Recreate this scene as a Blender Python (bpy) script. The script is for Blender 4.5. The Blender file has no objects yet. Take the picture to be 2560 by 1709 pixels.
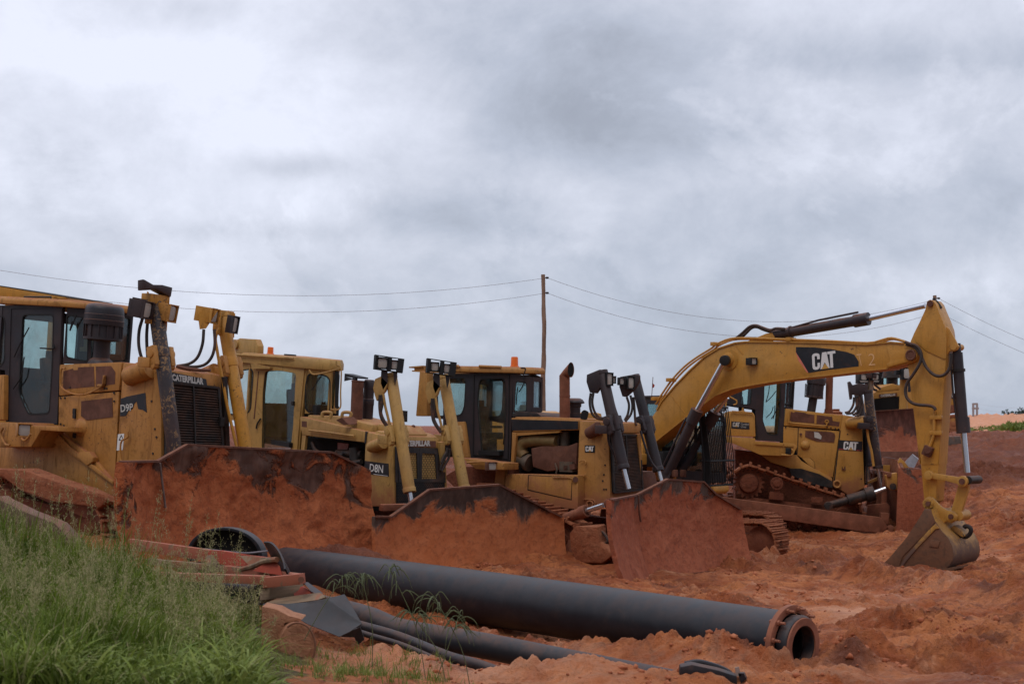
import bpy, bmesh, math, random
import numpy as np
from mathutils import Vector, Matrix, noise
from mathutils.geometry import tessellate_polygon
random.seed(7); rng = np.random.default_rng(5)
R = math.radians
sc = bpy.context.scene
# ------------------------------------------------------------------ camera
FP, CX, HY, CH = 3556.0, 1280.0, 1063.0, 2.9      # focal (px), centre x, horizon row, eye height
cam = bpy.data.cameras.new("camera"); camo = bpy.data.objects.new("camera", cam)
sc.collection.objects.link(camo); sc.camera = camo
cam.lens = 50; cam.sensor_width = 36; cam.sensor_fit = 'HORIZONTAL'
camo.location = (0, 0, CH); camo.rotation_euler = (R(90), 0, 0)
cam.shift_y = (HY - 854.5) / 2560.0
cam.clip_start = 0.1; cam.clip_end = 12000
cam.dof.use_dof = True; cam.dof.focus_distance = 27.5; cam.dof.aperture_fstop = 3.2
# ------------------------------------------------------------------ view
sc.view_settings.view_transform = 'Standard'; sc.view_settings.look = 'None'
sc.view_settings.exposure = 0.16; sc.view_settings.gamma = 1
sc.render.resolution_x = 1024; sc.render.resolution_y = 683
# ------------------------------------------------------------------ world
SUN_EL, SUN_AZ = R(58), R(205)
w = bpy.data.worlds.new("World"); sc.world = w; w.use_nodes = True
def world():
    nt = w.node_tree; N = nt.nodes; L = nt.links; N.clear()
    def n(t, **k):
        x = N.new(t)
        for a, b in k.items(): setattr(x, a, b)
        return x
    def mth(op, a, b=None, clamp=False):
        m = n('ShaderNodeMath', operation=op); m.use_clamp = clamp
        for i, q in enumerate((a, b)):
            if q is None: continue
            if isinstance(q, (int, float)): m.inputs[i].default_value = q
            else: L.new(q, m.inputs[i])
        return m.outputs[0]
    out = n('ShaderNodeOutputWorld'); bg = n('ShaderNodeBackground')
    sky = n('ShaderNodeTexSky'); sky.sky_type = 'NISHITA'; sky.sun_disc = False
    sky.sun_elevation = SUN_EL; sky.sun_rotation = SUN_AZ
    skm = n('ShaderNodeMix', data_type='RGBA', blend_type='MULTIPLY'); skm.inputs[0].default_value = 1
    L.new(sky.outputs[0], skm.inputs[6]); skm.inputs[7].default_value = (.1, .1, .1, 1)
    tc = n('ShaderNodeTexCoord'); sep = n('ShaderNodeSeparateXYZ'); L.new(tc.outputs['Generated'], sep.inputs[0])
    x, y, z = sep.outputs
    # flat cloud deck seen in perspective: direction divided by (height + small number)
    zz = mth('ADD', mth('MAXIMUM', z, 0.0), 0.7)
    cx = mth('DIVIDE', x, zz); cy = mth('DIVIDE', y, zz)
    cmb = n('ShaderNodeCombineXYZ'); L.new(cx, cmb.inputs[0]); L.new(cy, cmb.inputs[1]); cmb.inputs[2].default_value = 3.3
    def nz(scale, det, rough, dist, vec=cmb.outputs[0], off=None):
        t = n('ShaderNodeTexNoise'); t.inputs['Scale'].default_value = scale; t.inputs['Detail'].default_value = det
        t.inputs['Roughness'].default_value = rough; t.inputs['Distortion'].default_value = dist
        if off is not None:
            mp = n('ShaderNodeMapping'); mp.inputs[1].default_value = off; L.new(vec, mp.inputs[0]); vec = mp.outputs[0]
        L.new(vec, t.inputs[0]); return t.outputs[0]
    big = nz(1.3, 4, .5, .3, off=(6.4, 2.3, 0))
    mid = nz(4.0, 10, .6, .15, off=(7.7, 1.2, 0))
    fine = nz(9, 10, .66, .3, off=(1.7, 9.2, 0))
    # broad light and dark areas of this cloud deck, by direction
    def blob(px, py, sx, sy, amp):
        bx = (px - CX) / FP; bz = -(py - HY) / FP
        dx = mth('DIVIDE', mth('SUBTRACT', mth('DIVIDE', x, mth('MAXIMUM', y, .05)), bx), sx / FP)
        dz = mth('DIVIDE', mth('SUBTRACT', mth('DIVIDE', z, mth('MAXIMUM', y, .05)), bz), sz_(sy))
        r2 = mth('ADD', mth('MULTIPLY', dx, dx), mth('MULTIPLY', dz, dz))
        g = mth('MULTIPLY', mth('EXPONENT', mth('MULTIPLY', r2, -1.0)), amp)
        return mth('MULTIPLY', g, mth('GREATER_THAN', y, .05))
    def sz_(s): return s / FP
    tot = mth('ADD', mth('MULTIPLY', mth('SUBTRACT', big, .5), .45), mth('MULTIPLY', mth('SUBTRACT', mid, .5), 1.0))
    tot = mth('ADD', tot, mth('MULTIPLY', mth('SUBTRACT', fine, .5), .62))
    puff = n('ShaderNodeMapRange'); puff.interpolation_type = 'SMOOTHSTEP'; L.new(nz(3.1, 11, .60, .25, off=(4.1, 8.8, 2.0)), puff.inputs[0]); puff.inputs[1].default_value = .50; puff.inputs[2].default_value = .60
    puf2 = n('ShaderNodeMapRange'); puf2.interpolation_type = 'SMOOTHSTEP'; L.new(nz(5.6, 11, .60, .25, off=(1.4, 3.1, 5.0)), puf2.inputs[0]); puf2.inputs[1].default_value = .53; puf2.inputs[2].default_value = .60
    tot = mth('ADD', tot, mth('ADD', mth('MULTIPLY', puff.outputs[0], -.17), mth('MULTIPLY', puf2.outputs[0], .10)))
    for b in BLOBS: tot = mth('ADD', tot, blob(b[0], b[1], b[2], b[3], b[4] * 1.1))
    tot = mth('ADD', tot, .70)
    rp = n('ShaderNodeValToRGB'); L.new(tot, rp.inputs[0])
    cr = rp.color_ramp; cr.elements[0].position = 0.0; cr.elements[0].color = (.285, .303, .37, 1)
    cr.elements[1].position = 1.0; cr.elements[1].color = (.80, .83, .95, 1)
    for p, c in ((.3, (.355, .385, .46, 1)), (.5, (.465, .503, .60, 1)), (.7, (.60, .63, .73, 1))):
        e = cr.elements.new(p); e.color = c
    # horizon veil: a little bluer and darker
    hz = mth('EXPONENT', mth('MULTIPLY', mth('MAXIMUM', z, 0.0), -16.0))
    m2 = n('ShaderNodeMix', data_type='RGBA'); L.new(mth('MULTIPLY', hz, .78), m2.inputs[0]); L.new(rp.outputs[0], m2.inputs[6])
    m2.inputs[7].default_value = (.36, .415, .515, 1)
    m3 = n('ShaderNodeMix', data_type='RGBA'); m3.inputs[0].default_value = .06
    L.new(m2.outputs[2], m3.inputs[6]); L.new(skm.outputs[2], m3.inputs[7])
    # an overcast sky is far brighter overhead than low down
    zr = n('ShaderNodeMapRange'); zr.interpolation_type = 'SMOOTHSTEP'; L.new(z, zr.inputs[0]); zr.inputs[1].default_value = .36; zr.inputs[2].default_value = .95; zr.inputs[3].default_value = 1.0; zr.inputs[4].default_value = 2.2
    bk = n('ShaderNodeMapRange'); bk.interpolation_type = 'SMOOTHSTEP'; L.new(y, bk.inputs[0]); bk.inputs[1].default_value = -.5; bk.inputs[2].default_value = .35; bk.inputs[3].default_value = .52; bk.inputs[4].default_value = 1.0   # unseen sky behind the viewer dimmed on purpose, less frontal fill
    L.new(m3.outputs[2], bg.inputs[0]); L.new(mth('MULTIPLY', zr.outputs[0], bk.outputs[0]), bg.inputs[1])
    L.new(bg.outputs[0], out.inputs[0])
BLOBS = [(150, 560, 420, 260, .16), (700, 300, 460, 250, .26), (200, 150, 420, 60, .16), (1300, 260, 500, 120, -.05),
         (1500, 290, 330, 120, -.20), (1650, 380, 300, 90, -.16), (740, 415, 150, 34, -.26), (1150, 545, 230, 62, -.26),
         (2100, 150, 700, 60, -.17), (1800, 80, 500, 60, -.12), (420, 620, 200, 60, -.06), (2400, 720, 300, 60, .22),
         (1900, 420, 400, 80, .10), (60, 300, 260, 120, -.1), (1100, 870, 170, 38, .22), (2500, 500, 300, 100, -.1),
         (480, 20, 160, 50, -.22), (100, 60, 160, 70, .08), (620, 580, 240, 26, -.14), (900, 700, 500, 80, -.05)]
world()
sun = bpy.data.lights.new("sun", 'SUN'); suno = bpy.data.objects.new("sun", sun); sc.collection.objects.link(suno)
sun.energy = 0.75; sun.angle = R(25); sun.color = (1, .96, .9)
suno.rotation_euler = (R(90) - SUN_EL, 0, R(180) - SUN_AZ)

# ------------------------------------------------------------------ node materials
def newmat(name):
    m = bpy.data.materials.new(name); m.use_nodes = True; nt = m.node_tree; nt.nodes.clear()
    return m, nt
class NT:
    def __init__(s, nt): s.nt = nt; s.N = nt.nodes; s.L = nt.links
    def n(s, t, **k):
        x = s.N.new(t)
        for a, b in k.items(): setattr(x, a, b)
        return x
    def put(s, sock, q):
        if isinstance(q, bpy.types.NodeSocket): s.L.new(q, sock)
        elif q is not None:
            try: sock.default_value = q
            except Exception: sock.default_value = (q[0], q[1], q[2], 1)
    def m(s, op, a, b=None, c=None, clamp=False):
        x = s.n('ShaderNodeMath', operation=op); x.use_clamp = clamp
        for i, q in enumerate((a, b, c)):
            if q is not None: s.put(x.inputs[i], q)
        return x.outputs[0]
    def noise(s, vec, scale, det=4, rough=.55, dist=0, stretch=None, off=None, w=None):
        if stretch or off:
            mp = s.n('ShaderNodeMapping'); s.L.new(vec, mp.inputs[0])
            if stretch: mp.inputs[3].default_value = stretch
            if off: mp.inputs[1].default_value = off
            vec = mp.outputs[0]
        t = s.n('ShaderNodeTexNoise'); s.L.new(vec, t.inputs['Vector']); t.inputs['Scale'].default_value = scale
        t.inputs['Detail'].default_value = det; t.inputs['Roughness'].default_value = rough; t.inputs['Distortion'].default_value = dist
        return t.outputs[0]
    def ramp(s, v, a, b):       # smooth threshold
        x = s.n('ShaderNodeMapRange'); x.interpolation_type = 'SMOOTHSTEP'
        s.put(x.inputs[0], v); x.inputs[1].default_value = a; x.inputs[2].default_value = b
        return x.outputs[0]
    def mix(s, f, a, b, mode='MIX'):
        x = s.n('ShaderNodeMix', data_type='RGBA', blend_type=mode)
        s.put(x.inputs[0], f); s.put(x.inputs[6], a); s.put(x.inputs[7], b); return x.outputs[2]
    def bump(s, h, strength, dist=.02, normal=None):
        b = s.n('ShaderNodeBump'); b.inputs['Strength'].default_value = strength; b.inputs['Distance'].default_value = dist
        s.L.new(h, b.inputs['Height'])
        if normal is not None: s.L.new(normal, b.inputs['Normal'])
        return b.outputs[0]
    def finish(s, col, rough=.6, metal=0, normal=None, spec=.5, coat=0):
        p = s.n('ShaderNodeBsdfPrincipled'); s.put(p.inputs['Base Color'], col); s.put(p.inputs['Roughness'], rough)
        s.put(p.inputs['Metallic'], metal); p.inputs['Specular IOR Level'].default_value = spec * .7
        if normal is not None: s.L.new(normal, p.inputs['Normal'])
        o = s.n('ShaderNodeOutputMaterial'); s.L.new(p.outputs[0], o.inputs[0]); return p
def coords(t):
    tc = t.n('ShaderNodeTexCoord'); return tc.outputs['Object']
DUST = (.34, .125, .055, 1)
def paint(name, base, fade, grime=.45, chips=.5, dust=.35, zmud=1.0, rough=.5, chipcol=(.05, .028, .018, 1), seed=0.0, mud=DUST):
    """weathered machine paint: faded patches, brown grime, streaks, chips, red dust on flat tops, mud splashed low down"""
    base, fade = ((q[0] * .84, q[1] * .80, q[2] * .88, 1) for q in (base, fade))
    m, nt = newmat(name); t = NT(nt); v = coords(t); o = (seed, seed * 1.7, seed * .6)
    col = t.mix(t.ramp(t.noise(v, 1.3, 5, .6, off=o), .35, .7), base, fade)
    g1 = t.ramp(t.noise(v, 2.2, 8, .68, .4, off=o), .50, .72)
    st = t.ramp(t.noise(v, 5.0, 6, .62, stretch=(2.2, 2.2, .28), off=o), .50, .74)
    gr = t.m('MULTIPLY', t.m('MAXIMUM', g1, t.m('MULTIPLY', st, .9)), grime)
    col = t.mix(gr, col, tuple(c * .35 for c in base[:3]) + (1,))
    fine = t.noise(v, 26, 5, .6, off=o)
    col = t.mix(t.m('MULTIPLY', t.ramp(fine, .35, .75), .22), col, tuple(c * .5 for c in base[:3]) + (1,))
    # chips
    msk = t.ramp(t.noise(v, 2.1, 3, .5, off=(seed + 3, 1, 2)), .42, .7)
    ch = t.m('MULTIPLY', t.ramp(t.noise(v, 17, 6, .7, .8, off=o), .64 - .05 * chips, .67 - .05 * chips), msk)
    col = t.mix(ch, col, chipcol)
    # red dust: upward faces and low down
    geo = t.n('ShaderNodeNewGeometry'); sp = t.n('ShaderNodeSeparateXYZ'); t.L.new(geo.outputs['Normal'], sp.inputs[0])
    up = t.m('MULTIPLY', t.ramp(sp.outputs[2], .25, .9), t.ramp(t.noise(v, 3.5, 7, .65, off=o), .25, .6))
    sv = t.n('ShaderNodeSeparateXYZ'); t.L.new(v, sv.inputs[0])
    zn = t.m('ADD', sv.outputs[2], t.m('MULTIPLY', t.m('SUBTRACT', t.noise(v, 2.6, 8, .7, off=o), .5), -1.6))
    low = t.m('SUBTRACT', 1.0, t.ramp(zn, zmud - .35, zmud + .45))
    dd = t.m('MAXIMUM', t.m('MULTIPLY', up, min(1, dust * 2.1)), low)
    film = t.m('MULTIPLY', t.ramp(t.noise(v, .9, 6, .6, off=(seed, 4, 4)), .3, .8), dust * .5)
    dd = t.m('MAXIMUM', dd, film)
    col = t.mix(dd, col, mud)
    rg = t.m('ADD', rough, t.m('MULTIPLY', t.m('MAXIMUM', dd, gr), .35))
    h = t.m('ADD', t.m('MULTIPLY', t.noise(v, 7, 4, .5, off=o), .6), t.m('MULTIPLY', t.m('ADD', fine, low), .35))
    t.finish(col, rg, 0, t.bump(h, .35, .012)); return m
def steel(name, base, rough=.45, metal=0.0, dust=.3, var=.5, seed=0.0, bumps=.25, dcol=DUST):
    m, nt = newmat(name); t = NT(nt); v = coords(t); o = (seed, 2 * seed, seed)
    col = t.mix(t.m('MULTIPLY', t.ramp(t.noise(v, 4, 7, .65, .3, off=o), .35, .72), var), base, tuple(min(1, c * 2.2 + .015) for c in base[:3]) + (1,))
    geo = t.n('ShaderNodeNewGeometry'); sp = t.n('ShaderNodeSeparateXYZ'); t.L.new(geo.outputs['Normal'], sp.inputs[0])
    up = t.m('MULTIPLY', t.ramp(sp.outputs[2], .0, .9), t.ramp(t.noise(v, 5, 7, .65, off=o), .3, .65))
    d2 = t.ramp(t.noise(v, 2.3, 8, .7, .5, off=(seed + 5, 0, 3)), .5, .75)
    dd = t.m('MULTIPLY', t.m('MAXIMUM', up, d2), dust)
    col = t.mix(dd, col, dcol)
    t.finish(col, t.m('ADD', rough, t.m('MULTIPLY', dd, .4)), metal, t.bump(t.noise(v, 22, 5, .6, off=o), bumps, .006)); return m
def plain(name, base, rough=.5, metal=0, spec=.5):
    m, nt = newmat(name); t = NT(nt); v = coords(t)
    col = t.mix(t.m('MULTIPLY', t.noise(v, 9, 5, .6), .5), base, tuple(c * .6 for c in base[:3]) + (1,))
    t.finish(col, rough, metal, spec=spec); return m
def glassmat(name, tint, dirt=.25, seed=0):
    m, nt = newmat(name); t = NT(nt); v = coords(t)
    tr = t.n('ShaderNodeBsdfTransparent'); tr.inputs[0].default_value = tint
    gl = t.n('ShaderNodeBsdfGlossy'); gl.inputs['Roughness'].default_value = .04; gl.inputs[0].default_value = (.8, .85, .9, 1)
    df = t.n('ShaderNodeBsdfDiffuse'); df.inputs[0].default_value = (.30, .22, .16, 1)
    fr = t.n('ShaderNodeLayerWeight'); fr.inputs[0].default_value = .22
    mx = t.n('ShaderNodeMixShader'); t.L.new(t.m('ADD', t.m('MULTIPLY', fr.outputs['Fresnel'], .8), .05, clamp=True), mx.inputs[0])
    t.L.new(tr.outputs[0], mx.inputs[1]); t.L.new(gl.outputs[0], mx.inputs[2])
    m2 = t.n('ShaderNodeMixShader'); t.L.new(t.m('MULTIPLY', t.ramp(t.noise(v, 3, 7, .65, off=(seed, 0, 0)), .3, .85), dirt), m2.inputs[0])
    t.L.new(mx.outputs[0], m2.inputs[1]); t.L.new(df.outputs[0], m2.inputs[2])
    o = t.n('ShaderNodeOutputMaterial'); t.L.new(m2.outputs[0], o.inputs[0]); return m
def mudmat(name, a, b, dark, sc_=1.0, bmp=.8, rough=.85, thr=None, steelcol=(.045, .035, .032, 1), patch=(.56, .62), top=.0, seed=0.0, zref=None):
    """caked red soil; where it has fallen off (noise patches, more of them near a blade's top) bare dark steel"""
    m, nt = newmat(name); t = NT(nt); v = coords(t); o = (seed, seed * .7, seed * 1.3)
    n1 = t.noise(v, 2.2 * sc_, 9, .66, .5, off=o); n2 = t.noise(v, 9 * sc_, 8, .7, .3, off=o)
    col = t.mix(t.ramp(n1, .3, .7), a, b)
    col = t.mix(t.m('MULTIPLY', t.ramp(n2, .45, .72), .6), col, dark)
    rg = rough
    h = t.m('ADD', t.m('MULTIPLY', n1, 1.2), t.m('MULTIPLY', n2, .7))
    if thr is not None:
        s1 = t.noise(v, thr, 7, .62, .6, off=(seed + 9, 2, 4))
        sv = t.n('ShaderNodeSeparateXYZ'); t.L.new(v, sv.inputs[0])
        zz = t.m('MULTIPLY', t.m('SUBTRACT', sv.outputs[2], zref if zref else 1.2), top)
        s = t.ramp(t.m('ADD', s1, zz), patch[0], patch[1])
        scol = t.mix(t.ramp(t.noise(v, 6, 6, .6, stretch=(1, 1, .4), off=o), .35, .7), steelcol, tuple(c * 1.9 for c in steelcol[:3]) + (1,))
        col = t.mix(s, col, scol); rg = t.m('SUBTRACT', rough, t.m('MULTIPLY', s, .3))
        h = t.m('ADD', t.m('MULTIPLY', h, t.m('SUBTRACT', 1.0, t.m('MULTIPLY', s, .9))), t.m('MULTIPLY', t.m('SUBTRACT', 1.0, s), .8))
    t.finish(col, rg, 0, t.bump(h, bmp, .05), spec=.25); return m

# ------------------------------------------------------------------ geometry helpers
ZM = dict(a=(0, 680, 2.45), b=(480, 740, 2.903), c=(840, 840, 3.4075), d=(1020, 860, 3.559), e=(1440, 860, 3.5636),
          f=(1600, 720, 2.1188), g=(1800, 900, 3.137), h=(2120, 720, 3.5636), i=(2120, 1100, 4.3545), j=(0, 1200, 3.081),
          k=(400, 1250, 3.4167), l=(1000, 1300, 2.1355), D=(0, 0, .91758), n=(0, 0, 1.0))
def px(z, u, v):
    a, b, s = ZM[z]; return (a + u / s, b + v / s)
def ray(p): return Vector(((p[0] - CX) / FP, 1.0, -(p[1] - HY) / FP))
def at(z, u, v, Y): r = ray(px(z, u, v)); return Vector((r.x * Y, Y, CH + r.z * Y))
def prs(s): return [tuple(float(q) for q in a.split(',')) for a in s.split()]
CAM = Vector((0, 0, CH))
class Frame:
    """a machine's own axes: x forward, y to its far side, z up"""
    def __init__(s, origin, phi=0, pitch=0, roll=0, lift=0, yaw=None):
        yw = yaw if yaw is not None else math.atan2(-math.cos(R(phi)), math.sin(R(phi)))
        s.M = (Matrix.Rotation(yw, 3, 'Z') @ Matrix.Rotation(R(pitch), 3, 'Y') @ Matrix.Rotation(R(roll), 3, 'X'))
        s.Mi = s.M.inverted(); s.O = Vector(origin) - s.M @ Vector((0, 0, lift))
        s.c = s.Mi @ (CAM - s.O)
    def hit(s, z, u, v, p, nrm):
        d = s.Mi @ ray(px(z, u, v)); p = Vector(p); nrm = Vector(nrm)
        t = (p - s.c).dot(nrm) / d.dot(nrm); return s.c + d * t
    def S1(s, z, u, v, y=0.): return s.hit(z, u, v, (0, y, 0), (0, 1, 0))
    def F1(s, z, u, v, x=0.): return s.hit(z, u, v, (x, 0, 0), (1, 0, 0))
    def S(s, z, pts, y=0.): return [s.S1(z, a, b, y) for a, b in prs(pts)]
    def F(s, z, pts, x=0.): return [s.F1(z, a, b, x) for a, b in prs(pts)]
    def T(s, z, pts, a, b, e=0.):     # plane through a and b that also contains the y axis, e metres proud
        d = (b - a).normalized(); n = Vector((0, 1, 0)).cross(d).normalized(); n = n if n.x > 0 else -n
        return [s.hit(z, q[0], q[1], a + n * e, n) for q in prs(pts)]
    def P1(s, z, u, v, A, B):        # vertical plane through plan points A, B
        d = Vector((B[0] - A[0], B[1] - A[1], 0)); return s.hit(z, u, v, (A[0], A[1], 0), (-d.y, d.x, 0))
    def P(s, z, pts, A, B): return [s.P1(z, a, b, A, B) for a, b in prs(pts)]
    def at(s, z, u, v, Y): return s.Mi @ (at(z, u, v, Y) - s.O)
    def loc(s, p): return s.Mi @ (Vector(p) - s.O)
    def wld(s, p): return s.O + s.M @ Vector(p)
    def empty(s, name):
        o = bpy.data.objects.new(name, None); sc.collection.objects.link(o); o.empty_display_size = .3
        o.matrix_world = Matrix.Translation(s.O) @ s.M.to_4x4(); return o
def tag(o, label=None, cat=None, group=None, kind=None):
    if label: o['label'] = label
    if cat: o['category'] = cat
    if group: o['group'] = group
    if kind: o['kind'] = kind
    return o
def V(*a): return Vector(a)
def catmull(pts, n=6):
    pts = [Vector(p) for p in pts]
    if len(pts) < 3: return pts
    q = [pts[0] * 2 - pts[1]] + pts + [pts[-1] * 2 - pts[-2]]; out = []
    for i in range(1, len(q) - 2):
        for k in range(n):
            t = k / n; a, b, c, d = q[i - 1], q[i], q[i + 1], q[i + 2]
            out.append(.5 * ((2 * b) + (c - a) * t + (2 * a - 5 * b + 4 * c - d) * t * t + (3 * b - a - 3 * c + d) * t ** 3))
    out.append(pts[-1]); return out
class G:
    def __init__(s): s.v = []; s.f = []
    def add(s, vs, fs):
        b = len(s.v); s.v += [Vector(x) for x in vs]; s.f += [tuple(b + i for i in f) for f in fs]; return s
    def prism(s, poly, vec):
        vec = Vector(vec); n = len(poly); vs = [Vector(p) for p in poly] + [Vector(p) + vec for p in poly]
        fs = [tuple(range(n - 1, -1, -1)), tuple(range(n, 2 * n))] + [(i, (i + 1) % n, n + (i + 1) % n, n + i) for i in range(n)]
        return s.add(vs, fs)
    def holed(s, outer, holes, vec):
        vec = Vector(vec); loops = [list(outer)] + [list(h) for h in holes]; tri = tessellate_polygon(loops)
        flat = [Vector(p) for l in loops for p in l]; n = len(flat); vs = flat + [p + vec for p in flat]
        fs = [tuple(t) for t in tri] + [tuple(n + i for i in reversed(t)) for t in tri]; b = 0
        for l in loops:
            m = len(l); fs += [(b + i, b + (i + 1) % m, n + b + (i + 1) % m, n + b + i) for i in range(m)]; b += m
        return s.add(vs, fs)
    def box(s, c, size, M=None):
        c = Vector(c); h = Vector(size) / 2; M = M or Matrix.Identity(3)
        vs = [c + M @ Vector((x * h.x, y * h.y, z * h.z)) for x in (-1, 1) for y in (-1, 1) for z in (-1, 1)]
        return s.add(vs, [(0, 1, 3, 2), (4, 6, 7, 5), (0, 4, 5, 1), (2, 3, 7, 6), (0, 2, 6, 4), (1, 5, 7, 3)])
    def bar(s, a, b, w, h, up=(0, 0, 1)):      # box beam from a to b
        a = Vector(a); b = Vector(b); d = (b - a); L_ = d.length; d.normalize(); up = Vector(up)
        sd = d.cross(up)
        if sd.length < 1e-4: sd = d.cross(Vector((1, 0, 0)))
        sd.normalize(); u2 = sd.cross(d)
        M = Matrix((d, sd, u2)).transposed(); return s.box((a + b) / 2, (L_, w, h), M)
    def ring(s, c, ax, r, n, ref=None):
        ax = Vector(ax).normalized(); e = ax.orthogonal().normalized() if ref is None else (ref - ax * ref.dot(ax)).normalized()
        f = ax.cross(e); return [c + e * (r * math.cos(2 * math.pi * i / n)) + f * (r * math.sin(2 * math.pi * i / n)) for i in range(n)], e
    def loft(s, rings, caps=True, close=False):
        n = len(rings[0]); vs = [p for r in rings for p in r]; fs = []; m = len(rings)
        for k in range(m - 1 + (1 if close else 0)):
            for i in range(n): fs.append((k * n + i, k * n + (i + 1) % n, ((k + 1) % m) * n + (i + 1) % n, ((k + 1) % m) * n + i))
        if caps and not close: fs += [tuple(range(n - 1, -1, -1)), tuple(range((m - 1) * n, m * n))]
        return s.add(vs, fs)
    def cyl(s, a, b, r, r2=None, n=20, caps=True):
        a = Vector(a); b = Vector(b); ax = b - a; r2 = r if r2 is None else r2
        ra, e = s.ring(a, ax, r, n); rb, _ = s.ring(b, ax, r2, n, e); return s.loft([ra, rb], caps)
    def lathe(s, base, ax, prof, n=24, caps=True):
        base = Vector(base); ax = Vector(ax).normalized(); rs = []; e = None
        for r, h in prof:
            rg, e = s.ring(base + ax * h, ax, max(r, 1e-4), n, e); rs.append(rg)
        return s.loft(rs, caps)
    def tube(s, pts, r, n=8, sm=6):
        pts = catmull(pts, sm) if sm else [Vector(p) for p in pts]; rs = []; e = None
        for i, p in enumerate(pts):
            ax = (pts[min(i + 1, len(pts) - 1)] - pts[max(i - 1, 0)])
            rr = r[min(int(i / (len(pts) - 1) * len(r)), len(r) - 1)] if isinstance(r, (list, tuple)) else r
            rg, e = s.ring(p, ax, rr, n, e); rs.append(rg)
        return s.loft(rs)
    def torus(s, c, ax, R_, r, n=28, m=8):
        c = Vector(c); big, _ = s.ring(c, ax, R_, n); axn = Vector(ax).normalized(); rs = []
        for p in big:
            rad = (p - c).normalized(); rs.append([p + rad * (r * math.cos(2 * math.pi * j / m)) + axn * (r * math.sin(2 * math.pi * j / m)) for j in range(m)])
        return s.loft(rs, False, True)
    def build(s, name, mat, parent=None, bevel=0, smooth=40, label=None, rough=0, rs=3.0):
        me = bpy.data.meshes.new(name); bm = bmesh.new(); vv = [bm.verts.new(p) for p in s.v]
        for f in s.f:
            try: bm.faces.new([vv[i] for i in f])
            except ValueError: pass
        bmesh.ops.remove_doubles(bm, verts=bm.verts, dist=1e-5)
        bmesh.ops.recalc_face_normals(bm, faces=bm.faces)
        if bevel:
            ed = [e for e in bm.edges if len(e.link_faces) == 2 and e.calc_face_angle(0) > R(35)]
            try: bmesh.ops.bevel(bm, geom=ed, offset=bevel, segments=2, profile=.6, affect='EDGES', clamp_overlap=True)
            except Exception: pass
        if rough:
            for v_ in bm.verts: v_.co += noise.noise_vector(v_.co * rs) * rough
        bm.to_mesh(me); bm.free(); me.materials.append(mat)
        if smooth:
            for p in me.polygons: p.use_smooth = True
            me.set_sharp_from_angle(angle=R(smooth))
        o = bpy.data.objects.new(name, me); sc.collection.objects.link(o)
        if parent is not None: o.parent = parent
        if label: o['label'] = label
        return o
def one(name, mat, parent, fn, *a, bevel=0, **k):
    g = G(); getattr(g, fn)(*a, **k); return g.build(name, mat, parent, bevel)
# lettering -----------------------------------------------------------
def textmesh(s, bold=.02):
    c = bpy.data.curves.new('t', 'FONT'); c.body = s; c.size = 1; c.offset = bold; c.extrude = 0; c.resolution_u = 3
    o = bpy.data.objects.new('t', c); me = bpy.data.meshes.new_from_object(o)
    vs = [Vector(v_.co) for v_ in me.vertices]; fs = [tuple(p.vertices) for p in me.polygons]
    bpy.data.objects.remove(o); bpy.data.curves.remove(c); bpy.data.meshes.remove(me); return vs, fs
def place_flat(g, vs, fs, O, Rv, Uv, eps):
    """put a flat outline (scaled to the unit box) onto a parallelogram O, O+Rv, O+Uv, standing eps proud"""
    x0 = min(v_.x for v_ in vs); x1 = max(v_.x for v_ in vs); y0 = min(v_.y for v_ in vs); y1 = max(v_.y for v_ in vs)
    nn = Rv.cross(Uv).normalized() * eps
    out = [O + Rv * ((v_.x - x0) / (x1 - x0)) + Uv * ((v_.y - y0) / (y1 - y0)) + nn for v_ in vs]
    g.add(out, fs)
def lettering(name, s, mat, parent, O, Rv, Uv, eps=.006, bold=.03):
    g = G(); vs, fs = textmesh(s, bold); place_flat(g, vs, fs, O, Rv, Uv, eps); return g.build(name, mat, parent, smooth=0)
def quad_on(pl):           # four traced corners bl, br, tl -> O, right, up
    return pl[0], pl[1] - pl[0], pl[2] - pl[0]
CATL = [  # the three heavy letters, in a box 0..1 by 0..1 (x, y)
    [(.30, .62), (.22, .62), (.22, .80), (.19, .84), (.14, .84), (.11, .80), (.11, .22), (.14, .17), (.19, .17), (.22, .22), (.22, .40), (.32, .40), (.32, .16), (.27, .04), (.20, 0), (.11, 0), (.03, .05), (0, .16), (0, .86), (.04, .96), (.11, 1), (.22, 1), (.30, .95), (.33, .86), (.33, .62)],
    [(.33, 0), (.42, .0), (.455, .2), (.53, .38), (.60, .2), (.64, 0), (.73, 0), (.63, 1), (.44, 1)],
    [(.66, 1), (.66, .84), (.76, .84), (.76, 0), (.88, 0), (.88, .84), (1, .84), (1, 1)]]
CATT = [(.37, 0), (.535, .34), (.70, 0)]
def cat_logo(mw, my, parent, O, Rv, Uv, eps=.008):
    g = G(); nn = Rv.cross(Uv).normalized()
    for L_ in CATL: g.prism([O + Rv * x + Uv * y + nn * eps for x, y in L_], nn * .004)
    g.build('emblem_letters', mw, parent, smooth=0)
    g = G(); g.prism([O + Rv * x + Uv * (y * .98 - .02) + nn * (eps + .006) for x, y in CATT], nn * .004); g.build('emblem_triangle', my, parent, smooth=0)
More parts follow.
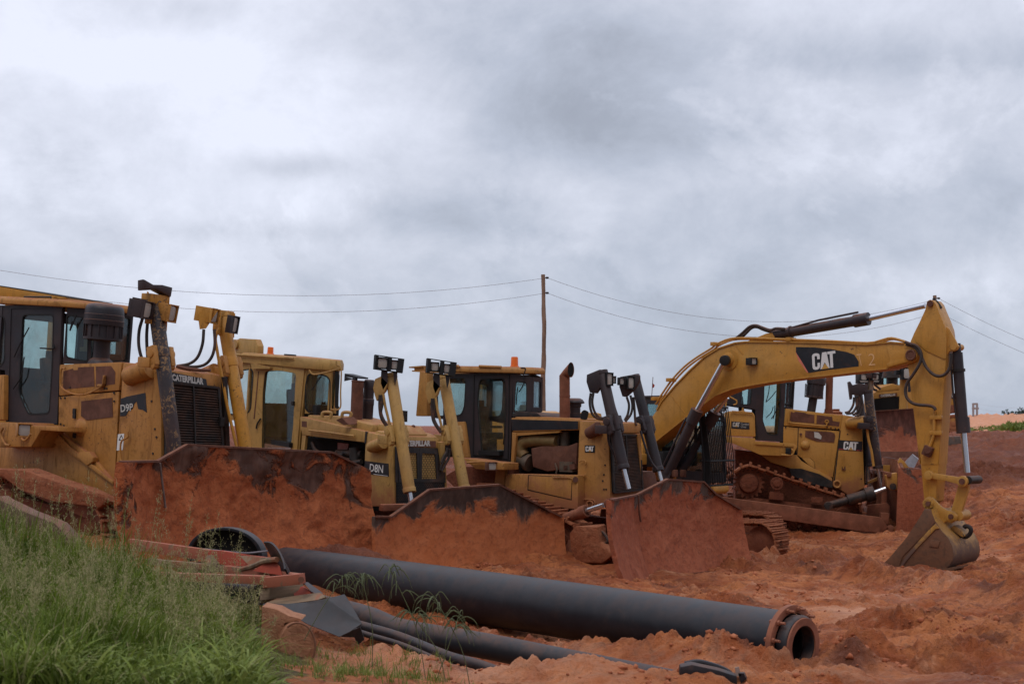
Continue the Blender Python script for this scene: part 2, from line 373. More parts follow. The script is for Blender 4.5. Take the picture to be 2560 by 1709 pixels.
# ------------------------------------------------------------------ numpy gradient noise
def _perm(seed): r = np.random.default_rng(seed); p = r.permutation(256); return np.concatenate([p, p])
def perlin(x, y, seed=0):
    p = _perm(seed); xi = np.floor(x).astype(int); yi = np.floor(y).astype(int); xf = x - xi; yf = y - yi
    xi &= 255; yi &= 255; u = xf * xf * xf * (xf * (xf * 6 - 15) + 10); v = yf * yf * yf * (yf * (yf * 6 - 15) + 10)
    def g(ix, iy, dx, dy):
        a = p[p[ix & 255] + (iy & 255)] * (2 * math.pi / 256); return np.cos(a) * dx + np.sin(a) * dy
    n00 = g(xi, yi, xf, yf); n10 = g(xi + 1, yi, xf - 1, yf); n01 = g(xi, yi + 1, xf, yf - 1); n11 = g(xi + 1, yi + 1, xf - 1, yf - 1)
    return (n00 + u * (n10 - n00)) * (1 - v) + (n01 + u * (n11 - n01)) * v
def fbm(x, y, o=4, seed=0, g=.5, l=2.03):
    s = 0; a = 1; 
    for k in range(o): s = s + a * perlin(x * l ** k + 13.7 * k, y * l ** k + 5.1 * k, seed + k); a *= g
    return s
def ridged(x, y, o=4, seed=0, g=.55):
    s = 0; a = 1
    for k in range(o): s = s + a * (.5 - np.abs(perlin(x * 2.1 ** k + 3 * k, y * 2.1 ** k, seed + k))); a *= g
    return s
# ------------------------------------------------------------------ terrain: heights known at these places (N px column, distance, z)
CPT = [(0, 6, 1.25), (1280, 6, 1.2), (2560, 6, 1.2), (0, 9, 1.1), (500, 9, 1.0), (1280, 10, .8), (2560, 10, .75),
       (0, 12, 1.0), (500, 12, .85), (900, 12.5, .62), (1300, 12.5, .5), (2000, 12.5, .48), (2560, 12.5, .45),
       (0, 15, 1.05), (350, 15, .85), (640, 15.5, .52), (1000, 14.8, .36), (1500, 14.6, .30), (2000, 14.6, .26), (2560, 15, .17),
       (900, 16.3, .30), (1250, 15.8, .14), (1420, 15.8, .08), (1650, 15.6, .26), (1800, 16.2, .14), (2050, 16.6, .15),
       (1150, 17.2, .06), (1400, 17.2, -.02), (1650, 17, -.02), (1900, 17.2, -.02), (2100, 17.5, .02), (2250, 18.5, .05), (2450, 18, .1),
       (0, 18, 1.12), (300, 18, .8), (640, 18.5, .40), (900, 19.5, .18), (1200, 19, .12), (1500, 19, .03), (1800, 20, .0), (2300, 21, .05),
       (0, 21, 1.15), (300, 21, .95), (600, 21.5, .42), (900, 22, .22), (700, 22.8, .32), (1200, 22.5, .2), (1500, 23, .0), (1450, 25, .05), (1800, 23, .0), (2300, 24, .0),
       (-300, 24, 1.3), (0, 24.5, 1.15), (300, 25, 1.0), (600, 25, .62), (900, 25.5, .32), (1200, 25.3, .2), (1450, 26, .05), (1700, 27.2, -.2), (1900, 27, .0), (2200, 28, -.05), (2450, 29, -.05),
       (0, 30, 1.2), (500, 30, 1.0), (900, 30, .7), (1300, 30, .45), (1600, 30, .2), (1900, 31, -.2), (2330, 31.5, -.48), (2500, 33, .2),
       (1300, 34, .55), (1700, 34, -.05), (2000, 36.5, -.2), (1850, 38.5, -.2), (2100, 38, -.15), (2300, 36, .1), (2560, 36, .55), (2200, 40, .3), (2560, 42, 1.0), (2400, 48, 1.35), (2560, 50, 1.55), (2900, 50, 1.6),
       (1600, 42, .5), (900, 42, .8), (0, 42, 1.2), (2200, 56, .75), (1500, 60, 1.2), (2300, 62, 1.7), (2500, 70, 2.05), (2900, 70, 2.1), (0, 70, 1.4), (1000, 90, 1.5), (2450, 92, 2.2), (2700, 92, 2.25), (2370, 135, 2.15),
       (1280, 160, 1.6), (0, 160, 1.5), (2450, 130, 2.1), (2800, 150, 2.0), (1500, 400, 1.5), (0, 400, 1.5), (3000, 400, 2.0), (1280, 2500, 0), (-2500, 2500, 0), (5000, 2500, 0)]
def P2(pxx, Y): return np.array([(pxx - CX) / FP * 9.0, math.log(Y) * 7.0])
_cp = np.array([P2(a, b) for a, b, c in CPT]); _cz = np.array([c for a, b, c in CPT])
def base_z(x, Y):
    t = x / np.maximum(Y, 1.0) * 9.0; ly = np.log(np.maximum(Y, 1.0)) * 7.0
    t = np.clip(t, -6, 6)
    num = 0; den = 1e-12
    for (ct, cl), cz in zip(_cp, _cz):
        d2 = (t - ct) ** 2 + (ly - cl) ** 2; wt = np.exp(-d2 / .30) + 1e-4 / (1 + d2 ** 2) ; num = num + wt * cz; den = den + wt
    return num / den
def gau(x, Y, cx, cy, sx, sy, rot=0):
    c, s = math.cos(rot), math.sin(rot); u = (x - cx) * c + (Y - cy) * s; v = -(x - cx) * s + (Y - cy) * c
    return np.exp(-(u / sx) ** 2 - (v / sy) ** 2)
def sst(a, b, x): t = np.clip((x - a) / (b - a), 0, 1); return t * t * (3 - 2 * t)
def wx(pxx, Y): return (pxx - CX) / FP * Y
def seg_d(x, Y, pts):
    d = np.full(np.shape(x), 1e9)
    for (a, b), (c, e) in zip(pts[:-1], pts[1:]):
        u, v = c - a, e - b; t = np.clip(((x - a) * u + (Y - b) * v) / (u * u + v * v), 0, 1); d = np.minimum(d, np.hypot(x - a - t * u, Y - b - t * v))
    return d
BERM = [([(2010, 29.6), (2180, 27.6), (2350, 25.6), (2480, 23.8), (2620, 22.6)], .34, .26), ([(1790, 30.5), (1900, 31.0), (2050, 31.6)], .7, .20), ([(2060, 17.0), (2180, 17.6), (2300, 17.2), (2420, 17.6)], .40, .22),
        ([(2480, 18.6), (2540, 19.2), (2620, 19.0)], .42, .34), ([(1560, 24.2), (1720, 23.2), (1860, 22.8)], .42, .20), ([(1880, 24.6), (1905, 24.4)], .35, .22), ([(2190, 20.6), (2300, 20.2)], .6, .18), ([(1340, 25.0), (1480, 24.6)], .5, .2),
        ([(2450, 27.5), (2600, 26.5)], .5, .16), ([(1480, 17.75), (1600, 17.2), (1760, 16.55), (1900, 16.05), (2060, 15.75), (2120, 16.1)], .26, .27), ([(1270, 15.2), (1340, 15.1), (1500, 14.75), (1700, 14.5), (1900, 14.9), (2120, 15.2)], .34, .135), ([(980, 15.6), (1120, 15.0), (1250, 14.7)], .3, .07), ([(1180, 18.6), (1330, 17.9), (1460, 17.3)], .2, .08), ([(2380, 38), (2600, 36)], .7, .2), ([(2200, 42), (2500, 46)], 1.0, .3)]
def berms(x, Y):
    z = 0
    for k, (pts, w_, h_) in enumerate(BERM): d = seg_d(x, Y, [(wx(a, b), b) for a, b in pts]); z = z + h_ * np.exp(-(d / w_) ** 2) * (1 + .6 * perlin(x * 1.1, Y * 1.1, 100 + k))
    return z
def height(x, Y, want=False):
    z = base_z(x, Y)
    # sand hill beyond the green strip on the right, and one far rise
    z = z + gau(x, Y, 92, 230, 45, 60) * 2.2 * sst(120, 170, Y)
    z = z + gau(x, Y, 70, 215, 20, 40) * .8
    near = sst(12.2, 15.5, Y + x * .15)
    bank = sst(-.10, -.22, x / np.maximum(Y, 1)) * sst(23, 16, Y)          # the grassy bank
    path = gau(x, Y, wx(2010, 24.5), 24.5, 2.1, 1.3, .0) + .9 * gau(x, Y, wx(2150, 21.8), 21.8, 1.5, 1.1, .1) + .7 * gau(x, Y, wx(2130, 18.4), 18.4, .9, .4) + .6 * gau(x, Y, wx(2500, 25), 25, 1.2, .6) + .8 * gau(x, Y, wx(2450, 32), 32, 2.5, .8); path = path * (.75 + .9 * fbm(x * .8, Y * .8, 3, 88))
    path = np.clip(path, 0, 1)
    rough = (1 - .62 * path) * (1 - .6 * bank) * near
    far = sst(40, 75, Y)
    ln = (x - wx(1000, 17.7)) * .47 + (Y - 17.7) * .88; seg = sst(-2.2, -.9, x) * sst(2.4, 1.6, x); trench = np.exp(-(ln / .42) ** 2) * seg; rough = rough * (1 - .6 * trench); z = z - .07 * trench
    churn = np.clip(.42 + 1.5 * fbm(x * .42, Y * .42, 3, 19), .10, 1.15)
    det = .5; bil = 0; am = 1; bi2 = 0; wxx = x + .25 * perlin(x * 1.3, Y * 1.3, 55); wyy = Y + .25 * perlin(x * 1.3 + 9, Y * 1.3, 56)
    for k in range(4): bil = bil + am * np.abs(perlin(wxx * 1.5 * 2 ** k + 7 * k, wyy * 1.7 * 2 ** k, 60 + k)); am *= .52
    am = 1
    for k in range(3): bi2 = bi2 + am * np.abs(perlin(wxx * 6.0 * 2 ** k + 3 * k, wyy * 6.5 * 2 ** k, 80 + k)); am *= .42
    det = .6 + (bi2 - .4) * 1.1
    z = z + rough * (fbm(x * .7, Y * .8, 3, 3) * (.20 + .3 * far) + churn * (bil - .36) * (.34 + .2 * far) + (.35 + churn) * (bi2 - .38) * .075)
    bm_ = berms(x, Y); z = z + bm_ * (1 + .9 * (bil - .36) + .25 * (bi2 - .38))
    z = z + 0
    # ruts pressed by tracks on the right
    q = (x - wx(2420, 27)) * .55 + (Y - 27) * .83
    rut = np.exp(-((q - 1.2) / .35) ** 2) + np.exp(-((q + 1.3) / .4) ** 2)
    z = z - rut * sst(1.2, 3, x) * sst(21, 24, Y) * sst(33, 30, Y) * (.10 + .05 * np.sin((x * .83 - Y * .55) * 9))
    q2 = Y - 20.2 - .12 * x; z = z - np.exp(-(q2 / .3) ** 2) * sst(1.5, 4.5, x) * (.09 + .04 * np.sin(x * 11))
    z = z + fbm(x * .35, Y * .35, 3, 31) * .10 * sst(30, 60, Y)
    # crumbled sand thrown up along the pipes
    cl = gau(x, Y, wx(1330, 15.2), 15.2, .36, .25) * .12 + gau(x, Y, wx(1480, 15.0), 15.0, .5, .25) * .16 + gau(x, Y, wx(1750, 16.2), 16.2, .7, .4) * .14 \
        + gau(x, Y, wx(2130, 16.2), 16.2, .55, .35) * .14 + gau(x, Y, wx(1700, 16.8), 16.9, 1.2, .25) * .13
    z = z + cl * (1 + .3 * (det - .6))
    # soil heaped against the blades
    z = z + gau(x, Y, wx(1480, 25.6), 25.6, 1.2, .6) * .14 + gau(x, Y, wx(1800, 27.6), 27.6, 1.0, .7) * .10 + gau(x, Y, wx(2140, 31.2), 31.2, 1.6, .8) * .14
    hp = gau(x, Y, wx(850, 23.4), 23.4, 1.25, .7) * .62                     # dark clayey heap behind the pipe
    z = z + hp * (1 + .12 * (det - .6))
    if not want: return z
    # colour weights
    light = np.clip(path * .95 + .55 * gau(x, Y, wx(1250, 15.2), 15.2, 3.5, 1.6) + .25 * sst(13, 16, Y) * sst(24, 18, Y) + .3 * np.clip(fbm(x * .5, Y * .5, 3, 41), 0, 1), 0, 1)
    sandhill = sst(135, 165, Y) * sst(25, 50, x)
    dark = np.clip(sst(36, 48, Y) * .75 + 1.6 * bm_ + hp * 1.9 + .55 * np.clip(fbm(x * .9, Y * .9, 4, 52) - .05, 0, 1) * 1.8 + bank * .5, 0, 1) * (1 - sandhill)  # berm term puts the shade of their slopes into the soil colour
    light = np.clip(light + sandhill, 0, 1)
    turf = sst(.25, .6, bank + .5 * fbm(x * 1.2, Y * 1.2, 3, 61)) * sst(20, 17, Y)
    return z, light, dark, turf
def hz(x, Y): return float(height(np.array([float(x)]), np.array([float(Y)]))[0])

def ground_material():
    m, nt = newmat('red_soil'); t = NT(nt); v = coords(t)
    at_ = t.n('ShaderNodeAttribute'); at_.attribute_name = 'soil'; sp = t.n('ShaderNodeSeparateColor'); t.L.new(at_.outputs['Color'], sp.inputs[0])
    n1 = t.noise(v, .8, 9, .65, .6); n2 = t.noise(v, 4.0, 9, .7, .4); n3 = t.noise(v, 19, 6, .7)
    n0 = t.noise(v, .33, 5, .6, .8, off=(3, 8, 1))
    col = t.mix(t.ramp(n1, .40, .62), (.43, .108, .030, 1), (.66, .225, .078, 1))
    col = t.mix(t.m('MULTIPLY', t.ramp(n0, .46, .62), .5), col, (.25, .060, .024, 1))
    col = t.mix(t.m('MULTIPLY', t.ramp(t.noise(v, 1.5, 8, .68, .9, off=(9, 2, 5)), .54, .66), .6), col, (.66, .31, .165, 1))
    col = t.mix(t.m('MULTIPLY', t.ramp(n2, .47, .66), .7), col, (.19, .048, .019, 1))
    lw = t.m('MULTIPLY', t.ramp(t.m('ADD', sp.outputs[0], t.m('MULTIPLY', t.m('SUBTRACT', n2, .5), 1.2)), .30, .95), .9)
    col = t.mix(lw, col, (.60, .275, .15, 1))
    dw = t.ramp(t.m('ADD', sp.outputs[1], t.m('MULTIPLY', t.m('SUBTRACT', n1, .5), 1.0)), .35, .85)
    col = t.mix(t.m('MULTIPLY', dw, .8), col, (.155, .042, .022, 1))
    tw = t.ramp(t.m('ADD', sp.outputs[2], t.m('MULTIPLY', t.m('SUBTRACT', n2, .5), .8)), .3, .8)
    col = t.mix(t.m('MULTIPLY', tw, .85), col, (.045, .055, .018, 1))
    col = t.mix(t.m('MULTIPLY', t.ramp(n3, .5, .8), .45), col, (.10, .03, .017, 1))
    h = t.m('ADD', t.m('ADD', t.m('MULTIPLY', n2, 1.0), t.m('MULTIPLY', n3, .4)), t.m('MULTIPLY', t.noise(v, 48, 4, .6), .16))
    smooth = t.m('SUBTRACT', 1.0, t.m('MULTIPLY', sp.outputs[0], .6))
    rg = t.m('SUBTRACT', .9, t.m('MULTIPLY', t.ramp(t.noise(v, .45, 4, .5, off=(4, 9, 1)), .45, .7), .28))
    t.finish(col, rg, 0, t.bump(t.m('MULTIPLY', h, smooth), 1.0, .22), spec=.45); return m
def build_ground():
    tc = np.concatenate([np.linspace(-2.2, -.5, 26)[:-1], np.linspace(-.5, .46, 900), np.linspace(.46, 2.2, 26)[1:]])
    yr = np.concatenate([np.linspace(-25, 3, 12)[:-1], np.linspace(3, 12.5, 60)[:-1], np.exp(np.linspace(math.log(12.5), math.log(50), 640))[:-1], np.exp(np.linspace(math.log(50), math.log(300), 150))[:-1], np.exp(np.linspace(math.log(300), math.log(9000), 24))])
    T, Yg = np.meshgrid(tc, yr); X = T * np.maximum(Yg, 14.0 - .3 * (14 - Yg))
    Ye = np.maximum(Yg, 1.0); Z, li, da, tu = height(X, Ye, True)
    jit = .35 * perlin(X * 2.3, Ye * 2.3, 91)
    nr, nc = T.shape; co = np.stack([X, Yg, Z], -1).reshape(-1, 3).astype(np.float32)
    idx = np.arange(nr * nc).reshape(nr, nc); q = np.stack([idx[:-1, :-1], idx[:-1, 1:], idx[1:, 1:], idx[1:, :-1]], -1).reshape(-1, 4)
    me = bpy.data.meshes.new('ground'); me.vertices.add(len(co)); me.vertices.foreach_set('co', co.ravel())
    me.loops.add(q.size); me.loops.foreach_set('vertex_index', q.ravel().astype(np.int32)); me.polygons.add(len(q))
    me.polygons.foreach_set('loop_start', np.arange(0, q.size, 4, dtype=np.int32)); me.polygons.foreach_set('use_smooth', np.ones(len(q), bool))
    me.update(calc_edges=True)
    ca = me.color_attributes.new('soil', 'FLOAT_COLOR', 'POINT'); c = np.stack([li, da, tu, np.ones_like(li)], -1).reshape(-1, 4).astype(np.float32)
    ca.data.foreach_set('color', c.ravel()); me.materials.append(ground_material())
    o = bpy.data.objects.new('ground', me); sc.collection.objects.link(o); tag(o, kind='structure')
    o['label'] = 'churned red soil of the yard with ruts and clods'
build_ground()

# ------------------------------------------------------------------ shared materials
Y1 = paint('paint_ochre_left', (.53, .245, .042, 1), (.58, .29, .065, 1), .82, 1.15, .50, .6, .5, seed=1)
Y1b = paint('paint_orange_new', (.66, .31, .035, 1), (.62, .33, .06, 1), .45, 1.2, .2, -5, .45, seed=4)
Y2 = paint('paint_old_lemon', (.58, .36, .092, 1), (.50, .32, .10, 1), .6, .6, .38, .9, .55, seed=2)
Y3 = paint('paint_ochre_dusty', (.51, .25, .052, 1), (.56, .29, .075, 1), .62, .8, .55, .9, .5, seed=3)
Y4 = paint('paint_golden', (.60, .305, .05, 1), (.62, .33, .068, 1), .35, .6, .22, 1.15, .5, seed=5)
YE = paint('paint_digger', (.62, .305, .042, 1), (.60, .32, .065, 1), .42, .6, .16, -3, .38, seed=6)
YEl = paint('paint_digger_low', (.60, .33, .06, 1), (.62, .35, .075, 1), .4, 1.0, .25, .5, .45, seed=7)
BK = paint('paint_black', (.022, .023, .027, 1), (.035, .036, .04, 1), .2, .4, .22, -3, .45, chipcol=(.10, .05, .03, 1), seed=8)
BKc = paint('paint_black_chipped', (.022, .023, .028, 1), (.04, .038, .04, 1), .2, 2.3, .25, -3, .45, chipcol=(.30, .17, .07, 1), seed=9)
IRON = steel('dark_iron', (.022, .019, .018, 1), .55, .3, .28, seed=1)
RUST = steel('rusty_brown', (.105, .042, .026, 1), .7, .2, .35, .5, seed=2)
RUSTR = steel('rusty_red', (.17, .058, .03, 1), .75, .1, .45, .5, seed=3)
CHROME = steel('chrome_rod', (.60, .62, .66, 1), .22, .9, .10, .1, seed=4, bumps=.0)
RUB = plain('rubber', (.018, .017, .017, 1), .55)
HOSE = steel('hose_rubber', (.028, .022, .020, 1), .6, 0, .5, seed=6)
LENS = plain('lens', (.50, .47, .42, 1), .18, 0, .8)
BLK = plain('matt_black', (.012, .012, .013, 1), .6)
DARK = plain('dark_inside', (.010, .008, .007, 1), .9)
SEATM = plain('seat_vinyl', (.03, .03, .033, 1), .6)
CREAM = plain('cab_lining', (.34, .27, .15, 1), .7)
WHITE = steel('decal_white', (.52, .50, .46, 1), .5, 0, .25, 0, seed=7, bumps=.02)
WHITEC = steel('decal_white_clean', (.72, .71, .69, 1), .45, 0, .06, 0, seed=8, bumps=.02)
DECY = plain('decal_yellow', (.62, .34, .08, 1), .5)
DECB = steel('decal_black', (.013, .014, .018, 1), .45, 0, .12, .3, seed=9, bumps=.02)
DECR = plain('decal_red', (.42, .05, .045, 1), .5)
AMBER = plain('amber_plastic', (.85, .16, .012, 1), .25, 0, .7)
GLT = glassmat('cab_glass', (.85, .95, .94, 1), .09)
GLD = glassmat('cab_glass_dusty', (.78, .85, .84, 1), .2, 4)
TRK = mudmat('mud_track', (.27, .085, .038, 1), (.33, .125, .062, 1), (.11, .034, .02, 1), 1.2, .9, .85, thr=2.6, patch=(.66, .72))
MUDD = mudmat('mud_frame', (.15, .046, .026, 1), (.20, .066, .034, 1), (.06, .02, .014, 1), 1.1, .8, .85)
# ------------------------------------------------------------------ bulldozer pieces
def hull2(l, n): return l
def track(parent, xf, xr, xs, zs, y0, w, zb=0.0, r=.42, rs=.48, mat=None, fmat=None, shoes=44):
    """high-drive crawler: front idler xf, rear idler xr, raised sprocket xs,zs; outer face y0, width w (towards the machine)"""
    cs = [(xf, zb + r, r), (xs, zs, rs), (xr, zb + r, r)]
    def seg(a, b):                                          # outer tangent a->b, loop running clockwise seen from outside
        dx, dz = b[0] - a[0], b[1] - a[1]; d = math.hypot(dx, dz); al = math.atan2(dz, dx); be = math.acos((a[2] - b[2]) / d)
        th = al - be; return ((a[0] + a[2] * math.cos(th), a[1] + a[2] * math.sin(th)), (b[0] + b[2] * math.cos(th), b[1] + b[2] * math.sin(th)), th)
    n = 3; sg = [seg(cs[i], cs[(i + 1) % n]) for i in range(n)]; path = []
    for i in range(n):
        path += [sg[i][0], sg[i][1]]; c = cs[(i + 1) % n]; a0 = sg[i][2]; a1 = sg[(i + 1) % n][2]
        while a1 < a0: a1 += 2 * math.pi
        k = 8
        for j in range(1, k): a = a0 + (a1 - a0) * j / k; path.append((c[0] + c[2] * math.cos(a), c[1] + c[2] * math.sin(a)))
    L_ = [0]
    for i in range(len(path)): p, q = path[i], path[(i + 1) % len(path)]; L_.append(L_[-1] + math.hypot(q[0] - p[0], q[1] - p[1]))
    tot = L_[-1]; g = G(); yc = y0 + w / 2
    for k in range(shoes):
        s = tot * (k + .5) / shoes; i = max(j for j in range(len(path)) if L_[j] <= s); p, q = path[i], path[(i + 1) % len(path)]; f = (s - L_[i]) / max(1e-6, L_[i + 1] - L_[i])
        x, z = p[0] + (q[0] - p[0]) * f, p[1] + (q[1] - p[1]) * f; d = Vector((q[0] - p[0], 0, q[1] - p[1])).normalized(); o = Vector((d.z, 0, -d.x))
        j = random.uniform(-.012, .012)
        M = Matrix((d, Vector((0, 1, 0)), o)).transposed(); c = Vector((x, yc, z))
        if random.random() < .8: M = M @ Matrix.Rotation(random.uniform(-.03, .03), 3, 'Y')
        g.box(c + o * (.0 + j), (tot / shoes * .93, w, .05), M); g.box(c + o * (.055 + j) + d * (tot / shoes * .36), (.045, w, .085), M)
        g.box(c - o * .055, (tot / shoes * .8, w * .36, .075), M)
    g.build('track', mat or TRK, parent, .008, rough=.018, rs=5)
    # frame, wheels
    g = G(); yi = y0 + w * .30; wf = w * .5
    g.prism([V(xf, yi, zb + r + .12), V(xf - .3, yi, zb + r + .26), V(xs + .2, yi, zb + r + .36), V(xr + .2, yi, zb + r + .2), V(xr, yi, zb + r - .1), V(xr + .3, yi, zb + .2), V(xf - .3, yi, zb + .2), V(xf, yi, zb + r - .1)], (0, wf, 0))
    g.box(((xf + xr) / 2, y0 + w * .2, zb + r + .02), (abs(xf - xr) * .55, .07, .24)); g.box((xf - .75, y0 + w * .12, zb + r + .42), (.30, .1, .16))
    fo = g.build('track_frame', fmat or MUDD, parent, .01, rough=.03, rs=4)
    for cx_, cz_, rr in ((xf, zb + r, r - .06), (xr, zb + r, r - .06)):
        g = G(); g.lathe((cx_, y0 + w * .22, cz_), (0, 1, 0), [(rr * .25, -.03), (rr * .3, 0), (rr * .55, .0), (rr * .6, .05), (rr * .86, .06), (rr, .05), (rr, w * .56)], 28); g.build('idler', fmat or MUDD, parent, rough=.012, rs=5)
    g = G(); ns = 18
    rg = []
    for k in range(ns * 4): a = 2 * math.pi * k / (ns * 4); rr = rs - .05 if k % 4 in (1, 2) else rs - .13; rg.append(V(xs + rr * math.cos(a), y0 + w * .3, zs + rr * math.sin(a)))
    g.prism(rg, (0, w * .4, 0)); g.lathe((xs, y0 + w * .1, zs), (0, 1, 0), [(.12, 0), (.24, .03), (.28, .1), (.28, .2)], 24); g.build('sprocket', fmat or MUDD, parent)
    for k in range(7):
        x = xf - .55 - k * (xf - xr - 1.1) / 6; g = G(); g.lathe((x, y0 + w * .18, zb + .20), (0, 1, 0), [(.05, -.03), (.07, 0), (.13, .01), (.15, .05), (.15, w * .6)], 18); g.build('track_roller', fmat or MUDD, parent, rough=.01)
def track_line(fr, p, z_, a, b, y0, w, W, xf=-.5, xr=-3.7, xs=-2.8, r=.42, rs=.44):
    ta, tb = fr.S1(z_, a[0], a[1], y0), fr.S1(z_, b[0], b[1], y0); sl = (ta.z - tb.z) / (ta.x - tb.x)
    zs = tb.z + sl * (xs - tb.x) - rs - .08; zf = tb.z + sl * (xf - tb.x) - 2 * r - .1; print('track', zs, zf)
    track(p, xf, xr, xs, zs, y0, w, zf, r, rs); track(p, xf, xr, xs, zs, W - y0 - w, w, zf, r, rs)
def blade(fr, parent, st, zb, mat, curve=.22, thick=.09, rough=.02, rs=2.2, edge=True, back=None, edgemat=None, nz_=46, flare=.22):
    """st: list of (x, y, ztop) in local axes, near tip to far tip. Concave face, real thickness, ragged crust of soil."""
    cols = []
    for (a, b) in zip(st[:-1], st[1:]):
        n = max(2, int((Vector(b) - Vector(a)).length / .06))
        for k in range(n): f = k / n; cols.append(tuple(a[i] + (b[i] - a[i]) * f for i in range(3)) + (b[0] - a[0], b[1] - a[1]))
    cols.append(tuple(st[-1]) + (st[-1][0] - st[-2][0], st[-1][1] - st[-2][1]))
    H = max(s[2] for s in st) - zb; fr_, bk_ = [], []
    g = G(); nc = len(cols)
    for ci, (x, y, zt, dx, dy) in enumerate(cols):
        l = math.hypot(dx, dy); nx, ny = dy / l, -dx / l
        if nx < 0: nx, ny = -nx, -ny
        for k in range(nz_ + 1):
            z = zb + (zt - zb) * k / nz_; s = (z - zb) / H; off = -curve * 4 * s * (1 - s) * .6 + .34 * (1 - s) ** 1.3
            p = V(x + off * nx, y + off * ny + flare * (1 - s) * (ci / (nc - 1)) ** 5, z); q = p * rs
            r_ = noise.fractal(q, .9, 2.1, 5) * rough * 1.6 + max(0, noise.noise(q * .55 + V(9, 1, 2))) * rough * 2.6
            fr_.append(p + V(nx, ny, 0) * max(r_, -.004)); bk_.append(p - V(nx, ny, 0) * thick)
    m = nz_ + 1; fs = []
    for i in range(nc - 1):
        for k in range(nz_):
            a = i * m + k; fs.append((a, a + m, a + m + 1, a + 1)); b = a + nc * m; fs.append((b, b + 1, b + m + 1, b + m))
    N_ = nc * m
    for i in range(nc - 1):
        for k in (0, nz_): a = i * m + k; fs.append((a, a + m, a + m + N_, a + N_))
    for k in range(nz_):
        for i in (0, nc - 1): a = i * m + k; fs.append((a, a + 1, a + 1 + N_, a + N_))
    g.add(fr_ + bk_, fs); bo = g.build('blade', mat, parent, smooth=50)
    if edge:
        g = G(); lo = [Vector(fr_[i * m]) for i in range(0, nc)]
        g.add([p + V(.02, 0, .10) for p in lo] + [p + V(.07, 0, -.14) for p in lo] + [p + V(-.05, 0, -.14) for p in lo] + [p + V(-.05, 0, .10) for p in lo],
              [(k * nc + i, k * nc + i + 1, ((k + 1) % 4) * nc + i + 1, ((k + 1) % 4) * nc + i) for k in range(4) for i in range(nc - 1)] + [(0, nc, 2 * nc, 3 * nc), (nc - 1, 2 * nc - 1, 3 * nc - 1, 4 * nc - 1)])
        g.build('cutting_edge', edgemat or RUST, bo)
    g = G()
    for a, b in zip(st[:-1], st[1:]): a, b = Vector(a), Vector(b); g.bar(a - V(.02, 0, -.005), b - V(.02, 0, -.005), .075, .035)
    g.build('top_rim', RUST, bo)
    # stiffening box and ribs at the back
    g = G(); ya, yb = st[1][1], st[-2][1]; xm = st[2][0] - curve - thick - .1
    g.box((xm, (ya + yb) / 2, zb + H * .22), (.22, yb - ya, .3)); g.box((xm + .05, (ya + yb) / 2, zb + H * .8), (.12, yb - ya, .12))
    for k in range(4): g.box((xm + .02, ya + (yb - ya) * (k + .5) / 4, zb + H * .5), (.14, .06, H * .62))
    g.build('blade_stiffener', back or RUSTR, bo, .01)
    return bo
def lamp(parent, c, d, w, h, dep, mat, up=(0, 0, 1), hood=False, lensr=.8):
    """lamp housing at c looking along d, with its lens as a child"""
    d = Vector(d).normalized(); up = Vector(up); sd = d.cross(up).normalized(); u = sd.cross(d); M = Matrix((d, sd, u)).transposed()
    g = G(); g.box(Vector(c) - d * dep * .5, (dep, w, h), M)
    for s in (-1, 1): g.box(Vector(c) + d * .02 + sd * (s * (w / 2 - .008)), (.06, .016, h), M); g.box(Vector(c) + d * .02 + u * (s * (h / 2 - .008)), (.06, w, .016), M)
    o = g.build('work_light', mat, parent, .006)
    g = G(); g.prism([Vector(c) + d * .006 + sd * (x * w / 2 * lensr) + u * (z * h / 2 * lensr) for x, z in ((-.7, -1), (.7, -1), (1, -.7), (1, .7), (.7, 1), (-.7, 1), (-1, .7), (-1, -.7))], d * .012)
    g.build('lens', LENS, o, .003); return o
def liftcyl(parent, top, piv, bot, rod, r, mat, ymat, out, side=1, collar=.07, rodr=.055, boss=None):
    """blade lift cylinder: barrel top..bot, yoke at piv, rod on down to rod; out = local y direction away from the machine"""
    top, piv, bot, rod = map(Vector, (top, piv, bot, rod)); d = (bot - top).normalized()
    g = G(); g.cyl(top, bot, r, n=24); g.cyl(top - d * .02, top + d * .06, r * 1.06); g.cyl(bot - d * .09, bot, r * 1.1)
    g.cyl(piv - d * .1, piv + d * .07, r * 1.22); 
    co = g.build('lift_cylinder', mat, parent, .006)
    g = G(); g.cyl(bot, rod, rodr, n=16); g.build('cylinder_rod', CHROME, co)
    # yoke: two cheeks with a round cap each, a clamp block towards the body
    g = G(); ax = Vector((0, 1, 0))
    for s in (-1, 1):
        c = piv + ax * (s * (r + .055)); x_ = Vector((.02, 0, 0))
        g.box(c + d * .05, (.17, .10, .34), Matrix.Rotation(math.atan2(d.x, -d.z) * -1, 3, 'Y')); g.cyl(c - ax * .07, c + ax * .07, .085, n=18)
        g.cyl(c + d * .22 - ax * .05, c + d * .22 + ax * .05, .06, n=14)
    g.box(piv + Vector((-.18, 0, 0)) + d * .17, (.30, 2 * r + .26, .17))
    g.build('trunnion_yoke', ymat, co, .015)
    return co
def hoses(parent, lst, r=.022, mat=None):
    for p in lst:
        g = G(); g.tube(p, r, 8); g.build('hydraulic_hose', mat or HOSE, parent)
